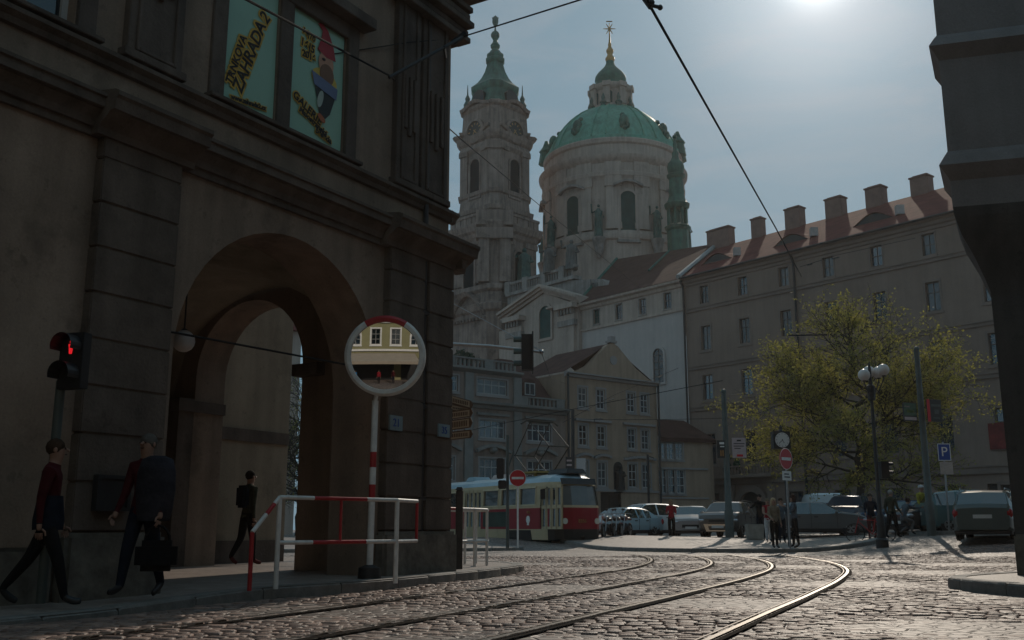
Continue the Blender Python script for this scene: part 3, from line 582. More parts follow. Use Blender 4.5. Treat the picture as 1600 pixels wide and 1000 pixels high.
for k in range(16): mb.fbox(FW, 4.8 + k * .38, 4.92 + k * .38, 6.0, 6.7, .85, .97)
mb.fbox(FW, 4.6, 10.7, 6.7, 6.85, .8, 1.02); mb.build("portal", PL_C2, cl)
MB().prism(FW, ps, -.1, .05).build("portal_door", MATS["dark_gate_wood"], cl)
mb = MB()
for a in (5.2, 6.4, 10.0):
    p = FW.pt(a, 6.01, .5); mb.use(1).lathe((p.x, p.y), [(6.0, .16), (6.4, .22)], 10); mb.use(0)
    for k in range(9): mb.ball(p + Vector((rnd.uniform(-.22, .22), rnd.uniform(-.22, .22), .7 + k * .16)), .3 - k * .022, 7)
mb.build("balcony_plant", [M("evergreen_leaf", (.03, .05, .025), var=.4, scale=9, bump=.6, bscale=20), PL_C2], cl)
PIT_R = (RZ - E_) / -RO
mb = MB(); rf = lambda a, o: FW.pt(a, 27.16 + (.75 - o) * (RZ - 27.16) / (.75 - RO), o)
nst = 90
for i in range(nst):                                     # tile courses as small steps
    pass
mb.poly([rf(-.3, .75), rf(48.5, .75), rf(48.5, RO), rf(-5.8, RO)]); mb.poly([FW.pt(-5.8, RZ, RO), FW.pt(48.5, RZ, RO), FW.pt(48.5, E_, -27), FW.pt(-10, E_, -27)])
mb.poly([FW.pt(48.2, 27, .5), FW.pt(48.2, RZ, RO), FW.pt(48.2, 27, -27)])
roof = mb.build("roof", TILE, cl)
mb = MB()
for x0, x1, yb, yt in ((1109, 1143, 378, 352), (1177, 1192, 360, 338), (1231, 1253, 352, 321), (1294, 1318, 337, 305), (1357, 1381, 322, 288), (1427, 1453, 303, 271)):
    mb = MB(); s0, z0 = FW.px(x0, yb, RO); s1, z1 = FW.px(x1, yt, RO); dp = .5 if x1 - x0 < 20 else .62
    mb.fbox(FW, s0, s1, 32, z1 - .3, RO - dp, RO + dp); mb.fbox(FW, s0 - .1, s1 + .1, z1 - .3, z1 - .1, RO - dp - .1, RO + dp + .1); mb.fbox(FW, s0 + .15, s1 - .15, z1 - .1, z1 + .06, RO - dp + .2, RO + dp - .2)
    mb.build("chimney", CHIM, roof, bevel=.06)
for s_ in (42.6, 47): mb = MB(); mb.fbox(FW, s_ - .9, s_ + .9, 32, 36.6, RO - 1, RO + 1); mb.build("chimney", CHIM, roof, bevel=.06)
for px, py in ((1131, 396), (1247, 372), (1376, 346)):   # low eyelid dormers
    ps_, pz = FW.px(px, py, -5); mb = MB(); o1 = -3.6; n = 14
    f0 = [(ps_ - 2.2 + 4.4 * k / n, .95 * math.sin(math.pi * k / n) ** 1.3) for k in range(n + 1)]; zb = rf(0, o1).z
    fr = [FW.pt(a, zb + h_, o1) for a, h_ in f0]; bk = [FW.pt(ps_ + (a - ps_) * .9, zb + h_ + .45, o1 - 2.6) for a, h_ in f0]
    mb.use(0).loft([fr, bk], cap=False, closed=False); mb.use(1).poly([FW.pt(a, zb + h_ * .9, o1 - .1) for a, h_ in f0]); mb.build("dormer", [TILE, BLACKP], roof, smooth=60)
    mb = MB(); mb.box(-.35, .35, -.3, .3, 0, .9); 
    mb.v = [FW.pt(ps_ + 2.6, rf(0, -3.9).z, -3.9) + v for v in mb.v]; mb.build("roof_hatch", M("pale_metal_hatch", (.4, .33, .3), rough=.5, bump=.1), roof)
mb = MB(); mb.tube([rf(-.15, .8) + Vector((0, 0, .2)), rf(-5.9, RO) + Vector((0, 0, .25))], .28, 6); mb.build("roof_flashing", M("zinc_flashing", (.30, .30, .29), rough=.6, var=.2, bump=.1), roof)
mb = MB()
for a, z0 in ((-.02, 26.4), (13.9, 26.4)): mb.tube([FW.pt(a, z0 + .5, .6), FW.pt(a + .02, z0 - .3, .22), FW.pt(a + .02, -1, .22)], .12)
mb.build("drainpipe", IRON, cl, smooth=40); mb = MB(); mb.tube([FW.pt(0, 27.12, .8), FW.pt(48, 27.12, .8)], .13, 6); mb.build("gutter", IRON, cl, smooth=40)
mb = MB(); mb.fbox(FW, 31.2, 33.2, 7.0, 9.1, .1, .2); mb.build("banner", M("dark_red_cloth", (.16, .02, .02), var=.5, scale=1.2, bump=.2, rough=.8), cl)
mb = MB(); mb.fbox(FW, 28.2, 29.3, 3.3, 3.9, .05, .2); mb.build("wall_lamp", IRON, cl)

# ------------------------------------------------------------------ church: white wing, pediment front, nave roofs, drum, dome, lantern, stair turret
CST = M("pale_church_stone", (.46, .35, .29), spec=.2, var=.14, scale=.35, bump=.25, bscale=5, streak=.15, rough=.92)
CST2 = M("church_stone_dark", (.32, .27, .24), var=.25, scale=.6, bump=.35, bscale=5, streak=.3, rough=.92)
WHW = M("white_lime_wall", (.47, .395, .36), var=.1, scale=.2, bump=.12, bscale=9, streak=.04, rough=.93)
COPPER = M("green_copper", (.125, .33, .23), var=.22, scale=.35, bump=.2, bscale=6, streak=.25, rough=.55, spec=.4)
COPPERD = M("dark_green_copper", (.045, .135, .095), var=.35, scale=.8, bump=.3, bscale=6, streak=.3, rough=.6)
GOLD = M("old_gilding", (.45, .25, .10), var=.3, scale=4, bump=.1, rough=.4, metal=.8)
BRONZE = M("bronze_patina", (.07, .12, .10), var=.4, scale=2, bump=.5, bscale=5, rough=.7)
ch = thing("church", "baroque church with green copper dome, round drum and white side wing", "church", U(968, 826, 150).xy.to_3d())
mb = MB(); ww = [(-13.5, .95, 1.7), (-9.84, 1.0, 1.75), (-6.15, 1.0, 1.75), (-2.45, 1.0, 1.75)]
mb.use(0); wall_open(mb, FW, -16, 0, 24.0, 26.4, [(a - w_ / 2, a + w_ / 2, 25.22 - h_ / 2, 25.22 + h_ / 2) for a, w_, h_ in ww], .3, .02)
mb.use(1); wall_open(mb, FW, -16, 0, -1, 24.0, [], .3, .02); mb.use(0)
mb.fbox(FW, -16, -.2, 23.75, 24.05, -.02, .2); mould(FW, -16, -.1, [(26.3, 0), (26.4, .2), (26.7, .3), (26.85, .65), (27.1, .7), (27.2, 0)], mb)
mb.use(0); a0, a1 = -31, -16.0
mb.fbox(FW, a0, a1, -1, 26.0, -3, .55)                  # projecting pediment front
for q0, q1 in ((-18.9, -16.4), (-28.8, -26.2)):
    mb.fbox(FW, q0, q1, 10, 24.6, .5, .95); mb.use(2).fbox(FW, q0 - .25, q1 + .25, 24.6, 25.3, .5, 1.15); mb.use(0)
    mb.fbox(FW, q0 - .1, q1 + .1, 25.3, 26.0, .5, 1.0)
    for k in range(5): mb.use(2).fbox(FW, q0 - .1 + k * .55, q0 + .15 + k * .55, 26.0, 26.7, .5, 1.25); mb.use(0)
    mb.fbox(FW, q0 - .4, q1 + .4, 26.7, 27.3, .4, 1.6)
def rake(x0, z0, x1, z1, h_, o0, o1): mb.prism(FW, [(x0, z0), (x1, z1), (x1, z1 + h_), (x0, z0 + h_)], o0, o1)
for (x0, z0, x1, z1) in ((-30.5, 27.2, -22.1, 29.6), (-22.1, 29.6, -15.6, 27.1)):
    rake(x0, z0, x1, z1, .35, -2, .8); rake(x0, z0 + .35, x1, z1 + .35, .3, -2, 1.15); rake(x0, z0 + .65, x1, z1 + .65, .35, -2, 1.5)
mb.prism(FW, [(-29.9, 26.0), (-16.2, 26.0), (-16.2, 27.1), (-22.1, 29.6), (-29.9, 27.2)], -2.6, .5)
mb.fbox(FW, -21.0, -18.9, 27.2, 27.4, .5, 1.3)
mb.build("side_wing", [CST, WHW, CST2], ch)
for a, w_, h_ in ww: window(FW, a, 25.22, w_, h_, ch, WOODB, GL[0] if a > -13 else GLG, 2, 2, o=.02, deep=.24, fw=.08, bar=.07, sur=CST2, surw=.12)
arched_window(FW, -3.95, 16.3, 20.1, 1.5, ch, WOODB, GL[1], o=.03, sur=WHW); arched_window(FW, -21.85, 23.8, 27.85, 2.1, ch, CST2, GLG, o=.56, sur=CST, bars=False)
# wing roof, attic with balustrade and statues
mb = MB(); mb.use(0).poly([FW.pt(-16, 27.15, .7), FW.pt(-.2, 27.15, .7), FW.pt(-5.9, 34.9, RO - .1), FW.pt(-22.5, 36.4, RO)]); mb.poly([FW.pt(-22.5, 36.4, RO), FW.pt(-5.9, 34.9, RO - .1), FW.pt(-10, 27, -30), FW.pt(-24, 27, -30)])
mb.poly([FW.pt(-16, 27.15, .7), FW.pt(-22.5, 36.4, RO), FW.pt(-27, 33.0, RO - 2), FW.pt(-19.5, 29, -3)])
mb.use(1).tube([FW.pt(-16, 27.2, .72), FW.pt(-22.5, 36.5, RO)], .18, 5); mb.tube([FW.pt(-10.3, 31.2, -5.8), FW.pt(-13.2, 35.6, RO)], .13, 5)
mb.build("nave_roof", [TILED, COPPERD], ch)
mb = MB()
at0 = FW.px(838, 470, -4)[0]; at1 = FW.px(962, 440, -4)[0]
zt = FW.px(890, 437, -4)[1]
mb.prism(FW, [(at0 - 6, 26), (at1 - 1, 26), (at1 - 1, zt - 2.2), (at1 - 2.4, zt - 1.0), (at1 - 5, zt - .6), (at1 - 8, zt - .1), (at0, zt - .1), (at0 - 6, zt - .1)], -12, -4)
mb.fbox(FW, at0 - 6, at1 - 7, zt - .1, zt + .35, -5, -3.6)
nb_ = 26
for k in range(nb_): a = at0 - 5.5 + (at1 - at0 - 2) * k / nb_; mb.fbox(FW, a, a + .22, zt + .35, zt + 1.5, -4.3, -4.05)
mb.fbox(FW, at0 - 6, at1 - 7, zt + 1.5, zt + 1.85, -4.5, -3.85)
for k in range(4): a = at0 - 5.8 + k * (at1 - at0) / 4; mb.fbox(FW, a - .5, a + .5, zt + .3, zt + 2.0, -4.7, -3.7)
mb.build("attic_balustrade", CST2, ch)
def statue(p, h_, par, mat, name="statue", slim=1):
    mb = MB(); x, y, z = p; s = h_ / 2 * slim
    mb.lathe((x, y), [(z, .42 * s), (z + .15 * h_, .36 * s), (z + .35 * h_, .30 * s), (z + .5 * h_, .27 * s), (z + .62 * h_, .34 * s), (z + .76 * h_, .36 * s), (z + .83 * h_, .16 * s), (z + .86 * h_, .12 * s)], 9)
    mb.ball((x + .03, y, z + .93 * h_), .14 * s, 8); mb.tube([(x + .3 * s, y, z + .76 * h_), (x + .46 * s, y - .1, z + .6 * h_), (x + .2 * s, y - .3 * s, z + .55 * h_)], .09 * s, 6)
    mb.tube([(x - .3 * s, y, z + .77 * h_), (x - .62 * s, y, z + .72 * h_), (x - .66 * s, y, z + .98 * h_)], .085 * s, 6)
    for k in range(6): a = k * 1.05; mb.tube([(x + .34 * s * math.cos(a), y + .34 * s * math.sin(a), z + .02), (x + .3 * s * math.cos(a + .2), y + .3 * s * math.sin(a + .2), z + .6 * h_)], .07 * s, 5)
    return mb.build(name, mat, par, smooth=60)
for px, py in ((858, 424), (893, 418), (933, 458)): s_, z_ = FW.px(px, py, -4.2); statue(FW.pt(s_, z_ - (.3 if px < 900 else .6), -4.2), 4.0 if px < 900 else 2.4, ch, DARKSTONE)
YD = 150.0; DC = U(969, 826, YD); DX, DY = DC.x, DC.y
ev = Vector((-DX, -DY)).normalized(); er = Vector((-ev.y, ev.x)); er = er if er.x > 0 else -er
def polar(a, r, z): q = ev * math.cos(R(a)) * r + er * math.sin(R(a)) * r; return Vector((DX + q.x, DY + q.y, z))
def zat(py, Y): return U(800, py, Y).z
def prof(pts, Y): return [(zat(py, Y), hpx(h_, Y, zat(py, Y))) for py, h_ in pts]
RD = hpx(106, YD, zat(330, YD))
mb = MB(); mb.lathe((DX, DY), prof([(470, 108), (405, 108), (403, 111), (398, 112), (392, 110), (389, 106.5), (318, 106.5), (314, 108), (311, 111), (306, 111.5), (304, 109), (292, 108.5), (289, 112), (285, 115), (281, 115.5), (278, 106), (277, 104), (263, 104), (261, 107), (256, 108), (253, 106), (252, 103)], YD), 96)
WA = [11.5 + 45 * k for k in range(-3, 4)]
for a in [11.5 + 45 * k for k in range(8)]:
    for d in (-13.5, -8.8, 8.8, 13.5):                   # paired pilasters with capitals
        c = polar(a + d, RD + .05, 0); t_ = (polar(a + d + 1, RD, 0) - polar(a + d - 1, RD, 0)).xy.normalized(); F2 = Fac(c.xy, t_); F2.n = (polar(a + d, RD + 1, 0) - c).xy.normalized()
        z0, z1 = zat(389, YD), zat(314, YD); mb.fbox(F2, -.62, .62, z0, z1 - 1.3, -.5, .26); mb.fbox(F2, -.8, .8, z1 - 1.3, z1, -.5, .38); mb.fbox(F2, -.75, .75, z1, zat(289, YD), -.5, .42)
        mb.fbox(F2, -.72, .72, z0, z0 + .9, -.5, .36)
mb.build("drum", CST, ch, smooth=35)
drum = ch.children[-1]
for a in WA:
    c = polar(a, RD - .02, 0); t_ = (polar(a + 1, RD, 0) - polar(a - 1, RD, 0)).xy.normalized(); F2 = Fac(c.xy, t_); F2.n = (polar(a, RD + 1, 0) - c).xy.normalized()
    zb, zt_ = zat(374, YD - 10), zat(301, YD - 10)
    arched_window(F2, 0, zb, zt_, 2.35, drum, CST2, GLG, o=.18, sur=CST, bars=False)
    mb = MB(); mb.loft([[F2.pt(x, z + dz, oo) for dz, oo in ((0, 0), (0, .9), (.35, .9), (.35, 0))] for x, z in [(x, zt_ + .55 + .75 * math.cos(x / 2.2 * math.pi / 2)) for x in np.linspace(-2.2, 2.2, 11)]]); mb.build("window_hood", CST2, drum); mb = MB(); mb.fbox(F2, -1.7, 1.7, zb - .7, zb - .3, 0, .5); mb.build("window_sill", CST2, drum)
for k in range(-3, 4):
    a = 11.5 - 22.5 + 45 * k; z0 = zat(374, YD - 10); p = polar(a, RD + .7, z0); statue(p, 5.2, drum, BRONZE, slim=.6)
    mb = MB(); mb.lathe((p.x, p.y), [(z0 - 3.0, .2), (z0 - 2.4, .55), (z0 - 1.0, .8), (z0 - .3, 1.0), (z0, 1.0)], 10); mb.build("statue_corbel", CST2, drum)
mb = MB(); dp_ = prof([(255, 107), (250, 106), (248, 102), (240, 99), (230, 94), (220, 87.5), (210, 79.5), (200, 70), (191, 59.5), (184, 48), (179, 37), (176, 32)], YD)
mb.lathe((DX, DY), dp_, 96)
for k in range(16):
    a = 11.5 - 22.5 + 45 * (k // 2) + (6 if k % 2 else -6); mb.tube([polar(a, r + .05, z) for z, r in dp_[2:]], .16, 5)
dome = mb.build("dome", COPPER, ch, smooth=50)
for k in range(-2, 3):                                   # cartouche windows on the dome and copper knobs at its foot
    a = 11.5 + 45 * k; z0 = zat(215, YD - 6); z1 = zat(190, YD - 6); rr = [np.interp(z, [q[0] for q in dp_], [q[1] for q in dp_]) for z in (z0, (z0 + z1) / 2, z1)]
    mb = MB(); pts = []
    mb.ball(polar(a, rr[1] + .05, (z0 + z1) / 2), 1, 14, (.75, .75, (z1 - z0) * .42)); mb.ball(polar(a, rr[2] + .05, z1 + .1), .4, 8); mb.ball(polar(a, rr[0] + .1, z0), .4, 8)
    for d in (-5, 5): mb.ball(polar(a + d * .55, rr[0] + .0, z0 + .5), .3, 8, (1, 1, 1.8))
    mb.build("dome_cartouche", COPPERD, dome, smooth=60)
for a in (-88, 78, 92): p = polar(a, hpx(103, YD, 55), zat(250, YD)); mb = MB(); mb.lathe((p.x, p.y), [(p.z - .5, 1.3), (p.z + 1.3, 1.0), (p.z + 1.6, 1.2), (p.z + 2.4, .6), (p.z + 3.4, .25)], 8); mb.build("copper_knob", COPPERD, dome)
mb = MB(); mb.lathe((DX, DY), prof([(178, 33), (175, 33), (173, 31), (171, 29), (150, 28.5), (147, 32), (143, 33.5), (141, 33), (139, 28)], YD), 40)
LR = hpx(29, YD, zat(160, YD))
for k in range(8):
    c = polar(11.5 - 22.5 + 45 * k, LR, 0); t_ = (polar(11.5 - 22.5 + 45 * k + 2, LR, 0) - c).xy.normalized(); F2 = Fac(c.xy, t_); F2.n = (polar(11.5 - 22.5 + 45 * k, LR + 1, 0) - c).xy.normalized(); mb.fbox(F2, -.5, .5, zat(173, YD), zat(147, YD), -.4, .45); mb.fbox(F2, -.65, .65, zat(147, YD), zat(140, YD), -.4, .7)
lan = mb.build("lantern", CST, ch, smooth=35)
for k in range(-1, 3):
    c = polar(11.5 + 45 * k - 16, LR, 0); t_ = (polar(11.5 + 45 * k - 14, LR, 0) - c).xy.normalized(); F2 = Fac(c.xy, t_); F2.n = (polar(11.5 + 45 * k - 16, LR + 1, 0) - c).xy.normalized(); arched_window(F2, 0, zat(172, YD), zat(153, YD), 1.05, lan, CST2, GLG, o=.06, bars=False)
for a in (-100, -60, -20, 20, 60, 100): p = polar(a, hpx(34, YD, 70), zat(178, YD)); mb = MB(); mb.lathe((p.x, p.y), [(p.z - .6, .5), (p.z + .4, .42), (p.z + .6, .6), (p.z + 1.0, .25), (p.z + 1.5, .3), (p.z + 2.2, .05)], 8); mb.build("finial_urn", BRONZE, lan)
mb = MB(); mb.lathe((DX, DY), prof([(141, 30), (138, 24), (134, 22), (130, 23), (126, 24.5), (121, 23.5), (116, 20), (111, 15), (107, 11), (103, 8), (99, 6.5), (96, 6.2)], YD), 32); mb.build("lantern_roof", COPPERD, ch, smooth=50)
mb = MB(); mb.lathe((DX, DY), prof([(97, 6), (94, 7.5), (91, 7.3), (88, 5), (85, 4), (82, 5.5), (79, 6), (76, 4), (73, 2.5), (70, 3), (67, 2), (60, 1.2), (48, .9), (36, .5)], YD), 12)
zc = zat(45, YD)
for k in range(6): a = k * math.pi / 3; mb.tube([(DX, DY, zc), (DX + 1.0 * math.cos(a), DY, zc + 1.0 * math.sin(a))], [.12, .05], 5)
mb.tube([(DX - .5, DY, zc + 1.3), (DX + .5, DY, zc + 1.3)], .1, 5); mb.build("gilt_finial", GOLD, ch, smooth=50)
YT = 136.0; TC = U(1075.5, 826, YT); tp = lambda pts: prof(pts, YT)
mb = MB(); mb.lathe((TC.x, TC.y), tp([(420, 17), (385, 17), (362, 17), (359, 20), (355, 20.5), (353, 17), (352, 9)]), 8)
for k in range(8): a = math.pi * (k + .5) / 4; r_ = hpx(14.5, YT, 34); mb.tube([(TC.x + r_ * math.cos(a), TC.y + r_ * math.sin(a), zat(353, YT)), (TC.x + r_ * math.cos(a), TC.y + r_ * math.sin(a), zat(327, YT))], hpx(2.2, YT, 34), 6)
mb.lathe((TC.x, TC.y), tp([(353, 3), (327, 3)]), 8)
mb.lathe((TC.x, TC.y), tp([(328, 16), (325, 19), (320, 20), (318, 17), (313, 14), (305, 11.5), (300, 12.5), (297, 11.5), (280, 11), (277, 14), (274, 14.5), (272, 11), (268, 12.5), (262, 13.5), (256, 12), (250, 7), (245, 5), (240, 5.5), (236, 3), (230, 2.6), (226, 3.4), (222, 2), (214, .7), (208, .5)]), 16); mb.ball(TC.xy.to_3d() + Vector((0, 0, zat(214, YT))), .35, 8)
mb.build("stair_turret", COPPERD, ch, smooth=40)

# ------------------------------------------------------------------ bell tower, seen corner-on
YB = 141.0; BC = U(771, 826, YB); BX, BY = BC.x, BC.y
bt = thing("bell_tower", "slender stone church bell tower with dark clock faces and green copper spire", "tower", (BX, BY, 0))
bev = Vector((-BX, -BY)).normalized(); ber = Vector((bev.y, -bev.x)); ber = ber if ber.x > 0 else -ber
TS = M("tower_stone", (.31, .22, .18), var=.28, scale=.5, bump=.4, bscale=5, streak=.35, rough=.92)
def octp(h_, c, z): return [Vector((BX + (ber * u + bev * v).x * h_, BY + (ber * u + bev * v).y * h_, z)) for u, v in ((-c, 1), (c, 1), (1, c), (1, -c), (c, -1), (-c, -1), (-1, -c), (-1, c))]
def tloft(mb, pts, c): mb.loft([octp(hpx(h_, YB, zat(py, YB)), c, zat(py, YB)) for py, h_ in pts])
mb = MB()
tloft(mb, [(840, 68), (640, 68), (560, 66), (500, 66), (497, 70), (488, 71), (485, 66), (470, 65), (466, 70), (460, 70), (457, 64), (388, 62), (384, 66), (379, 68), (376, 72), (368, 75), (365, 75), (363, 68)], .16)
tloft(mb, [(366, 60), (345, 57), (343, 60), (337, 61), (335, 55), (318, 53), (316, 56), (311, 57), (309, 53), (250, 51.5), (247, 54), (244, 56), (240, 54), (236, 52), (233, 56), (228, 59), (224, 60), (222, 54)], .13)
tloft(mb, [(224, 52), (184, 49), (181, 53), (177, 54), (174, 48)], .13)
def side(k, h_):                                         # facade frame on one of the two visible broad faces
    a, b = octp(h_, .13, 0)[1:3] if k else (octp(h_, .13, 0)[7], octp(h_, .13, 0)[0])
    F2 = Fac(((a + b) / 2).xy, (b - a).xy); F2.n = ((a + b) / 2 - Vector((BX, BY, 0))).xy.normalized(); F2.d = Vector((-F2.n.y, F2.n.x)); return F2, (b - a).length
hW = hpx(52, YB, 50)
for k in (0, 1):
    F2, ln = side(k, hW)
    for a in (-.86, -.62, .62, .86): mb.fbox(F2, a * ln / 2 - .38, a * ln / 2 + .38, zat(316, YB), zat(250, YB), -.6, .32); mb.fbox(F2, a * ln / 2 - .5, a * ln / 2 + .5, zat(252, YB), zat(245, YB), -.6, .5)
    mb.loft([[F2.pt(x, z + dz, oo) for dz, oo in ((0, -.5), (0, .45), (.4, .6), (.4, -.5))] for x, z in [(x * ln / 2, zat(229, YB) + 1.3 - 1.3 * math.cos(x * math.pi / 2) ** 2) for x in np.linspace(-1, 1, 15)]])
    mb.loft([[F2.pt(x, z + dz, oo) for dz, oo in ((0, -.8), (0, .5), (.45, .7), (.45, -.8))] for x, z in [(x * ln / 2 * .95, zat(183, YB) + .0 + .9 * math.cos(x * math.pi / 2) ** 2) for x in np.linspace(-1, 1, 15)]])
    F3, l3 = side(k, hpx(64, YB, 30))
    for a in (-.8, .8, -.5, .5): mb.fbox(F3, a * l3 / 2 - .55, a * l3 / 2 + .55, zat(455, YB), zat(390, YB), -.6, .4); mb.fbox(F3, a * l3 / 2 - .7, a * l3 / 2 + .7, zat(396, YB), zat(388, YB), -.6, .6)
    F4, l4 = side(k, hpx(70, YB, 30))                    # gallery balustrade
    for q in range(7): a = -l4 / 2 + l4 * (q + .5) / 7; mb.fbox(F4, a - .5, a + .5, zat(366, YB), zat(352, YB), -.5, .05)
    mb.fbox(F4, -l4 / 2, l4 / 2, zat(353, YB), zat(349, YB), -.6, .2)
    mb.loft([[F3.pt(x, z + dz, oo) for dz, oo in ((0, -.5), (0, 1.0), (.6, 1.4), (.6, -.5))] for x, z in [(x * l3 / 2 * .9, zat(505, YB) + 3.0 * math.cos(x * math.pi / 2) ** 1.2) for x in np.linspace(-.98, .98, 17)]])
    for q in range(11): mb.fbox(F3, -l3 / 2 + l3 * (q + .3) / 11, -l3 / 2 + l3 * (q + .7) / 11, zat(512, YB), zat(507, YB), -.3, .8)
ft = Fac((Vector((BX, BY)) + bev * hpx(52, YB, 50)), ber); ft.n = bev
mb.fbox(ft, -1.15, 1.15, zat(316, YB), zat(252, YB), -1, .35); mb.fbox(ft, -.8, .8, zat(312, YB), zat(255, YB), .35, .5); mb.fbox(ft, -1.4, 1.4, zat(252, YB), zat(240, YB), -1, .6)
fb = Fac((Vector((BX, BY)) + bev * hpx(64, YB, 30)), ber); fb.n = bev
for a in (-1.5, 1.5): mb.fbox(fb, a - .75, a + .75, zat(456, YB), zat(390, YB), -1, .55)
mb.fbox(fb, -2.6, 2.6, zat(392, YB), zat(376, YB), -1, .9); mb.fbox(fb, -2.6, 2.6, zat(372, YB), zat(350, YB), -1, .9)
for u in (-1, 1):                                        # corner vases of the belfry cornice
    q = Vector((BX, BY, 0)) + (ber * u * hpx(55, YB, 55)).to_3d(); mb.lathe((q.x, q.y), [(zat(224, YB), .6), (zat(221, YB), .9), (zat(217, YB), 1.1), (zat(215, YB), .5)], 8)
body = mb.build("tower_shaft", TS, bt)
CLK = M("clock_black", (.012, .014, .015), var=.1, bump=0, rough=.4)
for k in (0, 1):
    F2, ln = side(k, hpx(50, YB, 60)); z = zat(205, YB - 3); r_ = 1.45
    mb = MB(); c = F2.pt(0, z, .35); nn = F2.n.to_3d(); mb.disc(c, nn, r_, .5); cf = mb.build("clock_face", CLK, bt)
    mb = MB(); 
    for h_ in range(12):
        a = h_ * math.pi / 6; d = lambda q, w_: F2.pt(math.sin(a) * q + math.cos(a) * w_, z + math.cos(a) * q - math.sin(a) * w_, .37)
        mb.poly([d(.95, -.07), d(.95, .07), d(1.3, .10), d(1.3, -.10)])
    mb.build("dial_numerals", GOLD, cf); mb = MB()
    for a, q in ((R(135), .85), (R(215), 1.15)): d = lambda q2, w_: F2.pt(math.sin(a) * q2 + math.cos(a) * w_, z + math.cos(a) * q2 - math.sin(a) * w_, .40); mb.poly([d(-.3, -.08), d(-.3, .08), d(q, .05), d(q, -.05)])
    mb.build("clock_hand", GOLD, cf)
    mb = MB(); mb.loft([[F2.pt(math.cos(R(a)) * q, z + math.sin(R(a)) * q, oo) for q, oo in ((r_, .2), (r_ + .05, .6), (r_ + .4, .5), (r_ + .45, .1))] for a in range(0, 361, 15)], cap=False); mb.build("clock_surround", TS, cf, smooth=60)
    F2, ln = side(k, hW); arched_window(F2, 0, zat(308, YB - 3), zat(249, YB - 3), 1.95, bt, TS, GLASS("louvre_dark", (.016, .02, .022), rough=.8, ior=1.3, spec=.1), o=.1, sur=TS, bars=False)
    F3, l3 = side(k, hpx(64, YB, 30)); arched_window(F3, 0, zat(457, YB - 3), zat(395, YB - 3), 2.1, bt, TS, MATS["louvre_dark"], o=.35, sur=TS, bars=False)
mb = MB()
tloft(mb, [(175, 42), (172, 40), (150, 34), (147, 36), (144, 37), (140, 37), (137, 33), (132, 27), (124, 21), (114, 16), (104, 13), (99, 12)], .22)
for k in (0, 1):
    F2, ln = side(k, hpx(36, YB, 63)); mb.use(1).prism(F2, [(-1.1, zat(172, YB)), (1.1, zat(172, YB)), (1.1, zat(158, YB)), (.7, zat(154, YB)), (0, zat(152, YB)), (-.7, zat(154, YB)), (-1.1, zat(158, YB))], -1, .8); mb.use(0)
tloft(mb, [(100, 12.5), (97, 14.5), (94, 14.5), (92, 12.5), (88, 13), (86, 12), (83, 8.5), (80, 7)], .4)
mb.lathe((BX, BY), prof([(81, 7), (77, 5), (75, 7), (71, 7.5), (69, 6), (66, 4), (63, 3.5), (60, 5)], YB), 10)
mb.build("spire_roof", [COPPERD, BLACKP], bt, smooth=30)
mb = MB(); mb.lathe((BX, BY), prof([(61, 4), (58, 6.5), (54, 7), (51, 5.5), (48.5, 2), (44, 1.2), (36, .9), (24, .5)], YB), 10); zc = zat(33, YB); mb.ball((BX, BY, zc), .7, 8, (.7, .3, 1.3)); mb.tube([(BX - .5, BY, zc + .5), (BX + .5, BY, zc + .5)], .12, 5); mb.build("spire_finial", BRONZE, bt, smooth=50)
for u in (-1, 1):
    for v in (0,):
        q = Vector((BX, BY, 0)) + (ber * u * hpx(43, YB, 60)).to_3d(); mb = MB(); z = zat(180, YB)
        mb.lathe((q.x, q.y), [(z - .5, .7), (z + .5, .6), (z + .6, .95), (z + 1.0, .5), (z + 1.6, .62), (z + 2.2, .3), (z + 2.6, .4), (z + 3.2, .12), (z + 4.8, .04)], 8); mb.build("corner_pinnacle", BRONZE, bt)
mb = MB(); p = octp(hpx(64, YB, 30), .13, 0)[2]; statue(fb.pt(4.2, zat(452, YB), -1.6), 5.0, bt, BRONZE)

# ------------------------------------------------------------------ houses on the left of the square
PL_G = M("cream_house_plaster", (.36, .245, .175), var=.12, scale=.4, bump=.15, bscale=14, streak=.15, rough=.92)
PL_P = M("grey_palace_plaster", (.26, .188, .155), var=.15, scale=.4, bump=.2, bscale=14, streak=.2, rough=.92)
TRIMW = M("pale_trim_plaster", (.29, .255, .24), var=.12, scale=.6, bump=.15, bscale=14, rough=.9)
FG = Fac((4.6, 86), (.795, .606))
gh = thing("gabled_house", "cream three-storey house with triangular gable and dark statue niche", "house", FG.pt(0, 0))
mb = MB(); gs = [2.0, 4.15, 7.85, 9.55]; gr = [(12.05, .95, 1.75), (8.75, .95, 1.8), (5.45, 1.0, 2.1)]
gop = [(s_ - w_ / 2, s_ + w_ / 2, z - h_ / 2, z + h_ / 2) for s_ in gs for z, w_, h_ in gr] + [(3.9, 6.4, .3, 3.9)]
wall_open(mb, FG, 0, 11.15, -1, 14, gop, .22)
mb.prism(FG, [(0, 14), (11.15, 14), (10.2, 14.35), (8.6, 15.2), (6.4, 17.0), (5.7, 17.35), (5.0, 17.0), (2.6, 14.9), (1.2, 14.25)], -.5, .0)
for q in (0, 11.15): mb.poly([FG.pt(q, -1), FG.pt(q, 14), FG.pt(q, 14, -14), FG.pt(q, -1, -14)])
mb.build("wall", PL_G, gh)
mb = MB(); mould(FG, -.1, 11.25, [(13.7, -.02), (13.75, .2), (13.95, .25), (14.0, .5), (14.12, .5), (14.16, -.02)], mb); mb.fbox(FG, 5.25, 6.15, 17.3, 17.5, -.5, .15); mb.fbox(FG, 5.45, 5.95, 17.5, 17.9, -.4, .1)
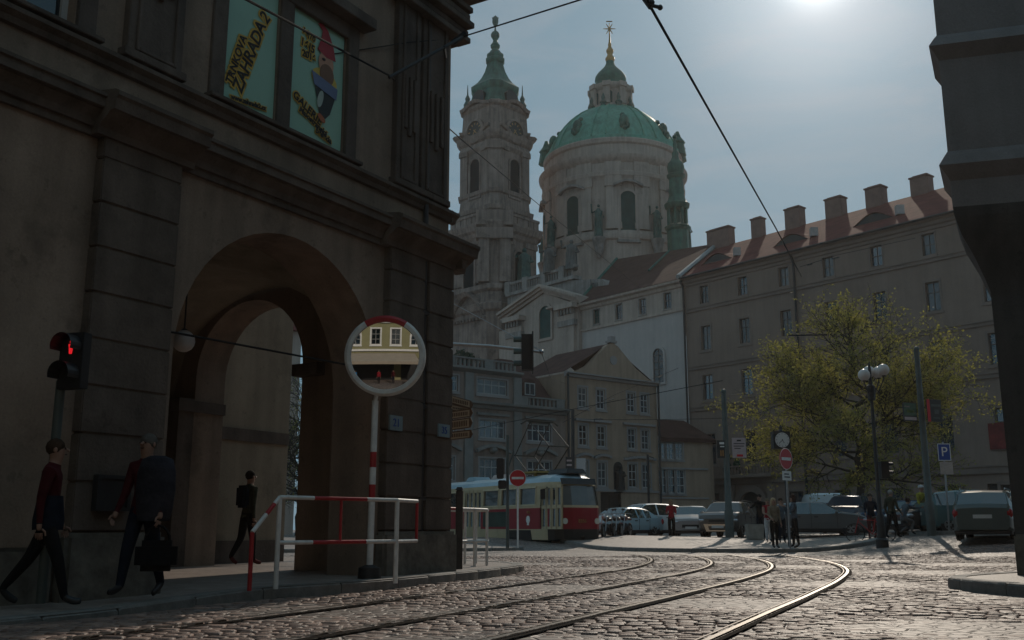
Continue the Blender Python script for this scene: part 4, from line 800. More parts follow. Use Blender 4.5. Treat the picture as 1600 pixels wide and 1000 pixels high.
mb.fbox(FG, 0, 11.15, 3.95, 4.15, -.02, .12)
for s_ in gs[:2] + [8.7]:
    w_ = 1.0 if s_ < 8 else 2.0; mb.fbox(FG, s_ - w_, s_ + w_, 9.95, 10.15, -.02, .28)
    for x in np.linspace(-w_, w_, 9)[:-1]: mb.fbox(FG, s_ + x, s_ + x + w_ / 4, 6.75 + .25 * math.cos(x / w_ * 1.5) , 6.97 + .25 * math.cos(x / w_ * 1.5), -.02, .25)
mb.disc(FG.pt(5.75, 15.7, .06), FG.n.to_3d(), .42, .1); mb.build("trim", TRIMW, gh)
for s_ in gs:
    for z, w_, h_ in gr: window(FG, s_, z, w_, h_, gh, WOODW, GL, 2, 3, deep=.16, fw=.08, bar=.07, sur=TRIMW, surw=.17)
mb = MB(); mb.prism(FG, arch_shape(6.05, 3.9, 6.6, 1.1), -.02, .02); mb.build("statue_niche", BLACKP, gh)
statue(FG.pt(6.05, 4.1, .25), 2.1, gh, M("black_statue_stone", (.03, .03, .03), rough=.8))
mb = MB(); mb.fbox(FG, 3.92, 6.38, .3, 3.88, -.3, -.2); mb.frame(FG, 3.91, 6.39, .3, 3.89, .12, -.2, -.1); mb.fbox(FG, 5.1, 5.2, .4, 3.7, -.2, -.1); mb.build("shop_front", GLASS("shop_glass", (.012, .014, .016), rough=.15), gh)
mb = MB(); mb.prism(FG, arch_shape(8.2, -1, 3.0, 2.4), -.02, .03); mb.build("arched_door", MATS["dark_gate_wood"], gh)
mb = MB(); mb.poly([FG.pt(-.2, 14.1, .1), FG.pt(5.7, 17.3, -.4), FG.pt(5.7, 17.3, -8), FG.pt(-.2, 14.1, -8)]); mb.poly([FG.pt(11.3, 14.1, -.3), FG.pt(5.7, 17.3, -.4), FG.pt(5.7, 17.3, -8), FG.pt(11.3, 14.1, -8)]); mb.build("roof", TILED, gh)
mb = MB(); mb.tube([FG.pt(.1, 13.9, .3), FG.pt(.1, -1, .2)], .1); mb.build("drainpipe", IRON, gh); mb = MB(); mb.tube([FG.pt(11.1, 13.9, .3), FG.pt(11.1, -1, .2)], .1); mb.build("drainpipe", IRON, gh)

ph = thing("balustraded_palace", "grey palace with roof balustrades, mansard dormer and hooded windows behind the tram", "palace", FG.pt(-6, 0))
mb = MB(); A0 = -20
lw1 = [-2.9, -7.8, -12.7, -17.2]
pop = [(s_ - 1.27, s_ + 1.27, 7.93, 9.4) for s_ in lw1] + [(s_ - 1.25, s_ + 1.25, 4.5, 6.3) for s_ in lw1] + [(s_ - 1.5, s_ + 1.5, 11.5, 12.75) for s_ in lw1[1:]] + [(s_ - 1.2, s_ + 1.2, .2, 3.2) for s_ in lw1]
wall_open(mb, FG, A0, -.02, -1, 10.6, pop, .22); wall_open(mb, FG, A0, -5.1, 10.6, 13.4, pop, .22); mb.poly([FG.pt(-5.1, 10.6), FG.pt(-5.1, 13.4), FG.pt(-5.1, 13.4, -10), FG.pt(-5.1, 10.6, -10)]); mb.poly([FG.pt(A0, 13.4), FG.pt(-5.1, 13.4), FG.pt(-5.1, 13.4, -10), FG.pt(A0, 13.4, -10)]); mb.poly([FG.pt(-5.1, 10.62), FG.pt(-.02, 10.62), FG.pt(-.02, 10.62, -4), FG.pt(-5.1, 10.62, -4)])
mb.build("wall", PL_P, ph)
mb = MB(); mould(FG, A0, .0, [(10.25, -.02), (10.3, .2), (10.5, .3), (10.6, .7), (10.78, .75), (10.85, -.02)], mb); mould(FG, A0, -4.9, [(13.1, -.02), (13.2, .2), (13.35, .5), (13.5, .5), (13.55, -.02)], mb)
for s_ in lw1:
    for x in np.linspace(-1.7, 1.7, 12)[:-1]: zz = 6.7 + .5 * math.cos(x / 1.7 * 1.5); mb.prism(FG, [(s_ + x, zz), (s_ + x + .309, 6.7 + .5 * math.cos((x + .309) / 1.7 * 1.5)), (s_ + x + .309, 6.95 + .5 * math.cos((x + .309) / 1.7 * 1.5)), (s_ + x, zz + .25)], -.02, .4)
    mb.fbox(FG, s_ - 1.6, s_ + 1.6, 9.75, 9.95, -.02, .25); mb.ball(FG.pt(s_, 7.0, .1), .4, 8, (1, 1, .7))
for q in (-5.3, -10.2, -15): mb.fbox(FG, q - .4, q + .4, -1, 10.25, -.02, .2); mb.fbox(FG, q - .4, q + .4, 10.85, 13.1, -.02, .2)
for a0, a1, z in ((-20, -5.2, 13.5), (-5.0, -.1, 10.8)):
    mb.fbox(FG, a0, a1, z, z + .12, -.35, .05); mb.fbox(FG, a0, a1, z + .72, z + .85, -.35, .08); n = int((a1 - a0) / .42)
    for k in range(n):
        x = a0 + (a1 - a0) * (k + .5) / n
        if k % 9 in (0, 1) : mb.fbox(FG, x - .22, x + .22, z + .1, z + .74, -.33, .06)
        else: mb.fbox(FG, x - .09, x + .09, z + .1, z + .74, -.25, -.06)
mb.build("balustrade_and_cornice", M("palace_trim", (.21, .195, .18), var=.2, scale=.8, bump=.2, bscale=14, rough=.9), ph)
for a0, a1, z0, z1 in pop: window(FG, (a0 + a1) / 2, (z0 + z1) / 2, a1 - a0, z1 - z0, ph, WOODW if z0 > 1 else WOODB, GL, 4, 2, deep=.18, fw=.09, bar=.08, sur=TRIMW if z0 > 1 else None, surw=.14, transom=.62)
mb = MB(); rr_ = [(-5.0, 10.7, -.6), (-.1, 10.7, -.6), (-.1, 10.7, -12), (-5.0, 10.7, -12)]; r2_ = [(-4.0, 13.6, -2.2), (-1.2, 13.6, -2.2), (-1.2, 13.6, -10), (-4.0, 13.6, -10)]; r3_ = [(-3.4, 15.6, -5), (-2.0, 15.6, -5), (-2.0, 15.6, -8), (-3.4, 15.6, -8)]
mb.loft([[FG.pt(*q) for q in r] for r in (rr_, r2_, r3_)]); mr_ = mb.build("mansard_roof", TILED, ph)
mb = MB(); mb.prism(FG, [(-3.9, 11.8), (-2.5, 11.8), (-2.5, 12.9), (-2.8, 13.2), (-3.2, 13.3), (-3.6, 13.2), (-3.9, 12.9)], -3, -.9); dm = mb.build("dormer", TILED, mr_); mb = MB(); mb.frame(FG, -3.75, -2.65, 11.9, 12.95, .08, -.9, -.85); mb.fbox(FG, -3.23, -3.17, 11.95, 12.9, -.9, -.86); mb.build("dormer_frame", WOODW, mr_)
MB().poly([FG.pt(-3.7, 11.95, -.88), FG.pt(-2.7, 11.95, -.88), FG.pt(-2.7, 12.9, -.88), FG.pt(-3.7, 12.9, -.88)]).build("dormer_pane", GL[0], mr_)
for k, px in enumerate((733, 745)):
    t = thing("terrace_shrub", ("round", "small green")[k] + " potted shrub on the palace roof terrace", "shrub", FG.pt(FG.px(px, 555)[0], 13.5, -1.2), "roof terrace shrubs"); c = FG.pt(FG.px(px, 555)[0], 14.4, -1.2); mb = MB()
    for q in range(220):
        d = Vector((rnd.gauss(0, 1), rnd.gauss(0, 1), rnd.gauss(0, 1))).normalized() * rnd.uniform(.4, .8 - .2 * k); u = Vector((rnd.gauss(0, 1), rnd.gauss(0, 1), rnd.gauss(0, 1))).normalized() * .13; v = u.orthogonal().normalized() * .1; mb.poly([c + d + u, c + d + v, c + d - u, c + d - v])
    mb.build("foliage", MATS["evergreen_leaf"], t); mb = MB(); mb.lathe((c.x, c.y), [(13.5, .3), (14.0, .4)], 10); mb.build("pot", TILE, t)

FS = Fac((FG.pt(11.3, 0)).xy + Vector((0, .5)), (.93, .37))
lh = thing("low_corner_house", "low cream house with steep roof squeezed between gabled and grey buildings", "house", FS.pt(0, 0))
mb = MB(); sx_ = [FS.px(x, 700)[0] for x in (1034, 1047, 1061)]; zz1, zz0 = FS.px(1050, 705)[1], FS.px(1050, 752)[1]
sop = [(s_ - .4, s_ + .4, zz1 - .75, zz1 + .75) for s_ in sx_] + [(s_ - .5, s_ + .5, zz0 - 1.1, zz0 + 1.1) for s_ in sx_]; ze = FS.px(1050, 686)[1]
wall_open(mb, FS, 0, 5.2, -1, ze, sop, .18); nB = 6
pr_ = Vector(FS.pt(5.2, 0))
arcp = [FS.pt(5.2 + .0 + 1.3 * math.sin(R(a)), 0, -1.3 + 1.3 * math.cos(R(a))) for a in range(0, 91, 15)]
for a, b_ in zip(arcp, arcp[1:]): mb.poly([(a.x, a.y, -1), (b_.x, b_.y, -1), (b_.x, b_.y, ze), (a.x, a.y, ze)])
mb.poly([FS.pt(6.5, -1, -1.3), FS.pt(6.5, -1, -8), FS.pt(6.5, ze, -8), FS.pt(6.5, ze, -1.3)]); mb.build("wall", PL_G, lh)
mb = MB(); ec = [FS.pt(-.1, 0, .35)] + [FS.pt(5.2 + 1.65 * math.sin(R(a)), 0, -1.3 + 1.65 * math.cos(R(a))) for a in range(0, 91, 15)] + [FS.pt(6.85, 0, -8)]
mb.loft([[(p.x, p.y, z) for p in ec] for z in (ze - .25, ze + .12)], cap=False, closed=False); mb.loft([[(p.x, p.y, ze + .12) for p in ec], [FS.pt(-.1, ze + 2.1, -2.5)] + [FS.pt(4.4, ze + 2.1, -2.6)] * (len(ec) - 2) + [FS.pt(4.4, ze + 2.1, -8)]], cap=False, closed=False); mb.build("roof", TILED, lh)
mb = MB(); zb_ = (zz1 + zz0) / 2; mb.fbox(FS, 0, 5.2, zb_ - .3, zb_ - .12, -.02, .15); mb.fbox(FS, 0, 5.2, zz0 - 1.6, zz0 - 1.45, -.02, .12); mb.build("string_course", TRIMW, lh)
for a0, a1, z0, z1 in sop: window(FS, (a0 + a1) / 2, (z0 + z1) / 2, a1 - a0, z1 - z0, lh, WOODW, GL, 2, 3, deep=.14, fw=.08, bar=.07, sur=TRIMW, surw=.12)

# ------------------------------------------------------------------ dark building on the right edge with its overhanging upper storeys
FR = Fac((7.32, 14.9), (.96, -.28))
PL_R = M("side_plaster_glare", (.25, .22, .21), var=.15, scale=.5, bump=.25, bscale=20, streak=.08, rough=.92)  # lens glare over the upper storeys put into this lighter colour
rb = thing("overhanging_house", "dark plastered house at right edge with upper storeys jutting out on corbels", "building", FR.pt(0, 0))
sdv = Vector((7.55, 14.9)).normalized()
mb = MB()
def slab(s0, z0, z1, back=16, o=0):
    a, b_ = FR.pt(s0, 0, o).xy, FR.pt(14, 0, o).xy; sd = Vector((a.x + .12 * 1, a.y)).normalized(); sd = Vector((sd.x + .035, sd.y)).normalized(); c, d = b_ + sd * back, a + sd * back
    return [[(p.x, p.y, z) for p in (a, b_, c, d)] for z in (z0, z1)]
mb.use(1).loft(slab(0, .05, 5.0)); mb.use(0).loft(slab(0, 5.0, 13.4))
def chain(lst):
    rings = []
    for s0, z, o in lst: rings.append(slab(s0, z, z, back=1.3, o=o)[0])
    mb.loft(rings)
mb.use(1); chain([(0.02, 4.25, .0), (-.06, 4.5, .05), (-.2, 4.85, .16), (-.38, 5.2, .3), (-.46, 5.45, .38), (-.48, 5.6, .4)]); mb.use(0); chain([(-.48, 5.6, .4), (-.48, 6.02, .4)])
mb.use(0); chain([(-.48, 6.02, .4), (-.53, 6.1, .46), (-.64, 6.24, .55), (-.53, 6.42, .46), (-.48, 6.5, .4), (-.48, 8.02, .4)]); chain([(-.48, 8.02, .4), (-.53, 8.1, .46), (-.63, 8.22, .55), (-.53, 8.38, .46), (-.48, 8.45, .4), (-.48, 13.5, .4)])
mb.build("wall", [PL_R, M("side_plaster_no_glare", (.10, .09, .083), var=.2, scale=.6, bump=.3, streak=.3, rough=.92)], rb)  # darker copy of the plaster for the wall and corbel below the glare
mb = MB(); mb.loft(slab(-.03, .05, .7, o=.05)); mb.build("plinth", PLINTH, rb, bevel=.03)
for s_, z in ((2.2, 7.2), (4.4, 7.2)): window(FR, s_, z, 1.0, 1.3, rb, WOODB, GL, 2, 2, o=.415, deep=.012, fw=.07, sur=PL_C2, surw=.14)
# ------------------------------------------------------------------ tram
CREAM = M("tram_cream", (.46, .36, .22), var=.15, scale=1.5, bump=.03, rough=.4, spec=.3); TRED = M("tram_red", (.25, .012, .02), var=.12, scale=1.5, bump=.03, rough=.4, spec=.25)
TROOF = M("tram_roof_sky_tint", (.30, .42, .48), var=.15, scale=1.2, bump=.05, rough=.35, coat=.3); UNDER = M("underframe_black", (.015, .014, .013), var=.3, scale=4, bump=.3, rough=.8)  # blue of the reflected sky put into the roof colour
TG = GLASS("tram_glass", (.03, .04, .042), rough=.05, ior=1.7)
hd = Vector((.5, -.866)).normalized(); FP = Vector((2.86, 41.5)); rgt = Vector((hd.y, -hd.x))
RS = FP + rgt * 1.25                                    # right front corner of the body
FT = Fac(RS, -hd); FT.n = rgt
tr = thing("tram", "red and cream single tram with raised pantograph and sky reflection in its roof colour", "tram", (FP.x, FP.y, 0))
sp = lambda px: FT.px(px, 785)[0]
LT = 14.2
wins = [(sp(837), sp(811)), (sp(807), sp(782)), (sp(778.5), sp(754)), (sp(723), sp(701)), ]; doors = [(sp(876), sp(844)), (sp(751), sp(726))]
d2 = doors[1][1] - doors[1][0]; e0 = wins[3][1] + .2
wins.append((e0, e0 + 1.1)); doors.append((LT - 1.0 - d2, LT - 1.0)) if LT - 1.0 - d2 > e0 + 1.2 else None
ZL = [.33, .76, .80, 1.62, 1.72, 2.52, 2.66, 2.84, 2.96, 3.03]; INS = [.02, 0, 0, 0, .01, .05, .09, .22, .5, .85]
brk = sorted({1.15, LT - .9, *[q for p in wins + doors for q in p]}); brk = [q for q in brk if 1.1 <= q <= LT - .8]
def plan(z, ins):
    lean = max(0, z - 1.62) * .2; front = [(.0 + lean, 0), (.03 + lean, .45), (.13 + lean * .95, .82), (.38 + lean * .8, 1.08), (.75 + lean * .4, 1.2)]
    half = [(s, q) for s, q in front] + [(s, 1.25) for s in brk] + [(LT - .35, 1.12), (LT - .08, .8), (LT, .4)]
    f = lambda s, q: (s + (ins * .6 if s < .8 else (-ins * .5 if s > LT - .6 else 0)), max(0, q - ins) if q > .2 else q)
    half = [f(*h_) for h_ in half]; full = half + [(LT - ins * .5, 0)] + [(s, -q) for s, q in half[:0:-1]]
    return full
def TP(s, q, z): v = FP - hd * s + rgt * q; return Vector((v.x, v.y, z))
mb = MB(); nfr = 5
def tram_cell(i, j, n):                                  # which body cells stay open for glass
    z0, z1 = ZL[j], ZL[j + 1]; P0, P1 = plan(1, 0)[i], plan(1, 0)[(i + 1) % n]
    sm, qm = (P0[0] + P1[0]) / 2, (P0[1] + P1[1]) / 2
    if 4 <= j < 5:
        if sm < .5 and abs(qm) < 1.15: return 'screen'
        if abs(qm) > 1.2 and any(a - .01 < sm < b + .01 for a, b in wins): return 'win'
    if qm > 1.2 and 1 <= j < 5 and any(a - .01 < sm < b + .01 for a, b in doors): return 'door'
    return None
PL = [plan(z, q) for z, q in zip(ZL, INS)]; n = len(PL[0]); scr = []
for j in range(len(ZL) - 1):
    for i in range(n):
        k = (i + 1) % n; q = [TP(*PL[j][i], ZL[j]), TP(*PL[j][k], ZL[j]), TP(*PL[j + 1][k], ZL[j + 1]), TP(*PL[j + 1][i], ZL[j + 1])]; c = tram_cell(i, j, n)
        if c == 'screen': scr.append((i, j))
        if c: continue
        sm = (PL[1][i][0] + PL[1][k][0]) / 2
        mb.use(3 if j == 0 and sm < .7 else 0 if j == 0 else 1 if j < 3 else 0 if j < 6 else 2); mb.poly(q)
mb.use(2).poly([TP(*p, ZL[-1]) for p in PL[-1]]); mb.use(3)
mb.build("body", [CREAM, TRED, TROOF, UNDER], tr, smooth=32); 
mb = MB()
for i, j in scr:
    k = (i + 1) % n; ii = .02; mb.poly([TP(p[0] + ii, p[1] * .985, z) for p, z in ((PL[j][i], ZL[j]), (PL[j][k], ZL[j]), (PL[j + 1][k], ZL[j + 1]), (PL[j + 1][i], ZL[j + 1]))])
mb.build("windscreen", GLASS("tram_windscreen", (.10, .105, .10), rough=.06, ior=1.7), tr, smooth=60)  # paler glass colour stands in for reflections and the inside showing through
mb = MB()
for a, q in ((.18, .05), (.22, -.5)): mb.tube([TP(a - .06, q, 1.74), TP(a + .02, q + .35, 2.2)], .02, 5)
mb.build("wiper", BLACKP, tr)
for a, b_ in wins:
    for sg in (1, -1):
        mb = MB(); P = lambda s, z, o: TP(s, sg * (1.25 - o), z); mb.poly([P(a, 1.72, .05), P(b_, 1.72, .05), P(b_, 2.52, .09), P(a, 2.52, .09)])
        wv = mb.build("window", TG, tr); mb = MB()
        for s0, s1, z0, z1 in ((a, b_, 1.72, 1.78), (a, b_, 2.44, 2.52), (a, a + .06, 1.78, 2.44), (b_ - .06, b_, 1.78, 2.44)): mb.hexa([P(s0, z0, -.012), P(s1, z0, -.012), P(s1, z0, .1), P(s0, z0, .1), P(s0, z1, -.0 + .03), P(s1, z1, .03), P(s1, z1, .12), P(s0, z1, .12)])
        mb.build("window_frame", CREAM, wv)
for a, b_ in doors:
    mb = MB(); P = lambda s, z, o: TP(s, 1.25 - o, z); m4 = (b_ - a) / 4
    mb.use(0).poly([P(a, .76, .1), P(b_, .76, .1), P(b_, 2.52, .12), P(a, 2.52, .12)])
    for k in range(4):
        s0, s1 = a + m4 * k + .02, a + m4 * (k + 1) - .02
        for z0, z1 in ((.76, .86), (1.58, 1.72), (2.4, 2.52)): mb.hexa([P(s0, z0, .04), P(s1, z0, .04), P(s1, z0, .1), P(s0, z0, .1), P(s0, z1, .05), P(s1, z1, .05), P(s1, z1, .12), P(s0, z1, .12)])
        for q0, q1 in ((s0, s0 + .07), (s1 - .07, s1)): mb.hexa([P(q0, .76, .045), P(q1, .76, .045), P(q1, .76, .1), P(q0, .76, .1), P(q0, 2.52, .055), P(q1, 2.52, .055), P(q1, 2.52, .12), P(q0, 2.52, .12)])
    dr = mb.build("door", CREAM, tr); mb = MB()
    for k in range(4):
        s0, s1 = a + m4 * k + .08, a + m4 * (k + 1) - .08
        for z0, z1 in ((.87, 1.56), (1.73, 2.38)): mb.poly([P(s0, z0, .075), P(s1, z0, .075), P(s1, z1, .085), P(s0, z1, .085)])
    mb.build("door_glass", TG, dr)
mb = MB(); mb.box(0, 1, 0, 1, 0, 1); mb.v = [TP(.16 + .1 * v.x + .1 * v.z, -.82 + 1.64 * v.y, 2.56 + .25 * v.z) for v in mb.v]; mb.build("destination_box", BLACKP, tr)
for q in (.78, -.78): mb = MB(); mb.disc(TP(.06, q, 1.08), (hd.x, hd.y, 0), .12, .1); mb.build("headlight", M("headlamp_glass", (.65, .6, .5), rough=.12, var=0, bump=0), tr)
FTF = Fac(FP + hd * .012, (hd.y, -hd.x)); FTF.n = hd
text("8356", .2, FTF, 0, 1.08, .004, GOLD, tr, "fleet_number", ext=.01)
mb = MB(); mb.fbox(FT, sp(793), sp(755), .86, 1.5, -.0, .012); mb.build("advert_panel", M("dark_green_advert", (.02, .045, .035), spec=.2, var=.5, scale=1.5, bump=0, rough=.35), tr)
mb = MB(); c = FT.pt(sp(825), 1.15, .008); mb.disc(c, rgt.to_3d(), .16, .01, 14); mb.fbox(FT, sp(826.5), sp(823.5), .92, 1.0, 0, .01); mb.build("city_emblem", WHITEP, tr)
text("8356", .14, FT, sp(826), 1.45, .008, GOLD, tr, "fleet_number", ext=.004)
mb = MB(); mb.box(-.1, .1, -.12, .12, 0, .4); mb.v = [TP(.75, 1.42, 1.95) + v for v in mb.v]; mb.tube([TP(.7, 1.2, 2.45), TP(.75, 1.42, 2.3)], .02, 5); mb.build("mirror", BLACKP, tr, bevel=.03)
mb = MB()
for s0, s1 in ((1.9, 4.0), (9.4, 11.4)):
    mb.hexa([TP(s0, 1.255, .12), TP(s1, 1.255, .12), TP(s1, -1.255, .12), TP(s0, -1.255, .12), TP(s0 + .1, 1.255, .72), TP(s1 - .1, 1.255, .72), TP(s1 - .1, -1.255, .72), TP(s0 + .1, -1.255, .72)])
mb.hexa([TP(1.0, .95, .2), TP(LT - .8, .95, .2), TP(LT - .8, -.95, .2), TP(1.0, -.95, .2), TP(.4, 1.0, .5), TP(LT - .5, 1, .5), TP(LT - .5, -1, .5), TP(.4, -1, .5)])
mb.tube([TP(-.25, 0, .45), TP(.6, 0, .45)], .08, 6); mb.build("bogie", UNDER, tr)
for s0 in (2.15, 3.7, 9.7, 11.2):
    for q in (.72, -.72): mb = MB(); c = TP(s0, q, .33); mb.disc(c, rgt.to_3d(), .33, .1); mb.build("wheel", STEEL, tr)
def near(px, py): return FT.px(px, py, -.75)
(sb, zb), (sk1, zk1), (sk2, zk2), (stp, ztp) = near(829, 738), near(805, 712), near(858, 697), near(828, 660)
mb = MB()
for q in (.5, -.5):
    B_ = lambda s, z: TP(s, q, z)
    for sk, zk in ((sk1, zk1), (sk2, zk2)): mb.tube([B_(sb + (.25 if sk > sb else -.25), 3.2), B_(sk, zk)], .028, 6); mb.tube([B_(sk, zk), B_(stp, ztp)], .024, 6)
for s, z in ((sk1, zk1), (sk2, zk2), (stp, ztp)): mb.tube([TP(s, .55, z), TP(s, -.55, z)], .03, 6)
mb.tube([TP(stp, .95, ztp - .08), TP(stp, .7, ztp + .06), TP(stp, -.7, ztp + .06), TP(stp, -.95, ztp - .08)], .04, 6)
pg = mb.build("pantograph", M("pantograph_metal", (.06, .05, .04), var=.2, rough=.3, metal=.8, bump=.05), tr, smooth=50)
mb = MB(); mb.hexa([TP(sb - .9, .75, 3.12), TP(sb + .9, .75, 3.12), TP(sb + .9, -.75, 3.12), TP(sb - .9, -.75, 3.12), TP(sb - .9, .75, 3.2), TP(sb + .9, .75, 3.2), TP(sb + .9, -.75, 3.2), TP(sb - .9, -.75, 3.2)])
for s in (sb - .6, sb + .6):
    for q in (.6, -.6): mb.lathe(TP(s, q, 0).xy, [(2.98, .09), (3.03, .06), (3.06, .09), (3.12, .06)], 8)
mb.build("pantograph_base", M("ochre_insulator_frame", (.30, .2, .05), rough=.5, var=.2, bump=.1), tr)
for s0, s1, nm, mt in ((sb + 2.6, sb + 3.6, "roof_vent", M("pale_pink_cover", (.5, .4, .36), rough=.5, var=.1, bump=0)), (sb - 2.9, sb - 1.3, "roof_equipment", BLACKP), (8.5, 9.4, "roof_vent", TROOF)):
    mb = MB(); mb.hexa([TP(s0, .5, 3.0), TP(s1, .5, 3.0), TP(s1, -.5, 3.0), TP(s0, -.5, 3.0), TP(s0 + .1, .4, 3.22), TP(s1 - .1, .4, 3.22), TP(s1 - .1, -.4, 3.22), TP(s0 + .1, -.4, 3.22)]); mb.build(nm, mt, tr, bevel=.03)

# ------------------------------------------------------------------ cars
CG = GLASS("car_glass", (.02, .032, .036), rough=.03, ior=2.3); CHROME = M("chrome_trim", (.6, .6, .6), var=0, bump=0, rough=.15, metal=1)
TAIL = M("tail_lamp_red", (.35, .01, .015), var=0, bump=0, rough=.2); PLATE = M("number_plate_white", (.6, .6, .57), var=.1, bump=0, rough=.5)
def paint(nm, c, rough=.28): return M(nm, c, rough=rough, var=.06, scale=1.2, bump=0, spec=.5, coat=.8)
STY = dict(hatch=[(0, .5), (.012, .57), (.06, .63), (.15, .67), (.265, .71), (.40, .955), (.44, .985), (.56, 1), (.58, 1), (.72, .99), (.745, .985), (.86, .955), (.91, .93), (.985, .70), (1, .62)],
 sedan=[(0, .48), (.012, .55), (.06, .61), (.15, .655), (.285, .70), (.42, .96), (.46, .99), (.55, 1), (.57, 1), (.66, .985), (.685, .975), (.74, .945), (.77, .92), (.88, .73), (.99, .69), (1, .6)],
 suv=[(0, .5), (.012, .60), (.05, .66), (.14, .69), (.26, .72), (.37, .955), (.41, .985), (.55, 1), (.57, 1), (.73, .995), (.75, .99), (.90, .965), (.94, .945), (.99, .66), (1, .56)])
def car(name, label, cat, loc, yaw, L_, W, H, sty, pm, front_plate=True, group="cars parked on the square", grille=False, roof_rails=False):
    t = thing(name, label, cat, (0, 0, 0), group); ST = STY[sty]; zl = .2 if sty != 'suv' else .27; zb = H * (.655 if sty != 'suv' else .64); rings = []
    for tt, hh in ST:
        x = L_ / 2 - tt * L_; zt = hh * H; e = min(tt, 1 - tt); wf = 1 - .16 * max(0, 1 - e / .09) ** 2; w2 = W / 2 * wf; cab = zt > zb + .09
        bz = zb if cab else zt - .05; rw = (w2 * (1 - .29 * min(1, (zt - zb) / (H - zb)))) if cab else w2 * .93; lo = zl + (.1 * max(0, 1 - e / .06))
        half = [(0, lo), (w2 * .86, lo), (w2 * .97, lo + .08), (w2, lo + (bz - lo) * .5), (w2 * .985, bz - .02), (rw, zt - (.05 if cab else .012)), (rw * .86, zt), (0, zt + .018)]
        rings.append([Vector((x, q, z)) for q, z in half] + [Vector((x, -q, z)) for q, z in half[-2:0:-1]])
    n = 14; parts = {k: MB() for k in ("body", "windscreen", "rear_window", "side_window", "side_window2")}; NS = len(ST)
    top = next(i for i in range(NS) if ST[i][1] * H > zb + .09); last = max(i for i in range(NS) if ST[i][1] * H > zb + .09)
    for a in range(NS - 1):
        for b in range(n):
            c = (b + 1) % n; q = [rings[a][b], rings[a][c], rings[a + 1][c], rings[a + 1][b]]; side_ = b in (4, 9); up_ = b in (5, 6, 7, 8); k = "body"
            dx = ST[a + 1][0] - ST[a][0]
            if up_ and a == top - 1: k = "windscreen"
            elif up_ and a == last: k = "rear_window"
            elif side_ and a >= top and a < last and dx > .03 and not (sty == 'sedan' and a == last - 1): k = "side_window" if b == 4 else "side_window2"
            elif side_ and a == top - 1: k = "side_window" if b == 4 else "side_window2"
            parts[k].poly(q)
    for e_ in (0, -1): parts["body"].poly(rings[e_] if e_ else rings[e_][::-1])
    if roof_rails:
        for sg in (1, -1): parts["body"].tube([(L_ * .08, sg * W * .36, H - .02), (L_ * .05, sg * W * .37, H + .05), (-L_ * .36, sg * W * .36, H + .03), (-L_ * .38, sg * W * .36, H - .03)], .02, 5)
    bd = parts["body"].build("body", pm, t, smooth=38)
    for k in ("windscreen", "rear_window", "side_window", "side_window2"):
        if parts[k].f: parts[k].build(k.strip("2"), CG, t, smooth=30)
    mb = MB()
    for a in (top - 1, last):
        for b in (5, 9): mb = MB(); mb.tube([rings[a][b], rings[a + 1][b]], .028, 5); mb.build("pillar", pm, t, smooth=50)
    wr = .325 if sty != 'suv' else .36
    for tx in (.175, .815):
        for sg in (1, -1):
            x = L_ / 2 - tx * L_; mb = MB(); mb.use(0).disc((x, sg * (W / 2 - .02), wr), (0, sg, 0), wr, .2, 22); mb.use(1).disc((x, sg * (W / 2 - .012), wr), (0, sg, 0), wr * .62, .05, 14)
            for k in range(5): a = k * 1.2566; mb.use(0).tube([(x + wr * .2 * math.cos(a), sg * (W / 2 + .0), wr + wr * .2 * math.sin(a)), (x + wr * .5 * math.cos(a), sg * (W / 2 - .004), wr + wr * .5 * math.sin(a))], .028, 5)
            wh = mb.build("wheel", [RUB, STEEL], t, smooth=40); mb = MB(); mb.disc((x, sg * (W / 2 - .035), wr + .03), (0, sg, 0), wr + .075, .1, 22); mb.build("wheel_arch", BLACKP, t)
    mb = MB(); zh = H * .46
    for sg in (1, -1): mb = MB(); mb.ball((L_ / 2 - .13, sg * W * .37, zh), 1, 12, (.16, .2, .1)); mb.build("headlight", EMIT("emissive_car_headlamp", (1, .93, .8), 4) if name == "silver_car" and sg == 1 else M("car_headlamp", (.5, .52, .55), var=0, bump=0, rough=.08, metal=.6), t, smooth=60)  # one headlamp of the silver car is emissive
    for sg in (1, -1): mb = MB(); mb.ball((-L_ / 2 + .12, sg * W * .41, H * .52), 1, 10, (.14, .13, .16)); mb.build("tail_light", TAIL, t, smooth=60)
    mb = MB(); mb.box(L_ / 2 - .12, L_ / 2 + .012, -.42, .42, H * .28, H * .40)
    if grille: mb.box(L_ / 2 - .1, L_ / 2 + .014, -.4, .4, H * .405, H * .49)
    mb.build("grille", BLACKP, t, bevel=.02)
    if grille: mb = MB(); mb.mesh([(L_ / 2 + .02, y, z) for y, z in ((-.62, H * .36), (.62, H * .36), (.5, H * .16), (-.5, H * .16), (-.42, H * .30), (.42, H * .30), (.36, H * .2), (-.36, H * .2))], [(0, 1, 5, 4), (1, 2, 6, 5), (2, 3, 7, 6), (3, 0, 4, 7)]); mb.build("bumper_trim", CHROME, t)
    for x, s in ((L_ / 2 + (.026 if not grille else .03), 1), (-L_ / 2 - .012, -1)):
        if s == 1 and not front_plate: continue
        mb = MB(); z = H * (.25 if s == 1 else .42); mb.box(min(x, x - s * .03), max(x, x - s * .03), -.26, .26, z, z + .11); mb.build("number_plate", PLATE, t)
    for sg in (1, -1): mb = MB(); mb.ball((L_ / 2 - L_ * .31, sg * (W / 2 + .08), zb + .06), 1, 10, (.07, .1, .075)); mb.build("wing_mirror", pm, t, smooth=60)
    mb = MB(); mb.box(-L_ / 2 + .06, L_ / 2 - .06, -W * .44, W * .44, zl - .04, zl + .06); mb.build("sill", BLACKP, t)
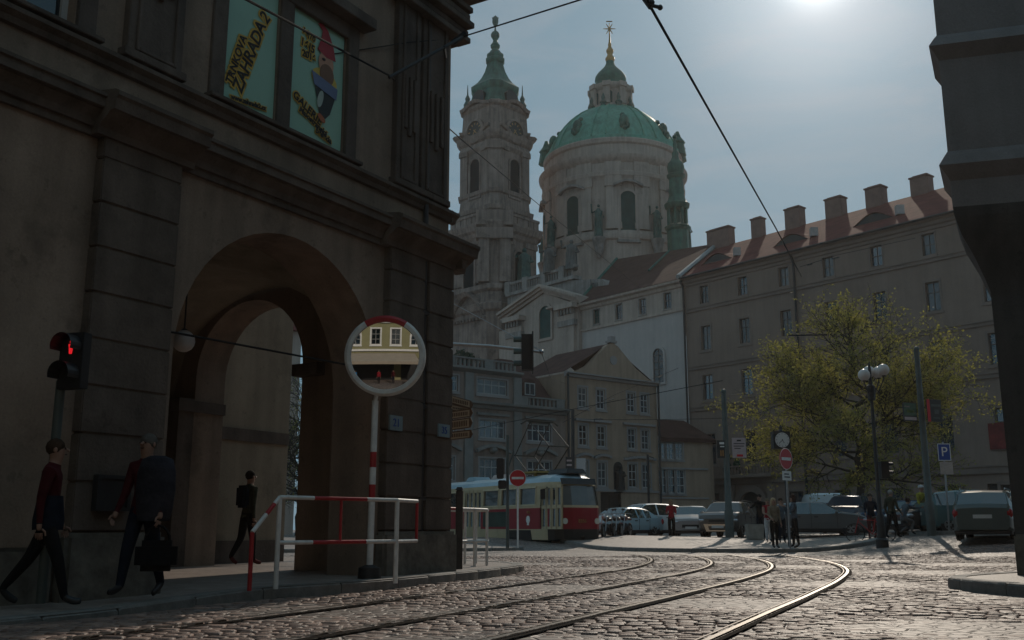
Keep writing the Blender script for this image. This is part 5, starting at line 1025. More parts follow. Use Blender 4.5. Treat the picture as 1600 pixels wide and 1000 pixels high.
    for sg in (1, -1):                                   # shut lines and handles of the doors
        mb = MB(); bx_ = lambda tx, z0, z1, w_, y0=.004: mb.box(L_ / 2 - tx * L_ - w_, L_ / 2 - tx * L_ + w_, min(sg * (W / 2 - .02), sg * (W / 2 + y0)), max(sg * (W / 2 - .02), sg * (W / 2 + y0)), z0, z1)
        for tx in (.305, .57, .74): bx_(tx, zl + .14, zb - .06, .008)
        for tx in (.52, .70): bx_(tx, zb - .16, zb - .12, .08, .02)
        bx_(.5, zl + .02, zl + .12, L_ * .3, .006); mb.build("door_trim", BLACKP, t)
    t.location = loc; t.rotation_euler = (0, 0, yaw); return t
yawv = lambda dx, dy: math.atan2(dy, dx)
car("light_blue_saloon", "pale blue saloon with low windscreen directly right of the tram front", "car", onground(972, 48.5), yawv(-.7, -.6), 4.3, 1.72, 1.36, 'sedan', paint("pale_blue_paint", (.32, .46, .52)))
car("white_hatchback", "white tall hatchback in side view behind the pale blue saloon", "car", onground(1007, 51.5), yawv(-.86, -.42), 4.2, 1.76, 1.62, 'hatch', paint("white_car_paint", (.62, .66, .67)))
car("silver_car", "silver car with bright headlight nose on, beside person in red", "car", onground(1082, 48.5), yawv(-.2, -1), 4.2, 1.74, 1.44, 'hatch', paint("silver_paint", (.33, .31, .30)))
car("dark_suv", "dark estate with chrome lower grille surround and pale number plate", "car", onground(1141, 46.5), yawv(-.42, -.9), 4.6, 1.86, 1.58, 'suv', paint("dark_grey_paint", (.10, .088, .082)), grille=True, roof_rails=True)
car("grey_hatchback", "dark grey hatchback in profile behind the waiting couple", "car", onground(1277, 43.5), yawv(.98, -.2), 3.95, 1.7, 1.43, 'hatch', paint("mid_grey_paint", (.12, .118, .115)))
car("navy_suv", "navy blue off-roader partly behind the tree trunk", "car", onground(1331, 49), yawv(-.55, -.83), 4.5, 1.85, 1.75, 'suv', paint("navy_paint", (.03, .045, .075)), roof_rails=True)
car("blue_saloon", "dark blue saloon between two lamp posts behind walking people", "car", onground(1412, 45.5), yawv(-.95, .2), 4.4, 1.74, 1.4, 'sedan', paint("dark_blue_paint", (.035, .07, .13)))
car("black_saloon", "black saloon with pale roof edge left of the parking sign", "car", onground(1478, 40.5), yawv(-.95, -.28), 4.5, 1.76, 1.45, 'sedan', paint("black_paint", (.02, .022, .026)))
car("green_grey_estate", "grey green estate with red tail lights seen from behind by the right wall", "car", onground(1549, 32.4), yawv(.50, .87), 4.4, 1.74, 1.5, 'hatch', paint("grey_green_paint", (.075, .10, .095)), roof_rails=True)
car("teal_car", "teal roofed car standing beyond the green grey estate", "car", onground(1533, 39), yawv(.98, -.1), 4.4, 1.76, 1.62, 'hatch', paint("teal_paint", (.06, .14, .15)))
car("cream_roof_car", "cream roofed car at far right half behind the estate", "car", onground(1598, 36.5), yawv(.9, .4), 4.2, 1.72, 1.5, 'hatch', paint("cream_car_paint", (.5, .4, .27)))
vt = thing("delivery_van", "white delivery van with blue stripe far behind the grey hatchback", "van", onground(1285, 66))
vp = onground(1285, 66); mb = MB(); mb.use(0)
vb = [[(x, y, z) for y, z in ((-.95, .4), (.95, .4), (1.0, 1.1), (.98, h_ - .25), (.85, h_), (-.85, h_), (-.98, h_ - .25), (-1.0, 1.1))] for x, h_ in ((-2.3, 2.25), (-2.2, 2.35), (1.0, 2.35), (1.5, 2.1), (2.0, 1.35), (2.5, 1.2), (2.55, .9))]
rm = Matrix.Translation(vp) @ Matrix.Rotation(R(84), 4, 'Z')
mb.loft([[rm @ Vector(p) for p in r] for r in vb]); mb.build("body", MATS["white_car_paint"], vt, smooth=40)
mb = MB(); mb.box(-2.36, -2.28, -.85, .85, 1.25, 1.75); mb.v = [rm @ v for v in mb.v]; mb.build("stripe", M("van_blue", (.04, .1, .22), var=.1, bump=0), vt)
mb = MB(); mb.poly([rm @ Vector(p) for p in ((1.55, -.8, 2.06), (1.55, .8, 2.06), (1.99, .85, 1.4), (1.99, -.85, 1.4))]); mb.v = [v + Vector((.02, 0, .02)) for v in mb.v]; mb.build("windscreen", CG, vt)
for x in (-1.5, 1.6):
    for y in (-1, 1): mb = MB(); mb.disc(rm @ Vector((x, y, .36)), rm.to_3x3() @ Vector((0, y, 0)), .35, .2, 18); mb.build("wheel", RUB, vt)

# ------------------------------------------------------------------ people
SKIN = M("skin", (.30, .17, .12), var=.08, scale=20, bump=.05, rough=.55)
def cloth(nm, c): return M("cloth_" + nm, c, var=.35, scale=7, bump=1.0, bscale=13, rough=.95, spec=.15)
def person(label, loc, H, yaw, cols, legs=((8, 4), (-8, 6)), arms=((6, 8, 15), (-6, 8, 15)), hair=(.03, .02, .015), long=0, bald=False, lean=0, sit=False, sleeves=True, head_turn=0, bulk=1.0, group="people on the square", skirt=None):
    """cols: top, bottom, shoe. legs: (thigh swing, knee bend) right, left. arms: (swing, out, elbow bend) right, left"""
    t = thing("person", label, "person", (0, 0, 0), group); V, E_l, RR, LB = [], [], [], []
    def add(p, r, par=None, lab='top'):
        V.append(Vector(p) * H); RR.append((r[0] * H, r[1] * H)); i = len(V) - 1
        if par is not None: E_l.append((par, i)); LB.append((par, i, lab))
        return i
    s_, c_ = math.sin(R(lean)), math.cos(R(lean)); tb = lambda x, y, z: (x, y * c_ + (z - .53) * s_, .53 + (z - .53) * c_ - y * s_); B = bulk
    pel = add((0, 0, .53), (.078 * B, .058 * B)); wai = add(tb(0, .004, .62), (.068 * B, .052 * B), pel, 'top'); che = add(tb(0, .002, .72), (.082 * B, .060 * B), wai, 'top'); upc = add(tb(0, -.004, .79), (.07 * B, .05 * B), che, 'top')
    nek = add(tb(0, .004, .845), (.034, .034), upc, 'top'); hb = add(tb(0, .016, .885), (.040, .043), nek, 'skin'); hm = add(tb(0, .014, .935), (.046, .054), hb, 'skin'); ht = add(tb(0, .008, .972), (.036, .042), hm, 'skin')
    for sg, (th, kn) in zip((1, -1), legs):
        hp = add((sg * .05, 0, .50), (.056 * B, .056 * B), pel, 'bottom'); a = R(th); k = add((sg * .055, .235 * math.sin(a), .50 - .225 * math.cos(a)), (.038 * B, .040 * B), hp, 'bottom'); b = R(th - kn)
        an = add((sg * .056, .235 * math.sin(a) + .22 * math.sin(b), .50 - .225 * math.cos(a) - .225 * math.cos(b)), (.024, .027), k, 'bottom'); av = V[an] / H; q = R(max(-35, min(30, (th - kn) * .6)))
        fm = add((av.x + sg * .006, av.y + .055 * math.cos(q), av.z - .028 + .055 * math.sin(q)), (.024, .016), an, 'shoe'); add((av.x + sg * .008, av.y + .1 * math.cos(q), av.z - .034 + .1 * math.sin(q)), (.019, .011), fm, 'shoe')
    hands = []
    for sg, (sw, ab, el_) in zip((1, -1), arms):
        sh = add(tb(sg * .098 * B, -.004, .80), (.040 * B, .040 * B), upc, 'top'); a, b = R(sw + lean), R(ab); S = V[sh] / H
        e = add(S + Vector((sg * math.sin(b) * .165, math.sin(a) * math.cos(b) * .165, -math.cos(a) * math.cos(b) * .165)), (.028 * B, .028 * B), sh, 'top' if sleeves else 'skin'); a2 = R(sw + lean + el_); b2 = b * .4; Ev = V[e] / H; dv = Vector((sg * math.sin(b2) * (1 if el_ < 60 else -1.2), math.sin(a2) * math.cos(b2), -math.cos(a2) * math.cos(b2)))
        wr = add(Ev + dv * .14, (.017, .017), e, 'top' if sleeves else 'skin'); pm = add(Ev + dv * .185, (.012, .020), wr, 'skin'); hands.append((V[pm], dv, sg))
    me = bpy.data.meshes.new("tmp"); me.from_pydata(V, E_l, []); ob = bpy.data.objects.new("tmp", me); COL.objects.link(ob); md = ob.modifiers.new("s", 'SKIN'); md.use_smooth_shade = True; ob.modifiers.new("u", 'SUBSURF').levels = 2
    for i, d in enumerate(me.skin_vertices[0].data): d.radius = RR[i]; d.use_root = (i == 0)
    ob.modifiers["u"].render_levels = 2
    ev_ = ob.evaluated_get(bpy.context.evaluated_depsgraph_get()); m2 = bpy.data.meshes.new_from_object(ev_); bpy.data.objects.remove(ob)
    mb = MB(); vv = [v.co.copy() for v in m2.vertices]; lab = {'skin': 0, 'top': 1, 'bottom': 2, 'shoe': 3}
    for p in m2.polygons:
        c = p.center; best, bl = 9e9, 'top'
        for i, j, l_ in LB:
            a, d = V[i], V[j] - V[i]; u = min(1, max(0, (c - a).dot(d) / max(1e-9, d.dot(d)))); q = (c - a - d * u).length / (RR[i][0] * (1 - u) + RR[j][0] * u)
            if q < best: best, bl = q, l_
        if bl == 'top' and c.z < .5 * H and not sit: bl = 'bottom'
        mb.use(lab[bl]); mb.f.append(tuple(p.vertices)); mb.m.append(mb.k)
    mb.v = vv; bpy.data.meshes.remove(m2)
    if "top2" in cols: pass
    hc = V[hm]; mb.use(0); hr = Matrix.Rotation(R(head_turn), 3, 'Z'); fc = lambda x, y, z: hc + hr @ (Vector((x, y, z)) * H)
    mb.tube([fc(0, .045, .012), fc(0, .068, -.006)], [.006 * H, .0095 * H], 6)
    for sg in (1, -1): mb.ball(fc(sg * .047, -.003, -.002), .016 * H, 7, (.4, .8, 1.1))
    for p, dv, sg in hands:                              # four bent fingers of unequal length and a thumb
        d = dv.normalized(); sd = Vector((0, 1, 0)) if abs(d.y) < .8 else Vector((0, 0, 1)); sd = (sd - d * sd.dot(d)).normalized(); cu = d.cross(sd) * (-sg)
        for k, ln in enumerate((.036, .041, .038, .029)):
            o_ = p + d * .012 * H + sd * (.0165 - k * .011) * H; mb.tube([o_, o_ + d * ln * .55 * H + cu * .003 * H, o_ + d * ln * .95 * H + cu * .014 * H], [.0058 * H, .0054 * H, .004 * H], 5)
        o_ = p - d * .01 * H + sd * .016 * H; mb.tube([o_, o_ + (d * .6 + sd * .7) * .024 * H, o_ + (d * 1.5 + sd * .8) * .026 * H], [.0068 * H, .0062 * H, .0045 * H], 5)
    zmin = min(v.z for v in mb.v); body = mb.build("body", [SKIN, cols["top"], cols["bottom"], cols.get("shoe", BLACKP)], t, smooth=60)
    mb = MB()
    for sg in (1, -1): mb.ball(fc(sg * .019, .048, .008), .0065 * H, 6)
    mb.ball(fc(0, .052, -.026), .012 * H, 6, (1.2, .5, .3)); mb.build("face_detail", M("eyes_and_mouth", (.06, .02, .018), var=0, bump=0), t)
    if not bald:
        mb = MB(); HM = cloth("hair_%d" % int(hair[0] * 1000), hair); mb.ball(fc(0, -.012, .016), .057 * H, 12, (.93, 1.0, .98))
        if long: mb.loft([[fc(x * w_, y - .02, z) for x, y in ((-.05, .03), (-.052, -.02), (-.03, -.04), (.03, -.04), (.052, -.02), (.05, .03), (.03, .012), (-.03, .012))] for z, w_ in ((.02, 1), (-.03, 1.08), (-.07, 1.15), (-.07 - long, .8))])
        mb.build("hair", HM, t, smooth=60)
    if skirt: pass
    t.location = Vector(loc) - Vector((0, 0, zmin)); t.rotation_euler = (0, 0, yaw); t["hand"] = 0; del t["hand"]
    mw = Matrix.Translation(t.location) @ Matrix.Rotation(yaw, 4, 'Z'); return t, mw, H, [mw @ (p + dv * .03 * H) for p, dv, _ in hands]
BLK = cloth("black", (.012, .012, .013)); NAVY = cloth("navy", (.012, .016, .026)); JEAN = cloth("denim", (.05, .075, .12)); DRED = cloth("dark_red", (.06, .009, .012)); REDC = cloth("red", (.28, .02, .03)); BEI = cloth("beige", (.22, .18, .13)); OLV = cloth("olive", (.05, .052, .035)); GRYB = cloth("grey_blue", (.09, .11, .13)); WHT = cloth("white", (.5, .5, .5)); YEL = cloth("yellow", (.34, .30, .05)); MAR = cloth("maroon", (.10, .03, .03))
P_ = lambda px, Y, pv=.12: Vector((onground(px, Y).x, Y, G(onground(px, Y).x, Y) + pv))
# near left, walking along the pavement in the shade of the arcade
t1 = person("woman striding past in dark red top with dark jacket round the hips, far left", P_(62, 9.65, .09), 1.58, R(-75), dict(top=DRED, bottom=BLK), ((20, 6), (-24, 14)), ((-10, 5, 12), (4, 5, 16)), hair=(.05, .03, .02), group="people in the arcade shade")
mb = MB(); Hh = 1.58; rgs = []
for z, rx, ry in ((.46, .10, .085), (.52, .105, .088), (.60, .096, .078), (.66, .09, .07)): rgs.append([t1[1] @ Vector((rx * Hh * math.cos(a), ry * Hh * math.sin(a), z * Hh)) for a in np.linspace(0, 2 * math.pi, 15)[:-1]])
mb.v = []; mb.loft(rgs, cap=False); iv = (Matrix.Translation(t1[0].location) @ Matrix.Rotation(R(-75), 4, 'Z')).inverted(); mb.v = [iv @ v for v in mb.v]; mb.build("tied_jacket", NAVY, t1[0], smooth=60)
t2 = person("man in dark shirt carrying jacket over his shoulder beside the arcade pillar", P_(214, 10.45, .11), 1.64, R(165), dict(top=DRED, bottom=NAVY), ((16, 4), (-14, 10)), ((8, 10, 20), (6, 16, 14)), hair=(.10, .09, .08), group="people in the arcade shade")
mb = MB(); rgs = []
for k, (z, w_) in enumerate(((.86, .05), (.84, .10), (.76, .13), (.64, .135), (.52, .12), (.46, .10))): rgs.append([Vector(((-.085 + w_ * math.cos(a)) * 1.64, (.02 + .075 * math.sin(a) * (1 if k else .6)) * 1.64, z * 1.64)) for a in np.linspace(0, 2 * math.pi, 13)[:-1]])
mb.loft(rgs); mb.build("jacket", cloth("patterned_jacket", (.03, .03, .038)), t2[0], smooth=60)
def bag(name, label, c, sx, sy, sz, mat, cat, strap=True, tilt=0):
    t = thing(name, label, cat, c); mb = MB(); mb.box(-sx / 2, sx / 2, -sy / 2, sy / 2, 0, sz); rm = Matrix.Translation(c) @ Matrix.Rotation(tilt, 4, 'Z'); mb.v = [rm @ v for v in mb.v]; mb.build("bag_body", mat, t, smooth=50, bevel=min(sx, sy, sz) * .3)
    if strap: mb = MB(); mb.tube([rm @ Vector((sx * .3 * math.cos(a), 0, sz * .95 + .16 * math.sin(a))) for a in np.linspace(0, math.pi, 9)], .014, 6); mb.build("handle", mat, t, smooth=60)
    return t
h_ = t2[3][1]; bag("travel_bag", "black travel bag hanging from the hand of the man with the jacket", Vector((h_.x, h_.y, h_.z - .46)), .40, .2, .30, BLK, "bag", tilt=R(12))
t3 = person("young man with backpack walking away through the sunlit arcade strip", P_(383, 19.4, .12), 1.76, R(-38), dict(top=OLV, bottom=BLK, shoe=MAR), ((9, 4), (-9, 24)), ((-8, 6, 12), (10, 6, 14)), hair=(.02, .015, .012), group="people in the arcade shade")
bp_ = t3[1] @ Vector((0, -.145, 1.06)); bag("backpack", "dark backpack worn by the man walking under the arcade", bp_, .29, .15, .42, NAVY, "backpack", False, R(-38))
t4 = person("woman with fair hair in red jacket beside the silver car", P_(1050, 44.2, .0), 1.66, R(170), dict(top=REDC, bottom=BLK), ((4, 2), (-4, 2)), ((20, 6, 70), (20, 6, 60)), hair=(.22, .15, .09), long=.03)
def motorcycle(label, loc, yaw, pm):
    t = thing("motorcycle", label, "motorcycle", (0, 0, 0), "motorcycles beside the tram")
    for x in (-.68, .68):
        mb = MB(); mb.tube([(x + .27 * math.cos(a), 0, .31 + .27 * math.sin(a)) for a in np.linspace(0, 2 * math.pi, 23)], .055, 7); wh = mb.build("wheel", RUB, t, smooth=60); mb = MB(); mb.disc((x, .03, .31), (0, 1, 0), .2, .06, 18); mb.build("rim", STEEL, wh)
    mb = MB(); mb.ball((0, 0, .42), 1, 10, (.24, .17, .2)); mb.box(-.2, .18, -.16, .16, .25, .45); mb.tube([(-.68, .12, .31), (-.1, .1, .4)], .03, 6); mb.tube([(-.68, -.12, .31), (-.1, -.1, .4)], .03, 6); mb.build("engine", IRON, t, smooth=50)
    mb = MB(); mb.ball((.16, 0, .82), 1, 12, (.3, .15, .13)); mb.build("fuel_tank", pm, t, smooth=60); mb = MB(); mb.ball((-.34, 0, .8), 1, 12, (.36, .14, .07)); mb.build("seat", BLACKP, t, smooth=60); mb = MB(); mb.ball((-.72, 0, .78), 1, 8, (.16, .09, .05)); mb.build("tail_light", TAIL, t, smooth=60)
    mb = MB()
    for y in (-.09, .09): mb.tube([(.68, y, .31), (.44, y, .95)], .026, 6)
    mb.tube([(.36, -.36, 1.0), (.45, -.22, 1.02), (.45, .22, 1.02), (.36, .36, 1.0)], .018, 6); mb.build("fork", STEEL, t, smooth=60)
    mb = MB(); mb.ball((.56, 0, .9), 1, 10, (.1, .1, .1)); mb.build("headlight", M("car_headlamp", (.5, .52, .55)), t, smooth=60)
    for y in (-.3, .3): mb = MB(); mb.tube([(.4, y, 1.02), (.38, y * 1.15, 1.17)], .008, 5); mb.ball((.38, y * 1.2, 1.2), 1, 8, (.02, .07, .05)); mb.build("mirror", IRON, t)
    mb = MB(); mb.ball((.7, 0, .6), 1, 10, (.22, .07, .04)); mb.build("mudguard", pm, t, smooth=60); mb = MB(); mb.tube([(.05, -.17, .28), (-.5, -.2, .33), (-.85, -.2, .42)], [.03, .045, .05], 8); mb.build("exhaust", STEEL, t, smooth=60)
    t.location = loc; t.rotation_euler = (0, 0, yaw)
motorcycle("dark olive motorcycle parked nearest the tram headlight", P_(949, 44.0, .02), yawv(-.35, -1), paint("olive_paint", (.05, .05, .04)))
motorcycle("black motorcycle parked between the olive and maroon motorcycles", P_(964, 44.6, .02), yawv(-.3, -1), MATS["black_paint"])
motorcycle("maroon motorcycle parked in front of the pale blue saloon bonnet", P_(978, 45.2, .02), yawv(-.4, -1), paint("maroon_paint", (.12, .02, .025)))
person("man in black coat standing between the estate car and the blonde woman", P_(1190, 41.5, .12), 1.8, R(150), dict(top=BLK, bottom=NAVY), ((6, 4), (-8, 4)), ((60, 14, 20), (10, 10, 40)), hair=(.04, .03, .025), bulk=1.1)
person("person in red top and white shorts behind the blonde woman", P_(1202, 40.2, .12), 1.68, R(185), dict(top=REDC, bottom=WHT), ((4, 2), (-6, 4)), ((24, 8, 60), (4, 8, 20)), hair=(.2, .15, .1), sleeves=False)
person("blonde woman with long hair, beige jacket and black trousers at the kerb", P_(1212, 35.0, .13), 1.68, R(190), dict(top=BEI, bottom=BLK), ((4, 2), (-4, 2)), ((16, 8, 50), (4, 6, 12)), hair=(.40, .29, .18), long=.07)
person("man in pale shirt partly hidden by the no entry pole", P_(1223, 39.5, .12), 1.7, R(175), dict(top=GRYB, bottom=NAVY), ((4, 2), (-4, 2)), ((6, 8, 20), (4, 8, 20)), hair=(.05, .04, .03))
person("dark haired woman with grey vest over white shirt holding phone to face", P_(1244, 35.0, .13), 1.78, R(80), dict(top=GRYB, bottom=BLK), ((5, 2), (-6, 2)), ((40, 10, 100), (30, 10, 110)), hair=(.03, .015, .015), long=.02, bulk=1.08)
t5 = person("person in dark jacket and pale trousers wheeling a bicycle", P_(1364, 37.2, .0), 1.72, R(165), dict(top=NAVY, bottom=MAR), ((8, 4), (-10, 8)), ((30, 8, 30), (20, 10, 40)), hair=(.07, .05, .04))
person("grey haired man in olive coat with pink scarf walking right", P_(1396, 38.2, .0), 1.78, R(-60), dict(top=OLV, bottom=BLK), ((14, 4), (-14, 10)), ((12, 8, 30), (-10, 8, 30)), hair=(.3, .28, .26), bulk=1.08)
person("person in grey trousers crouching beside the walking grey haired man", P_(1413, 38.6, .0), 1.7, R(-70), dict(top=GRYB, bottom=cloth("mid_grey", (.14, .14, .14))), ((75, 90), (40, 100)), ((50, 8, 20), (50, 8, 20)), hair=(.03, .03, .03), lean=25, sit=True)
t6 = person("man in yellow vest and white cap beside the tall green pole", P_(1444, 39.5, .0), 1.86, R(-150), dict(top=YEL, bottom=BLK), ((6, 2), (-6, 4)), ((10, 8, 30), (-4, 8, 30)), bald=True)
mb = MB(); mb.ball(Vector((0, .01, .962)) * 1.86, .058 * 1.86, 12, (1, 1.1, .75)); mb.box(-.08, .08, .08, .17, 1.775, 1.79); mb.build("cap", WHT, t6[0], smooth=50)
def bicycle(label, loc, yaw):
    t = thing("bicycle", label, "bicycle", (0, 0, 0), "bicycles"); 
    for x in (-.52, .52):
        mb = MB(); mb.tube([(x + .33 * math.cos(a), 0, .34 + .33 * math.sin(a)) for a in np.linspace(0, 2 * math.pi, 25)], .018, 6)
        for k in range(8): a = k * math.pi / 4; mb.tube([(x, 0, .34), (x + .33 * math.cos(a), 0, .34 + .33 * math.sin(a))], .004, 4)
        mb.build("wheel", RUB, t)
    mb = MB()
    for a, b in (((-.52, .34), (-.08, .3)), ((-.08, .3), (-.2, .85)), ((-.2, .78), (.36, .82)), ((-.08, .3), (.38, .75)), ((-.52, .34), (-.2, .78)), ((.52, .34), (.36, .9))): mb.tube([(a[0], 0, a[1]), (b[0], 0, b[1])], .018, 6)
    mb.build("frame", MATS["red_paint"], t); mb = MB(); mb.tube([(.36, 0, .9), (.36, 0, 1.02)], .015, 6); mb.tube([(.28, -.28, 1.04), (.37, -.2, 1.04), (.37, .2, 1.04), (.28, .28, 1.04)], .014, 6); mb.build("handlebar", STEEL, t); mb = MB(); mb.ball((-.22, 0, .9), 1, 10, (.13, .07, .035)); mb.build("saddle", BLACKP, t)
    mb = MB(); mb.tube([(-.08, -.1, .3), (.02, -.1, .2)], .012, 5); mb.tube([(-.08, .1, .3), (-.18, .1, .4)], .012, 5); mb.disc((-.08, -.04, .3), (0, -1, 0), .09, .01, 14); mb.build("crank", STEEL, t)
    t.location = loc; t.rotation_euler = (0, 0, yaw)
bicycle("red bicycle wheeled by the person in the dark jacket", P_(1361, 36.7, .0), R(165))
# ------------------------------------------------------------------ street furniture
def pole(mb, x, y, z0, z1, r0, r1=None, n=12): mb.lathe((x, y), [(z0, r0), (z1, r1 or r0)], n)
# convex traffic mirror on its red and white post
mp_ = Vector((-1.93, 13.95, 0)); mc = U(602, 556, 13.9)
mt = thing("traffic_mirror", "round convex traffic mirror with red and white rim on striped post", "mirror", (mp_.x, mp_.y, .12))
top = mc + Vector((-.14, .12, -.62)); bot = Vector((mp_.x, mp_.y, .12)); mb = MB()
for k, (a, b) in enumerate(((0, .265), (.265, .35), (.35, .43), (.43, .50), (.50, .585), (.585, 1))):
    pass
zs = [U(575, y, 13.95).z for y in (885, 812, 783, 757, 730, 706, 625)]
for k in range(6): a, b = (zs[k] - bot.z) / (top.z - bot.z), (zs[k + 1] - bot.z) / (top.z - bot.z); mb.use(1 if k in (2, 4) else 0).tube([bot.lerp(top, max(0, a)), bot.lerp(top, min(1, b))], .045, 12)
mb.use(0).tube([top, mc + Vector((-.06, .1, -.1))], .03, 8); mb.build("post", [WHITEP, REDP], mt, smooth=50)
mb = MB(); mb.lathe((mp_.x, mp_.y), [(.11, .16), (.26, .15), (.3, .06)], 12); mb.build("post_base", IRON, mt, smooth=40)
mn = (Vector((-1.0, 0, 2.4)) - mc).normalized(); mn = Vector((mn.x - .015, mn.y, mn.z - .022)).normalized(); mu = mn.cross(Vector((0, 0, 1))).normalized(); mv = mu.cross(mn); MR, CR_ = .485, 6.2
mb = MB(); nr, na = 12, 48; rings = []
for i in range(nr + 1):
    q = MR * max(i, .02) / nr; h_ = math.sqrt(CR_ ** 2 - q * q) - math.sqrt(CR_ ** 2 - MR ** 2); rings.append([mc + mn * (h_ + .02) + (mu * math.cos(2 * math.pi * k / na) + mv * math.sin(2 * math.pi * k / na)) * q for k in range(na)])
mb.loft(rings); mb.build("mirror_glass", M("mirror_silver", (.72, .72, .72), var=0, bump=0, rough=.012, metal=1), mt, smooth=60)
mb = MB()
def rim(a0, a1, k):
    ns = max(4, int((a1 - a0) / 6)); rg_ = []
    for j in range(ns + 1):
        a = R(a0 + (a1 - a0) * j / ns); e = mu * math.cos(a) + mv * math.sin(a); rg_.append([mc + e * q + mn * o for q, o in ((MR - .01, .015), (MR + .0, .055), (MR + .05, .06), (MR + .085, .03), (MR + .085, -.03), (MR - .01, -.03))])
    mb.use(k).loft(rg_)
rim(58, 122, 1); rim(122, 418, 0); mb.build("rim", [WHITEP, REDP], mt, smooth=40)
# railings
def rail(label, loc): return thing("railing", label, "railing", loc, "red and white tube railings")
r1_ = rail("long red and white tube railing with sloping end in front of arcade corner", P_(437, 12.0))
g = lambda px, Y: Vector(((px - 800) / FPX * (Y * CP + .1), Y, .12)); A, B_, C_ = g(398, 11.55), g(438, 11.9), g(621, 13.15); D_ = g(652, 13.75)
mb = MB(); tz = Vector((0, 0, 1.02)); lz = Vector((0, 0, .5)); md_ = lambda a, b, u: a.lerp(b, u)
def bar(mb, p, q, k, r=.026): mb.use(k).tube([p, q], r, 10)
bar(mb, A + Vector((0, 0, -.02)), A + Vector((0, 0, .62)), 1); bar(mb, A + Vector((0, 0, .62)), md_(A + Vector((0, 0, .62)), B_ + tz, .5), 0); bar(mb, md_(A + Vector((0, 0, .62)), B_ + tz, .5), md_(A + Vector((0, 0, .62)), B_ + tz, .8), 1); bar(mb, md_(A + Vector((0, 0, .62)), B_ + tz, .8), B_ + tz, 0)
bar(mb, B_ + Vector((0, 0, -.02)), B_ + tz, 0, .03); bar(mb, C_ + Vector((0, 0, -.02)), C_ + tz, 0, .03)
for hz in (tz, lz):
    bar(mb, B_ + hz, md_(B_, C_, .27) + hz, 0); bar(mb, md_(B_, C_, .27) + hz, md_(B_, C_, .72) + hz, 1); bar(mb, md_(B_, C_, .72) + hz, C_ + hz, 0); bar(mb, C_ + hz, D_ + hz, 0)
m_ = md_(B_, C_, .5); bar(mb, m_ + lz, m_ + tz, 1, .018); bar(mb, D_ + lz, D_ + tz, 1, .02); mb.build("tube_frame", [WHITEP, REDP], r1_, smooth=50)
r2_ = rail("short curved white railing with red stretch behind the dark bollard", g(740, 18.6)); mb = MB(); pts = [g(668, 17.2), g(718, 17.9), g(742, 18.3), g(761, 18.8), g(762, 19.4), g(744, 19.9), g(727, 19.7), g(700, 19.5)]
for hz in (Vector((0, 0, 1.0)), Vector((0, 0, .44))):
    for i in range(len(pts) - 1): bar(mb, pts[i] + hz, pts[i + 1] + hz, 1 if i == 0 else 0)
for i in (2, 3, 5, 6): bar(mb, pts[i] + Vector((0, 0, -.02)), pts[i] + Vector((0, 0, 1)), 0)
mb.build("tube_frame", [WHITEP, REDP], r2_, smooth=50)
p = g(718, 17.2); bo = thing("bollard", "dark square wooden post on the pavement corner in front of the tram", "post", p); mb = MB(); mb.box(p.x - .06, p.x + .06, p.y - .06, p.y + .06, .1, 1.42); mb.build("post_body", M("weathered_wood", (.06, .055, .05), var=.4, scale=3, bump=.4, bscale=14), bo, bevel=.015); mb = MB(); mb.hexa([(p.x - .07, p.y - .07, 1.42), (p.x + .07, p.y - .07, 1.42), (p.x + .07, p.y + .07, 1.42), (p.x - .07, p.y + .07, 1.42), (p.x - .04, p.y - .04, 1.47), (p.x + .04, p.y - .04, 1.47), (p.x + .04, p.y + .04, 1.47), (p.x - .04, p.y + .04, 1.47)]); mb.build("cap", IRON, bo)
# finger signs
def viewfac(P, turn=0): d = Vector((math.cos(R(turn)), math.sin(R(turn)))); F = Fac(P.xy, d); F.n = Vector((d.y, -d.x)); return F
p = g(697, 19.0); fs = thing("finger_signpost", "stack of brown tourist direction signs on thin pole by the building corner", "signpost", p)
mb = MB(); pole(mb, p.x, p.y, .1, 3.55, .035); mb.ball((p.x, p.y, 3.58), .05); mb.build("pole", IRON, fs)
BRN = M("tourist_sign_brown", (.10, .06, .035), var=.15, scale=4, bump=0, rough=.5); CRM = M("tourist_sign_cream", (.36, .30, .22), var=.15, scale=4, bump=0, rough=.5); ZF = lambda y: U(697, y, 19).z
for k, (y0, y1, tilt_, tn) in enumerate(((617, 630, -.10, 14), (631, 641, -.06, 18), (643, 656, .05, -8), (657, 673, .05, -12), (675, 688, .04, -6))):
    F2 = viewfac(p, tn); z1, z0 = ZF(y0), ZF(y1); L_ = .46; mb = MB()
    mb.use(0).prism(F2, [(.03, z0), (L_, z0 + tilt_), (L_ + .04, (z0 + z1) / 2 + tilt_), (L_, z1 + tilt_), (.03, z1)], -.01, .01); mb.use(1).prism(F2, [(.07, z0 + .02), (L_ - .03, z0 + .02 + tilt_ * .9), (L_ - .03, z1 - .02 + tilt_ * .9), (.07, z1 - .02)], .008, .013)
    mb.use(0)
    for q in range(9): a = .1 + q * .034; mb.prism(F2, [(a, z0 + .045 + tilt_ * a * 2), (a + .022, z0 + .045 + tilt_ * a * 2), (a + .022, z1 - .045 + tilt_ * a * 2), (a, z1 - .045 + tilt_ * a * 2)], .012, .016)
    mb.build("finger_sign", [BRN, CRM], fs)
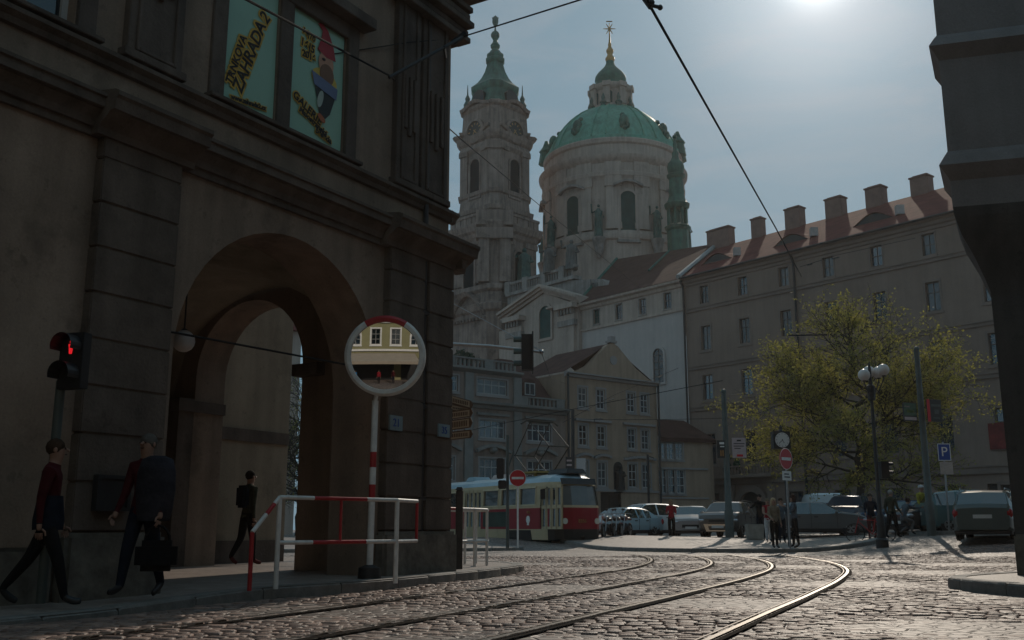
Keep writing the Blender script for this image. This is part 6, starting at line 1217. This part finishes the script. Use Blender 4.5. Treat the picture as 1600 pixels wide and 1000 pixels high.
# pedestrian signal at far left
p = Vector((-4.45, 9.75, .09)); ps_ = thing("pedestrian_signal", "black pedestrian signal showing lit red figure at far left", "traffic light", p)
mb = MB(); pole(mb, p.x + .02, p.y, .09, 2.2, .045); mb.build("pole", GALV, ps_, smooth=50)
z1, z0 = U(112, 521, 9.7).z, U(112, 608, 9.7).z; F2 = viewfac(Vector((U(110, 560, 9.65).x, 9.65, 0)), -16); mb = MB(); mb.fbox(F2, -.135, .135, z0, z1, -.12, 0)
for q in (.26, .76): zc = z1 - (z1 - z0) * q; mb.loft([[F2.pt(.12 * math.cos(a), zc + .12 * math.sin(a), o) for a in np.linspace(R(-20), R(200), 14)] for o in (0, .16)], cap=False, closed=False); mb.disc(F2.pt(0, zc, .003), F2.n.to_3d(), .105, .01)
mb.fbox(F2, -.05, .05, z0 + .1, z0 + .16, -.2, -.12); mb.build("signal_head", BLACKP, ps_, bevel=.012)
zc = z1 - (z1 - z0) * .26; mb = MB(); mb.prism(F2, el(0, zc + .05, .016, .018), .005, .009); mb.prism(F2, [(-.03, zc + .028), (.03, zc + .028), (.022, zc - .01), (.016, zc - .07), (-.016, zc - .07), (-.022, zc - .01)], .005, .009); mb.build("red_figure", EMIT("red_signal_light", (1, .02, .03), 1.1), ps_)
# traffic light on an overhead arm
p = Vector((-2.4, 27.6, 0)); ta = thing("overhead_traffic_light", "black traffic light hanging from long arm above the tram", "traffic light", p)
e = U(846, 550, 27.6); s0 = U(690, 537, 27.6); mb = MB(); pole(mb, p.x, p.y, 0, 6.3, .1, .07); mb.tube([(p.x, p.y, s0.z + .1), s0, U(765, 541, 27.6), e], [.06, .055, .05, .04], 8); mb.ball(e, .07); mb.tube([U(700, 470, 27.6), U(845, 548, 27.6)], .012, 5); mb.build("arm", STEEL, ta, smooth=50)
z1, z0 = U(820, 525, 27.5).z, U(820, 580, 27.5).z; F2 = viewfac(Vector((U(820, 550, 27.45).x, 27.45, 0)), 60); x0, x1 = U(808, 550, 27.4).x, U(832, 550, 27.4).x; mb = MB(); mb.hexa([(x0 + .12, 27.2, z0), (x1, 27.2, z0), (x1, 27.5, z0), (x0 + .12, 27.5, z0), (x0 + .12, 27.2, z1), (x1, 27.2, z1), (x1, 27.5, z1), (x0 + .12, 27.5, z1)])
mb.box(x1 - .02, x1 + .02, 27.0, 27.7, z0 - .04, z1 + .04)
for q in (.16, .5, .84): zc = z1 - (z1 - z0) * q; mb.use(1).loft([[(x0 + .12 - o, 27.35 + .12 * math.cos(a), zc + .12 * math.sin(a)) for a in np.linspace(R(-10), R(190), 12)] for o in (0, .22)], cap=False, closed=False); mb.use(0)
mb.build("signal_head", [BLACKP, M("visor_green", (.06, .09, .085), rough=.4, bump=0)], ta)
# signs
def disc_sign(label, px, py, Y, r, zg, plate=False, turn=0, pc=WHITEP):
    c = U(px, py, Y); t = thing("no_entry_sign", label, "road sign", (c.x, Y + .05, zg), "no entry signs"); F2 = viewfac(Vector((c.x, Y, 0)), turn); mb = MB(); pole(mb, c.x, Y + .06, zg, c.z + r, .033); mb.build("pole", pc, t, smooth=50)
    mb = MB(); mb.disc(F2.pt(0, c.z, .01), F2.n.to_3d(), r, .02, 32); mb.build("sign_disc", SIGNRED, t); mb = MB(); mb.fbox(F2, -r * .72, r * .72, c.z - r * .14, c.z + r * .14, .011, .016); mb.loft([[F2.pt(q * math.cos(a), c.z + q * math.sin(a), .012) for a in np.linspace(0, 2 * math.pi, 33)] for q in (r * .95, r)], cap=False); mb.build("white_bar", WHITEP, t)
    if plate: mb = MB(); mb.fbox(F2, -.24, .24, c.z - r - .36, c.z - r - .05, -.01, .012); pl = mb.build("plate", WHITEP, t); mb = MB(); mb.fbox(F2, -.16, .1, c.z - r - .17, c.z - r - .13, .013, .016); mb.fbox(F2, -.16, .16, c.z - r - .27, c.z - r - .23, .013, .016); mb.build("plate_lines", BLACKP, pl)
    return t
disc_sign("no entry sign on white pole in front of the tram side", 809, 747, 36.3, .30, .11); disc_sign("no entry sign with small white plate below the street clock", 1228, 717, 34.2, .36, .13, True, 40, STEEL)
c = U(1220.5, 688, 36.8); t = thing("street_clock", "square black street clock with white dial on slim pole", "clock", (c.x, 36.8, .5)); F2 = viewfac(Vector((c.x, 36.65, 0)), 8); mb = MB(); pole(mb, c.x + .1, 36.8, .1, c.z - .2, .055); mb.build("pole", IRON, t); mb = MB(); mb.fbox(F2, -.32, .32, c.z - .32, c.z + .32, -.3, 0); mb.lathe((c.x, 36.8), [(c.z + .32, .09), (c.z + .4, .05), (c.z + .5, .06), (c.z + .54, .01)], 8); mb.build("clock_case", IRON, t, bevel=.04)
mb = MB(); mb.disc(F2.pt(0, c.z, .015), F2.n.to_3d(), .27, .02, 32); dl = mb.build("dial", M("opal_dial", (.6, .6, .58), var=.05, bump=0, rough=.4), t); mb = MB()
for k in range(12): a = k * math.pi / 6; d = lambda q, w_: F2.pt(math.sin(a) * q + math.cos(a) * w_, c.z + math.cos(a) * q - math.sin(a) * w_, .018); mb.poly([d(.21, -.009), d(.21, .009), d(.25, .009), d(.25, -.009)])
for a, q in ((R(150), .13), (R(225), .19)): d = lambda q2, w_: F2.pt(math.sin(a) * q2 + math.cos(a) * w_, c.z + math.cos(a) * q2 - math.sin(a) * w_, .021); mb.poly([d(-.03, -.01), d(-.03, .01), d(q, .008), d(q, -.008)])
mb.build("clock_hands", BLACKP, dl)
c = U(790, 760, 35.6); t = thing("signal_post", "thin post with rear of a small traffic light in front of tram windows", "traffic light", (c.x, 35.6, .1)); mb = MB(); pole(mb, U(793, 800, 35.6).x, 35.6, .1, U(793, 680, 35.6).z, .06, .05); mb.tube([U(791, 740, 35.6), U(803, 705, 35.6)], .025, 5); mb.build("pole", GALV, t); mb = MB(); q0, q1 = U(776, 748, 35.4), U(787, 716, 35.4); mb.box(q0.x, q1.x, 35.3, 35.6, q0.z, q1.z); mb.box(q0.x + .05, q1.x + .1, 35.4, 35.5, q0.z - .35, q0.z - .05); mb.build("signal_head", BLACKP, t, bevel=.03)
# poles with boards
def gpole(label, px, Y, ytop, r0, r1, name="catenary_pole", cat="pole", lean=0):
    b = onground(px, Y); t = thing(name, label, cat, b, "overhead line poles"); z1 = U(px, ytop, Y).z; mb = MB(); mb.tube([b - Vector((0, 0, .3)), b + Vector((0, 0, 1.2)), b + Vector((0, 0, 1.25)), b + Vector((0, 0, (z1 - b.z) * .6)), Vector((b.x + lean, b.y, z1))], [r0 * 1.25, r0 * 1.25, r0, (r0 + r1) / 2, r1], 12); mb.ball((b.x + lean, b.y, z1), r1 * 1.2, 8); mb.build("pole", GALV, t, smooth=50)
    return t, b, z1
def board(label, px0, py0, px1, py1, Y, mats, bands, turn=0, name="advert_board", cat="sign"):
    a, b = U(px0, py1, Y), U(px1, py0, Y); t = thing(name, label, cat, ((a.x + b.x) / 2, Y, a.z), "boards on the poles"); F2 = viewfac(Vector(((a.x + b.x) / 2, Y, 0)), turn); w_ = (b.x - a.x) / 2 / max(.3, math.cos(R(turn))); mb = MB(); mb.use(0).fbox(F2, -w_, w_, a.z, b.z, -.04, .0); hh = b.z - a.z
    for k, (x0, x1, z0, z1) in bands: mb.use(k).fbox(F2, -w_ + 2 * w_ * x0, -w_ + 2 * w_ * x1, a.z + hh * z0, a.z + hh * z1, .0, .006)
    mb.build("board_face", mats, t); return t
gpole("grey green tram wire pole left of portal carrying two boards", 1140.5, 43.5, 612, .15, .10)
DKB = M("dark_board", (.03, .03, .03), var=.2, bump=0, rough=.45); PINKB = M("pale_pink_board", (.42, .33, .33), var=.15, scale=6, bump=0, rough=.5); GRNB = M("green_print", (.05, .10, .06), var=.3, bump=0, rough=.5)
board("small dark board with white symbol left of the grey green pole", 1121, 688, 1136, 716, 43.4, [DKB, WHITEP, MATS["old_gilding"]], [(1, (.25, .7, .78, .9)), (1, (.3, .7, .62, .68)), (2, (.3, .42, .12, .45)), (2, (.5, .62, .12, .45))])
board("pale board with dark print and red foot right of grey green pole", 1145, 684, 1165, 715, 43.4, [PINKB, BLACKP, SIGNRED], [(1, (.35, .65, .82, .9)), (1, (.1, .9, .68, .72)), (1, (.1, .85, .56, .6)), (1, (.15, .6, .44, .48)), (2, (.3, .75, .05, .16))])
lp = onground(1379, 33.3); lm = thing("street_lamp", "dark cast street lamp with four white globes", "lamp", lp, None); zt = U(1365, 580, 33.3).z; lx = lp.x; mb = MB(); mb.lathe((lx, 33.3), [(lp.z - .2, .2), (lp.z + .25, .2), (lp.z + .3, .14), (lp.z + 1.0, .12), (lp.z + 1.1, .075), (zt - 1.0, .05), (zt - .98, .12), (zt - .5, .13), (zt - .45, .06), (zt + .1, .05), (zt + .3, .02)], 14); mb.build("post", IRON, lm, smooth=40)
for px, py, dy in ((1350, 586, -.25), (1357.5, 581, .3), (1372, 582, .28), (1380, 578, -.25)):
    c = U(px, py, 33.3 + dy); mb = MB(); mb.tube([(lx, 33.3, zt - .6), ((lx + c.x) / 2, 33.3 + dy * .6, zt - .75), (c.x, c.y, c.z - .3), (c.x, c.y, c.z - .15)], .022, 6); mb.lathe((c.x, c.y), [(c.z - .22, .05), (c.z - .15, .09)], 8); ar = mb.build("arm", IRON, lm, smooth=50); mb = MB(); mb.ball(c, .2, 16); mb.build("globe", M("opal_globe", (.62, .58, .55), var=.05, bump=0, rough=.3), ar, smooth=80)
c = U(1381, 733, 33.0); t = thing("small_traffic_light", "small black traffic light fixed to the lamp post", "traffic light", c); mb = MB(); mb.box(c.x - .11, c.x + .14, 32.9, 33.15, c.z - .3, c.z + .25)
for q in (.12, -.15): mb.loft([[(c.x + .14 + o, 33.02 + .1 * math.cos(a), c.z + q + .1 * math.sin(a)) for a in np.linspace(0, math.pi, 10)] for o in (0, .16)], cap=False, closed=False)
mb.tube([(c.x - .1, 33.1, c.z + .2), (lx + .05, 33.3, c.z + .2)], .02, 5); mb.build("signal_head", BLACKP, t)
gpole("tall dark green pole in front of tree carrying two adverts", 1456, 37.3, 546, .13, .095)
board("green poster board left of the tall dark green pole", 1411, 629, 1433, 658, 37.1, [DKB, GRNB, M("green_yellow_print", (.14, .2, .06), var=.3, bump=0), MATS["pale_pink_board"]], [(1, (.06, .94, .3, .95)), (3, (.1, .5, .75, .85)), (2, (.25, .8, .45, .62)), (3, (.06, .94, .06, .22))], 20)
board("black advert board with red edge right of tall green pole", 1449, 624, 1471, 659, 37.1, [DKB, SIGNRED, GALV], [(1, (0, .2, .0, 1)), (2, (.3, .95, .68, .78)), (2, (.5, .8, .35, .55)), (2, (.4, .85, .14, .2))], 15)
b = onground(1484, 38.0, .12); c = U(1474.5, 707, 38.0); t = thing("parking_sign", "blue parking sign with white P above a blank plate", "road sign", b); F2 = viewfac(Vector((c.x, 37.95, 0)), 0); mb = MB(); mb.tube([b, Vector((c.x, 38.0, c.z + .4))], .035, 10); mb.build("pole", STEEL, t, smooth=50); mb = MB(); mb.use(0).fbox(F2, -.24, .24, c.z - .31, c.z + .33, -.02, .0); mb.use(1).frame(F2, -.24, .24, c.z - .31, c.z + .33, .025, .0, .004); mb.build("sign_board", [SIGNBLUE, WHITEP], t); text("P", .5, F2, 0, c.z + .01, .006, WHITEP, t, "lettering"); mb = MB(); mb.fbox(F2, -.2, .28, c.z - .82, c.z - .36, -.02, .0); mb.build("plate", M("pale_plate", (.42, .36, .33), var=.15, scale=8, bump=0), t)
b = onground(1015, 58); t = thing("dark_flag_pole", "thin dark pole before the gabled house", "pole", b); mb = MB(); mb.tube([b, U(1012, 710, 58)], .07, 8); mb.tube([U(1012, 712, 58), U(1022, 716, 58)], .03, 5); mb.build("pole", IRON, t)
b = onground(895, 62); t = thing("wire_pole", "dark wire pole between palace and gabled house", "pole", b, "overhead line poles"); mb = MB(); mb.tube([b, U(895, 640, 62)], [.14, .1], 8); mb.build("pole", IRON, t)
board("dark timetable board with pale lines behind the tram roof", 884, 714, 895, 742, 55, [DKB, MATS["pale_pink_board"]], [(1, (.15, .85, .75, .85)), (1, (.15, .85, .5, .6)), (1, (.15, .85, .22, .34))]); board("plain pale board beside the timetable behind tram roof", 901, 716, 915, 743, 55, [M("grey_white_board", (.4, .4, .4), var=.1, bump=0)], [])
for px in (889, 908): b = onground(px, 55); t = thing("board_post", "thin post carrying the " + ("timetable" if px == 889 else "pale") + " board behind the tram", "post", b); mb = MB(); mb.tube([b, U(px, 742, 55)], .05, 6); mb.build("post_body", IRON, t)
b = P_(1180, 41.6, .12); t = thing("concrete_planter", "tall tapering concrete bin beside the man in black", "bin", b); mb = MB(); s = .33; mb.hexa([(b.x - s * .85, b.y - s, b.z), (b.x + s * .85, b.y - s, b.z), (b.x + s * .85, b.y + s, b.z), (b.x - s * .85, b.y + s, b.z), (b.x - s, b.y - s, b.z + .62), (b.x + s, b.y - s, b.z + .62), (b.x + s, b.y + s, b.z + .62), (b.x - s, b.y + s, b.z + .62)]); mb.build("bin_body", M("pale_concrete", (.26, .25, .22), var=.25, scale=4, bump=.4, bscale=30), t, bevel=.03); mb = MB(); mb.box(b.x - .26, b.x + .26, b.y - .26, b.y + .26, b.z + .621, b.z + .64); mb.build("opening", BLACKP, t)
# hanging arcade lamp
c = U(287, 533, 13.2); t = thing("hanging_lamp", "white globe lamp hanging on a rod under the arcade arch", "lamp", c); mb = MB(); tp_ = U(290, 437, 13.2); mb.tube([c + Vector((0, 0, .14)), Vector((c.x, c.y, tp_.z))], .012, 6); mb.lathe((c.x, c.y), [(tp_.z, .07), (tp_.z + .03, .07)], 10); mb.lathe((c.x, c.y), [(c.z + .1, .08), (c.z + .17, .03)], 10); mb.build("rod", IRON, t); mb = MB(); mb.ball(c, .15, 16); mb.build("globe", MATS["opal_globe"], t, smooth=80)
# ------------------------------------------------------------------ overhead wires, each a thing
WIRE = M("wire_black", (.03, .03, .032), var=0, bump=0, rough=.9, spec=.1)
def wire(label, pts, r, sag=0, ins=(), name="overhead_wire"):
    P = [U(*q) if not isinstance(q, Vector) else q for q in pts]; t = thing(name, label, "wire", P[0], "tram span wires"); out = []
    for a, b in zip(P, P[1:]): out += [a.lerp(b, k / 10) - Vector((0, 0, sag * 4 * (k / 10) * (1 - k / 10))) for k in range(10)]
    mb = MB(); mb.tube(out + [P[-1]], r, 6); mb.build("cable", WIRE, t)
    for u, s in ins:
        c = P[0].lerp(P[-1], u); d = (P[-1] - P[0]).normalized(); mb = MB(); mb.tube([c - d * s, c - d * s * .5, c, c + d * s * .5, c + d * s], [r * 1.5, r * 3.4, r * 2, r * 3.4, r * 1.5], 6); mb.build("insulator", IRON, t)
wire("thick cable slanting down across the sky from top to college roof", [(985, -50, 15), (1015, 8, 17), (1212, 356, 42), (1252, 432, 70)], .03)
t = thing("cable_clamp", "dark cable clamp cluster at top of the slanting sky cable", "clamp", U(1016, 8, 17)); mb = MB(); c = U(1016, 8, 17); mb.tube([c + Vector((-.1, 0, .14)), c + Vector((.02, 0, -.05))], .06, 7); mb.tube([c, c + Vector((.19, .05, -.02))], .035, 6); mb.ball(c + Vector((.19, .05, -.02)), .055, 7); mb.ball(c + Vector((.02, -.05, .03)), .06, 7); mb.ball(c + Vector((-.06, 0, .14)), .05, 7); mb.build("clamp_body", IRON, t)
b0 = FL.pt(1.63, 8.05, .14); b1 = U(724, 57, 15.6)
t = thing("wall_bracket", "dark iron wire bracket reaching out from upper corner of building", "bracket", b0); mb = MB(); mb.tube([U(608, 121, 14.4), U(690, 76, 15.2), b1], .03, 6); mb.tube([b1 - Vector((.18, 0, .12)), b1 + Vector((.04, 0, .05))], .055, 6); mb.tube([U(694, 74, 15.2), FL.pt(.3, U(694, 90, 15.9).z, .1)], .03, 5); mb.build("bracket_arm", IRON, t)
wire("thin wire rising right from the corner bracket across sky", [(724, 57, 15.6), (912, -2, 13)], .012); wire("long wire from top left over posters down past both church towers", [(330, -30, 8), (608, 118, 14.4), (720, 217, 22), (860, 335, 45), (1000, 450, 100)], .014)
wire("insulated wire across upper facade and posters", [(132, 142, 10.6), (400, 103, 12.5), (640, 66, 15.0), (690, 62, 15.8)], .009, 0, ((.45, .2), (.6, .16)))
t = thing("wall_anchor", "dark wire anchor fixed on the pilaster at upper left", "bracket", U(134, 141, 10.6)); mb = MB(); mb.ball(U(134, 141, 10.6), .07, 8); mb.tube([U(134, 141, 10.6), FL.pt(*FL.px(120, 136), .05)], .035, 6); mb.build("anchor_body", IRON, t)
wire("cable crossing the arcade arch from left pillar to right", [FL.pt(5.7, FL.px(265, 520)[1], .05), FL.pt(2.1, FL.px(500, 561)[1] - .0, .02)], .014)
wire("pale contact wire in front of the low corner house", [(905, 655, 52), (1140, 653, 43.5)], .012, .05, ((.15, .35),)); wire("contact wire ending at window of the grey building", [(1180, 580, 60), (1240, 572, 55), (1300, 566, 50)], .015, 0, ((.5, .5),))
wire("light rod of wire with insulators above the tree", [(1233, 524, 48), (1292, 523, 46)], .04); wire("span wire sloping over front of the gabled house", [(880, 660, 60), (960, 617, 66), (1060, 575, 80)], .014, 0, ((.35, .5), (.8, .6)))
wire("wire from college wall down to the green pole", [(1140, 618, 43.5), (1185, 610, 60), (1250, 560, 85)], .014); wire("upper contact wire over college facade", [(1250, 417, 80), (1310, 398, 74), (1430, 372, 66)], .02, 0, ((.1, .4), (.35, .5)))
wire("trolley wire running above the tram roof", [Vector((7.0, 33, 5.6)), Vector((2.0, 42.5, 5.65)), Vector((-3, 52, 5.6)), Vector((-9, 63, 5.6))], .012); wire("span wire from arm of the overhead light to palace", [(845, 548, 27.6), (860, 590, 60), (885, 600, 84)], .01)
# ------------------------------------------------------------------ tree in new leaf
BARK = M("tree_bark", (.05, .042, .034), var=.4, scale=6, bump=.8, bscale=14, rough=.95); LEAF = M("young_leaf", (.22, .205, .095), var=.35, scale=.7, bump=0, rough=.6, trans=.6, spec=.3)
def tree(label, base, H, crown_r, seed, nleaf):
    rr = random.Random(seed); t = thing("leafy_tree", label, "tree", base); mb = MB(); tips = []; V3 = lambda s: Vector((rr.gauss(0, s), rr.gauss(0, s), rr.gauss(0, s)))
    def limb(p, d, ln, r, lvl, up):
        pts, rs = [p], [r]; q = p.copy(); dd = d.copy(); n = 6 if lvl < 2 else 4
        for k in range(n):
            dd = (dd + V3(.12) + Vector((0, 0, up))).normalized(); q = q + dd * ln / n; pts.append(q.copy()); rs.append(r * (1 - .8 * (k + 1) / n) + .004)
            if lvl < 3 and k >= 1:
                for _ in range(2 if lvl < 2 else 1):
                    sd = dd.orthogonal().normalized(); sd.rotate(Matrix.Rotation(rr.uniform(0, 6.28), 3, dd)); limb(q.copy(), (dd * .75 + sd * rr.uniform(.5, .9)).normalized(), ln * rr.uniform(.3, .5), rs[-1] * .6, lvl + 1, up * .7)
            if lvl >= 2: tips.append(q.copy())
        mb.tube(pts, rs, 6 if lvl < 2 else 4, cap=False)
    lead = [base + Vector((rr.gauss(0, .05) * k, rr.gauss(0, .05) * k, H * .92 * k / 12 - (.2 if k == 0 else 0))) for k in range(13)]; mb.tube(lead, [H * .019 * (1 - .93 * k / 12) + .008 + (.06 if k == 0 else 0) for k in range(13)], 9)
    for k in range(46):
        h = .22 + .72 * (k / 45) ** .9; env = crown_r * max(.12, (1 - max(0, (h - .34) / .68) ** 1.7)) * (1 if h > .3 else .85); i = h / .92 * 12; p = lead[min(11, int(i))].lerp(lead[min(12, int(i) + 1)], i - int(i)); a = k * 2.4 + rr.uniform(-.3, .3); el_ = R(rr.uniform(2, 22) + 55 * max(0, h - .35))
        limb(p, Vector((math.cos(a) * math.cos(el_), math.sin(a) * math.cos(el_), math.sin(el_))), env * rr.uniform(.78, 1.06), H * .008 * (1.15 - h), 0 if h < .6 else 1, .035 if h > .3 else -.02)
    mb.build("trunk", BARK, t, smooth=60); V, F = [], []; per = nleaf / len(tips)
    for p in tips:
        for k in range(int(per * rr.choice((.1, .4, 1, 1.4, 2.1)) + rr.random())):
            c = p + V3(.13); u = V3(1).normalized(); v = u.orthogonal().normalized(); v.rotate(Matrix.Rotation(rr.uniform(0, 6.28), 3, u)); s = rr.choice((.035, .045, .055, .07)); i = len(V)
            V += [c + u * s, c + v * s * .62, c - u * s, c - v * s * .62]; F.append((i, i + 1, i + 2, i + 3))
    og = ORG[t.name]; me = bpy.data.meshes.new("crown"); me.from_pydata([v - og for v in V], [], F); me.materials.append(LEAF); o = bpy.data.objects.new("crown", me); COL.objects.link(o); o.parent = t; print(label[:14], "tips", len(tips), "leaves", len(F)); return t
tree("broad tree in fresh yellow green leaf in front of the grey building", onground(1352, 50), 11.5, 4.8, 11, 58000)
tree("green street tree glimpsed through the arcade arch", Vector((-11.5, 55, 0)), 9, 4, 5, 6000)
for i, (x0, y0, x1, h_, lb) in enumerate(((-24, 62, -13.5, 14, "pale distant house glimpsed through the arcade arch"),)):
    F2 = Fac((x0, y0), (x1 - x0, 6)); t = thing("distant_house", lb, "house", (x0, y0, 0)); mb = MB(); op = [(1.5 + 2.6 * k, 2.7 + 2.6 * k, 2 + 3.4 * j, 4 + 3.4 * j) for k in range(3) for j in range(3)]; wall_open(mb, F2, 0, 11, -1, h_, op, .2); mb.poly([F2.pt(11, -1), F2.pt(11, h_), F2.pt(11, h_, -9), F2.pt(11, -1, -9)]); mb.build("wall", CST, t); mb = MB(); mb.loft([[F2.pt(-.3, h_, .4), F2.pt(11.3, h_, .4), F2.pt(11.3, h_, -9), F2.pt(-.3, h_, -9)], [F2.pt(-.3, h_ + 3, -4), F2.pt(11.3, h_ + 3, -4), F2.pt(11.3, h_ + 3, -4.5), F2.pt(-.3, h_ + 3, -4.5)]]); mb.build("roof", TILE, t)
    for a in op: window(F2, (a[0] + a[1]) / 2, (a[2] + a[3]) / 2, a[1] - a[0], a[3] - a[2], t, WOODW, GL, 2, 2)
# ------------------------------------------------------------------ across the street behind the viewer, seen only in the convex mirror
FB = Fac((9, -10.5), (-1, .05)); FB.n = Vector((.05, 1)).normalized(); YG = M("yellow_green_plaster", (.26, .245, .13), var=.12, scale=.5, bump=.15, rough=.9)
bh = thing("cafe_house", "yellow green house with white windows reflected in the convex mirror", "house", FB.pt(8, 0)); op = [(1 + 2.9 * k, 2.3 + 2.9 * k, z, z + 2.3) for k in range(8) for z in (5.2, 9.2)] + [(.6, 9.5, 0, 3.2), (10.5, 23, 0, 3.2)]; mb = MB(); wall_open(mb, FB, -2, 26, -.5, 15, op, .3); mb.build("wall", YG, bh)
for a in op[:-2]: window(FB, (a[0] + a[1]) / 2, (a[2] + a[3]) / 2, a[1] - a[0], a[3] - a[2], bh, WOODW, GL, 2, 3, sur=WHITEP, surw=.2)
mb = MB(); mb.fbox(FB, -2, 26, 4.2, 4.5, -.02, .2); mb.fbox(FB, -2, 26, 12.6, 13, -.02, .5); mb.fbox(FB, -2, 26, 8.3, 8.5, -.02, .12); mb.build("cornice", WHITEP, bh); mb = MB(); mb.fbox(FB, .5, 23, 0, 3.2, -.6, -.3); mb.build("shop_front", BLACKP, bh)
aw = thing("awning", "cream cafe awning reflected in the convex mirror", "awning", FB.pt(13, 3.2, 0)); mb = MB(); mb.loft([[FB.pt(a, z, o) for z, o in ((3.9, .05), (2.75, 3.4), (2.4, 3.42), (2.38, 3.38), (2.7, 3.34), (3.82, .04))] for a in (7.5, 17.5)]); mb.build("canvas", M("cream_canvas", (.33, .28, .22), var=.1, scale=1, bump=.2, rough=.85), aw); mb = MB()
for a in (7.6, 17.4): mb.tube([FB.pt(a, 2.5, 3.3), FB.pt(a, 0, 3.3)], .05, 6)
mb.build("awning_post", WHITEP, aw)
for a, o, tc_, bt_, lb in ((15.5, 3.9, cloth("bright_blue", (.05, .25, .55)), JEAN, "in bright blue shirt"), (12.6, 4.2, REDC, BLK, "in red top"), (10.8, 3.8, DRED, NAVY, "in dark red top"), (17.0, 4.0, BEI, BLK, "in beige coat")): person("person " + lb + " reflected in the convex mirror", FB.pt(a, 0, o), 1.72, R(10), dict(top=tc_, bottom=bt_), group="people across the street")

ns = thing("shading_house", "added unseen house right of the viewer, shading the arcade front", "house", (9.5, 4, 0)); FN = Fac((8.6, 10.5), (.10, -1)); FN.n = Vector((-1, -.10)).normalized(); mb = MB(); op = [(1.2 + 2.9 * k, 2.5 + 2.9 * k, z, z + 2.2) for k in range(7) for z in (1.2, 5.4, 9.4)]  # added out of view; height set to dim skylight on the arcade front
wall_open(mb, FN, 0, 22, -.5, 12, op, .3); mb.poly([FN.pt(0, -.5), FN.pt(0, 12), FN.pt(0, 12, -10), FN.pt(0, -.5, -10)]); mb.poly([FN.pt(0, 12), FN.pt(22, 12), FN.pt(22, 12, -10), FN.pt(0, 12, -10)]); mb.build("wall", PL_P, ns)
for a in op: window(FN, (a[0] + a[1]) / 2, (a[2] + a[3]) / 2, a[1] - a[0], a[3] - a[2], ns, WOODW, GL, 2, 3)

# ------------------------------------------------------------------ thin bright haze in the air of the square
hz = bpy.data.materials.new("air_haze"); hz.use_nodes = True; N, L = hz.node_tree.nodes, hz.node_tree.links; N.remove(N["Principled BSDF"]); pv = N.new("ShaderNodeVolumePrincipled")
pv.inputs["Color"].default_value = (1, .9, .8, 1); pv.inputs["Density"].default_value = .00028; pv.inputs["Anisotropy"].default_value = .45; L.new(pv.outputs[0], N["Material Output"].inputs["Volume"])
mb = MB(); mb.box(-118, 158, -58, 328, -1.6, 92); tag(mb.build("haze", hz), kind="stuff")
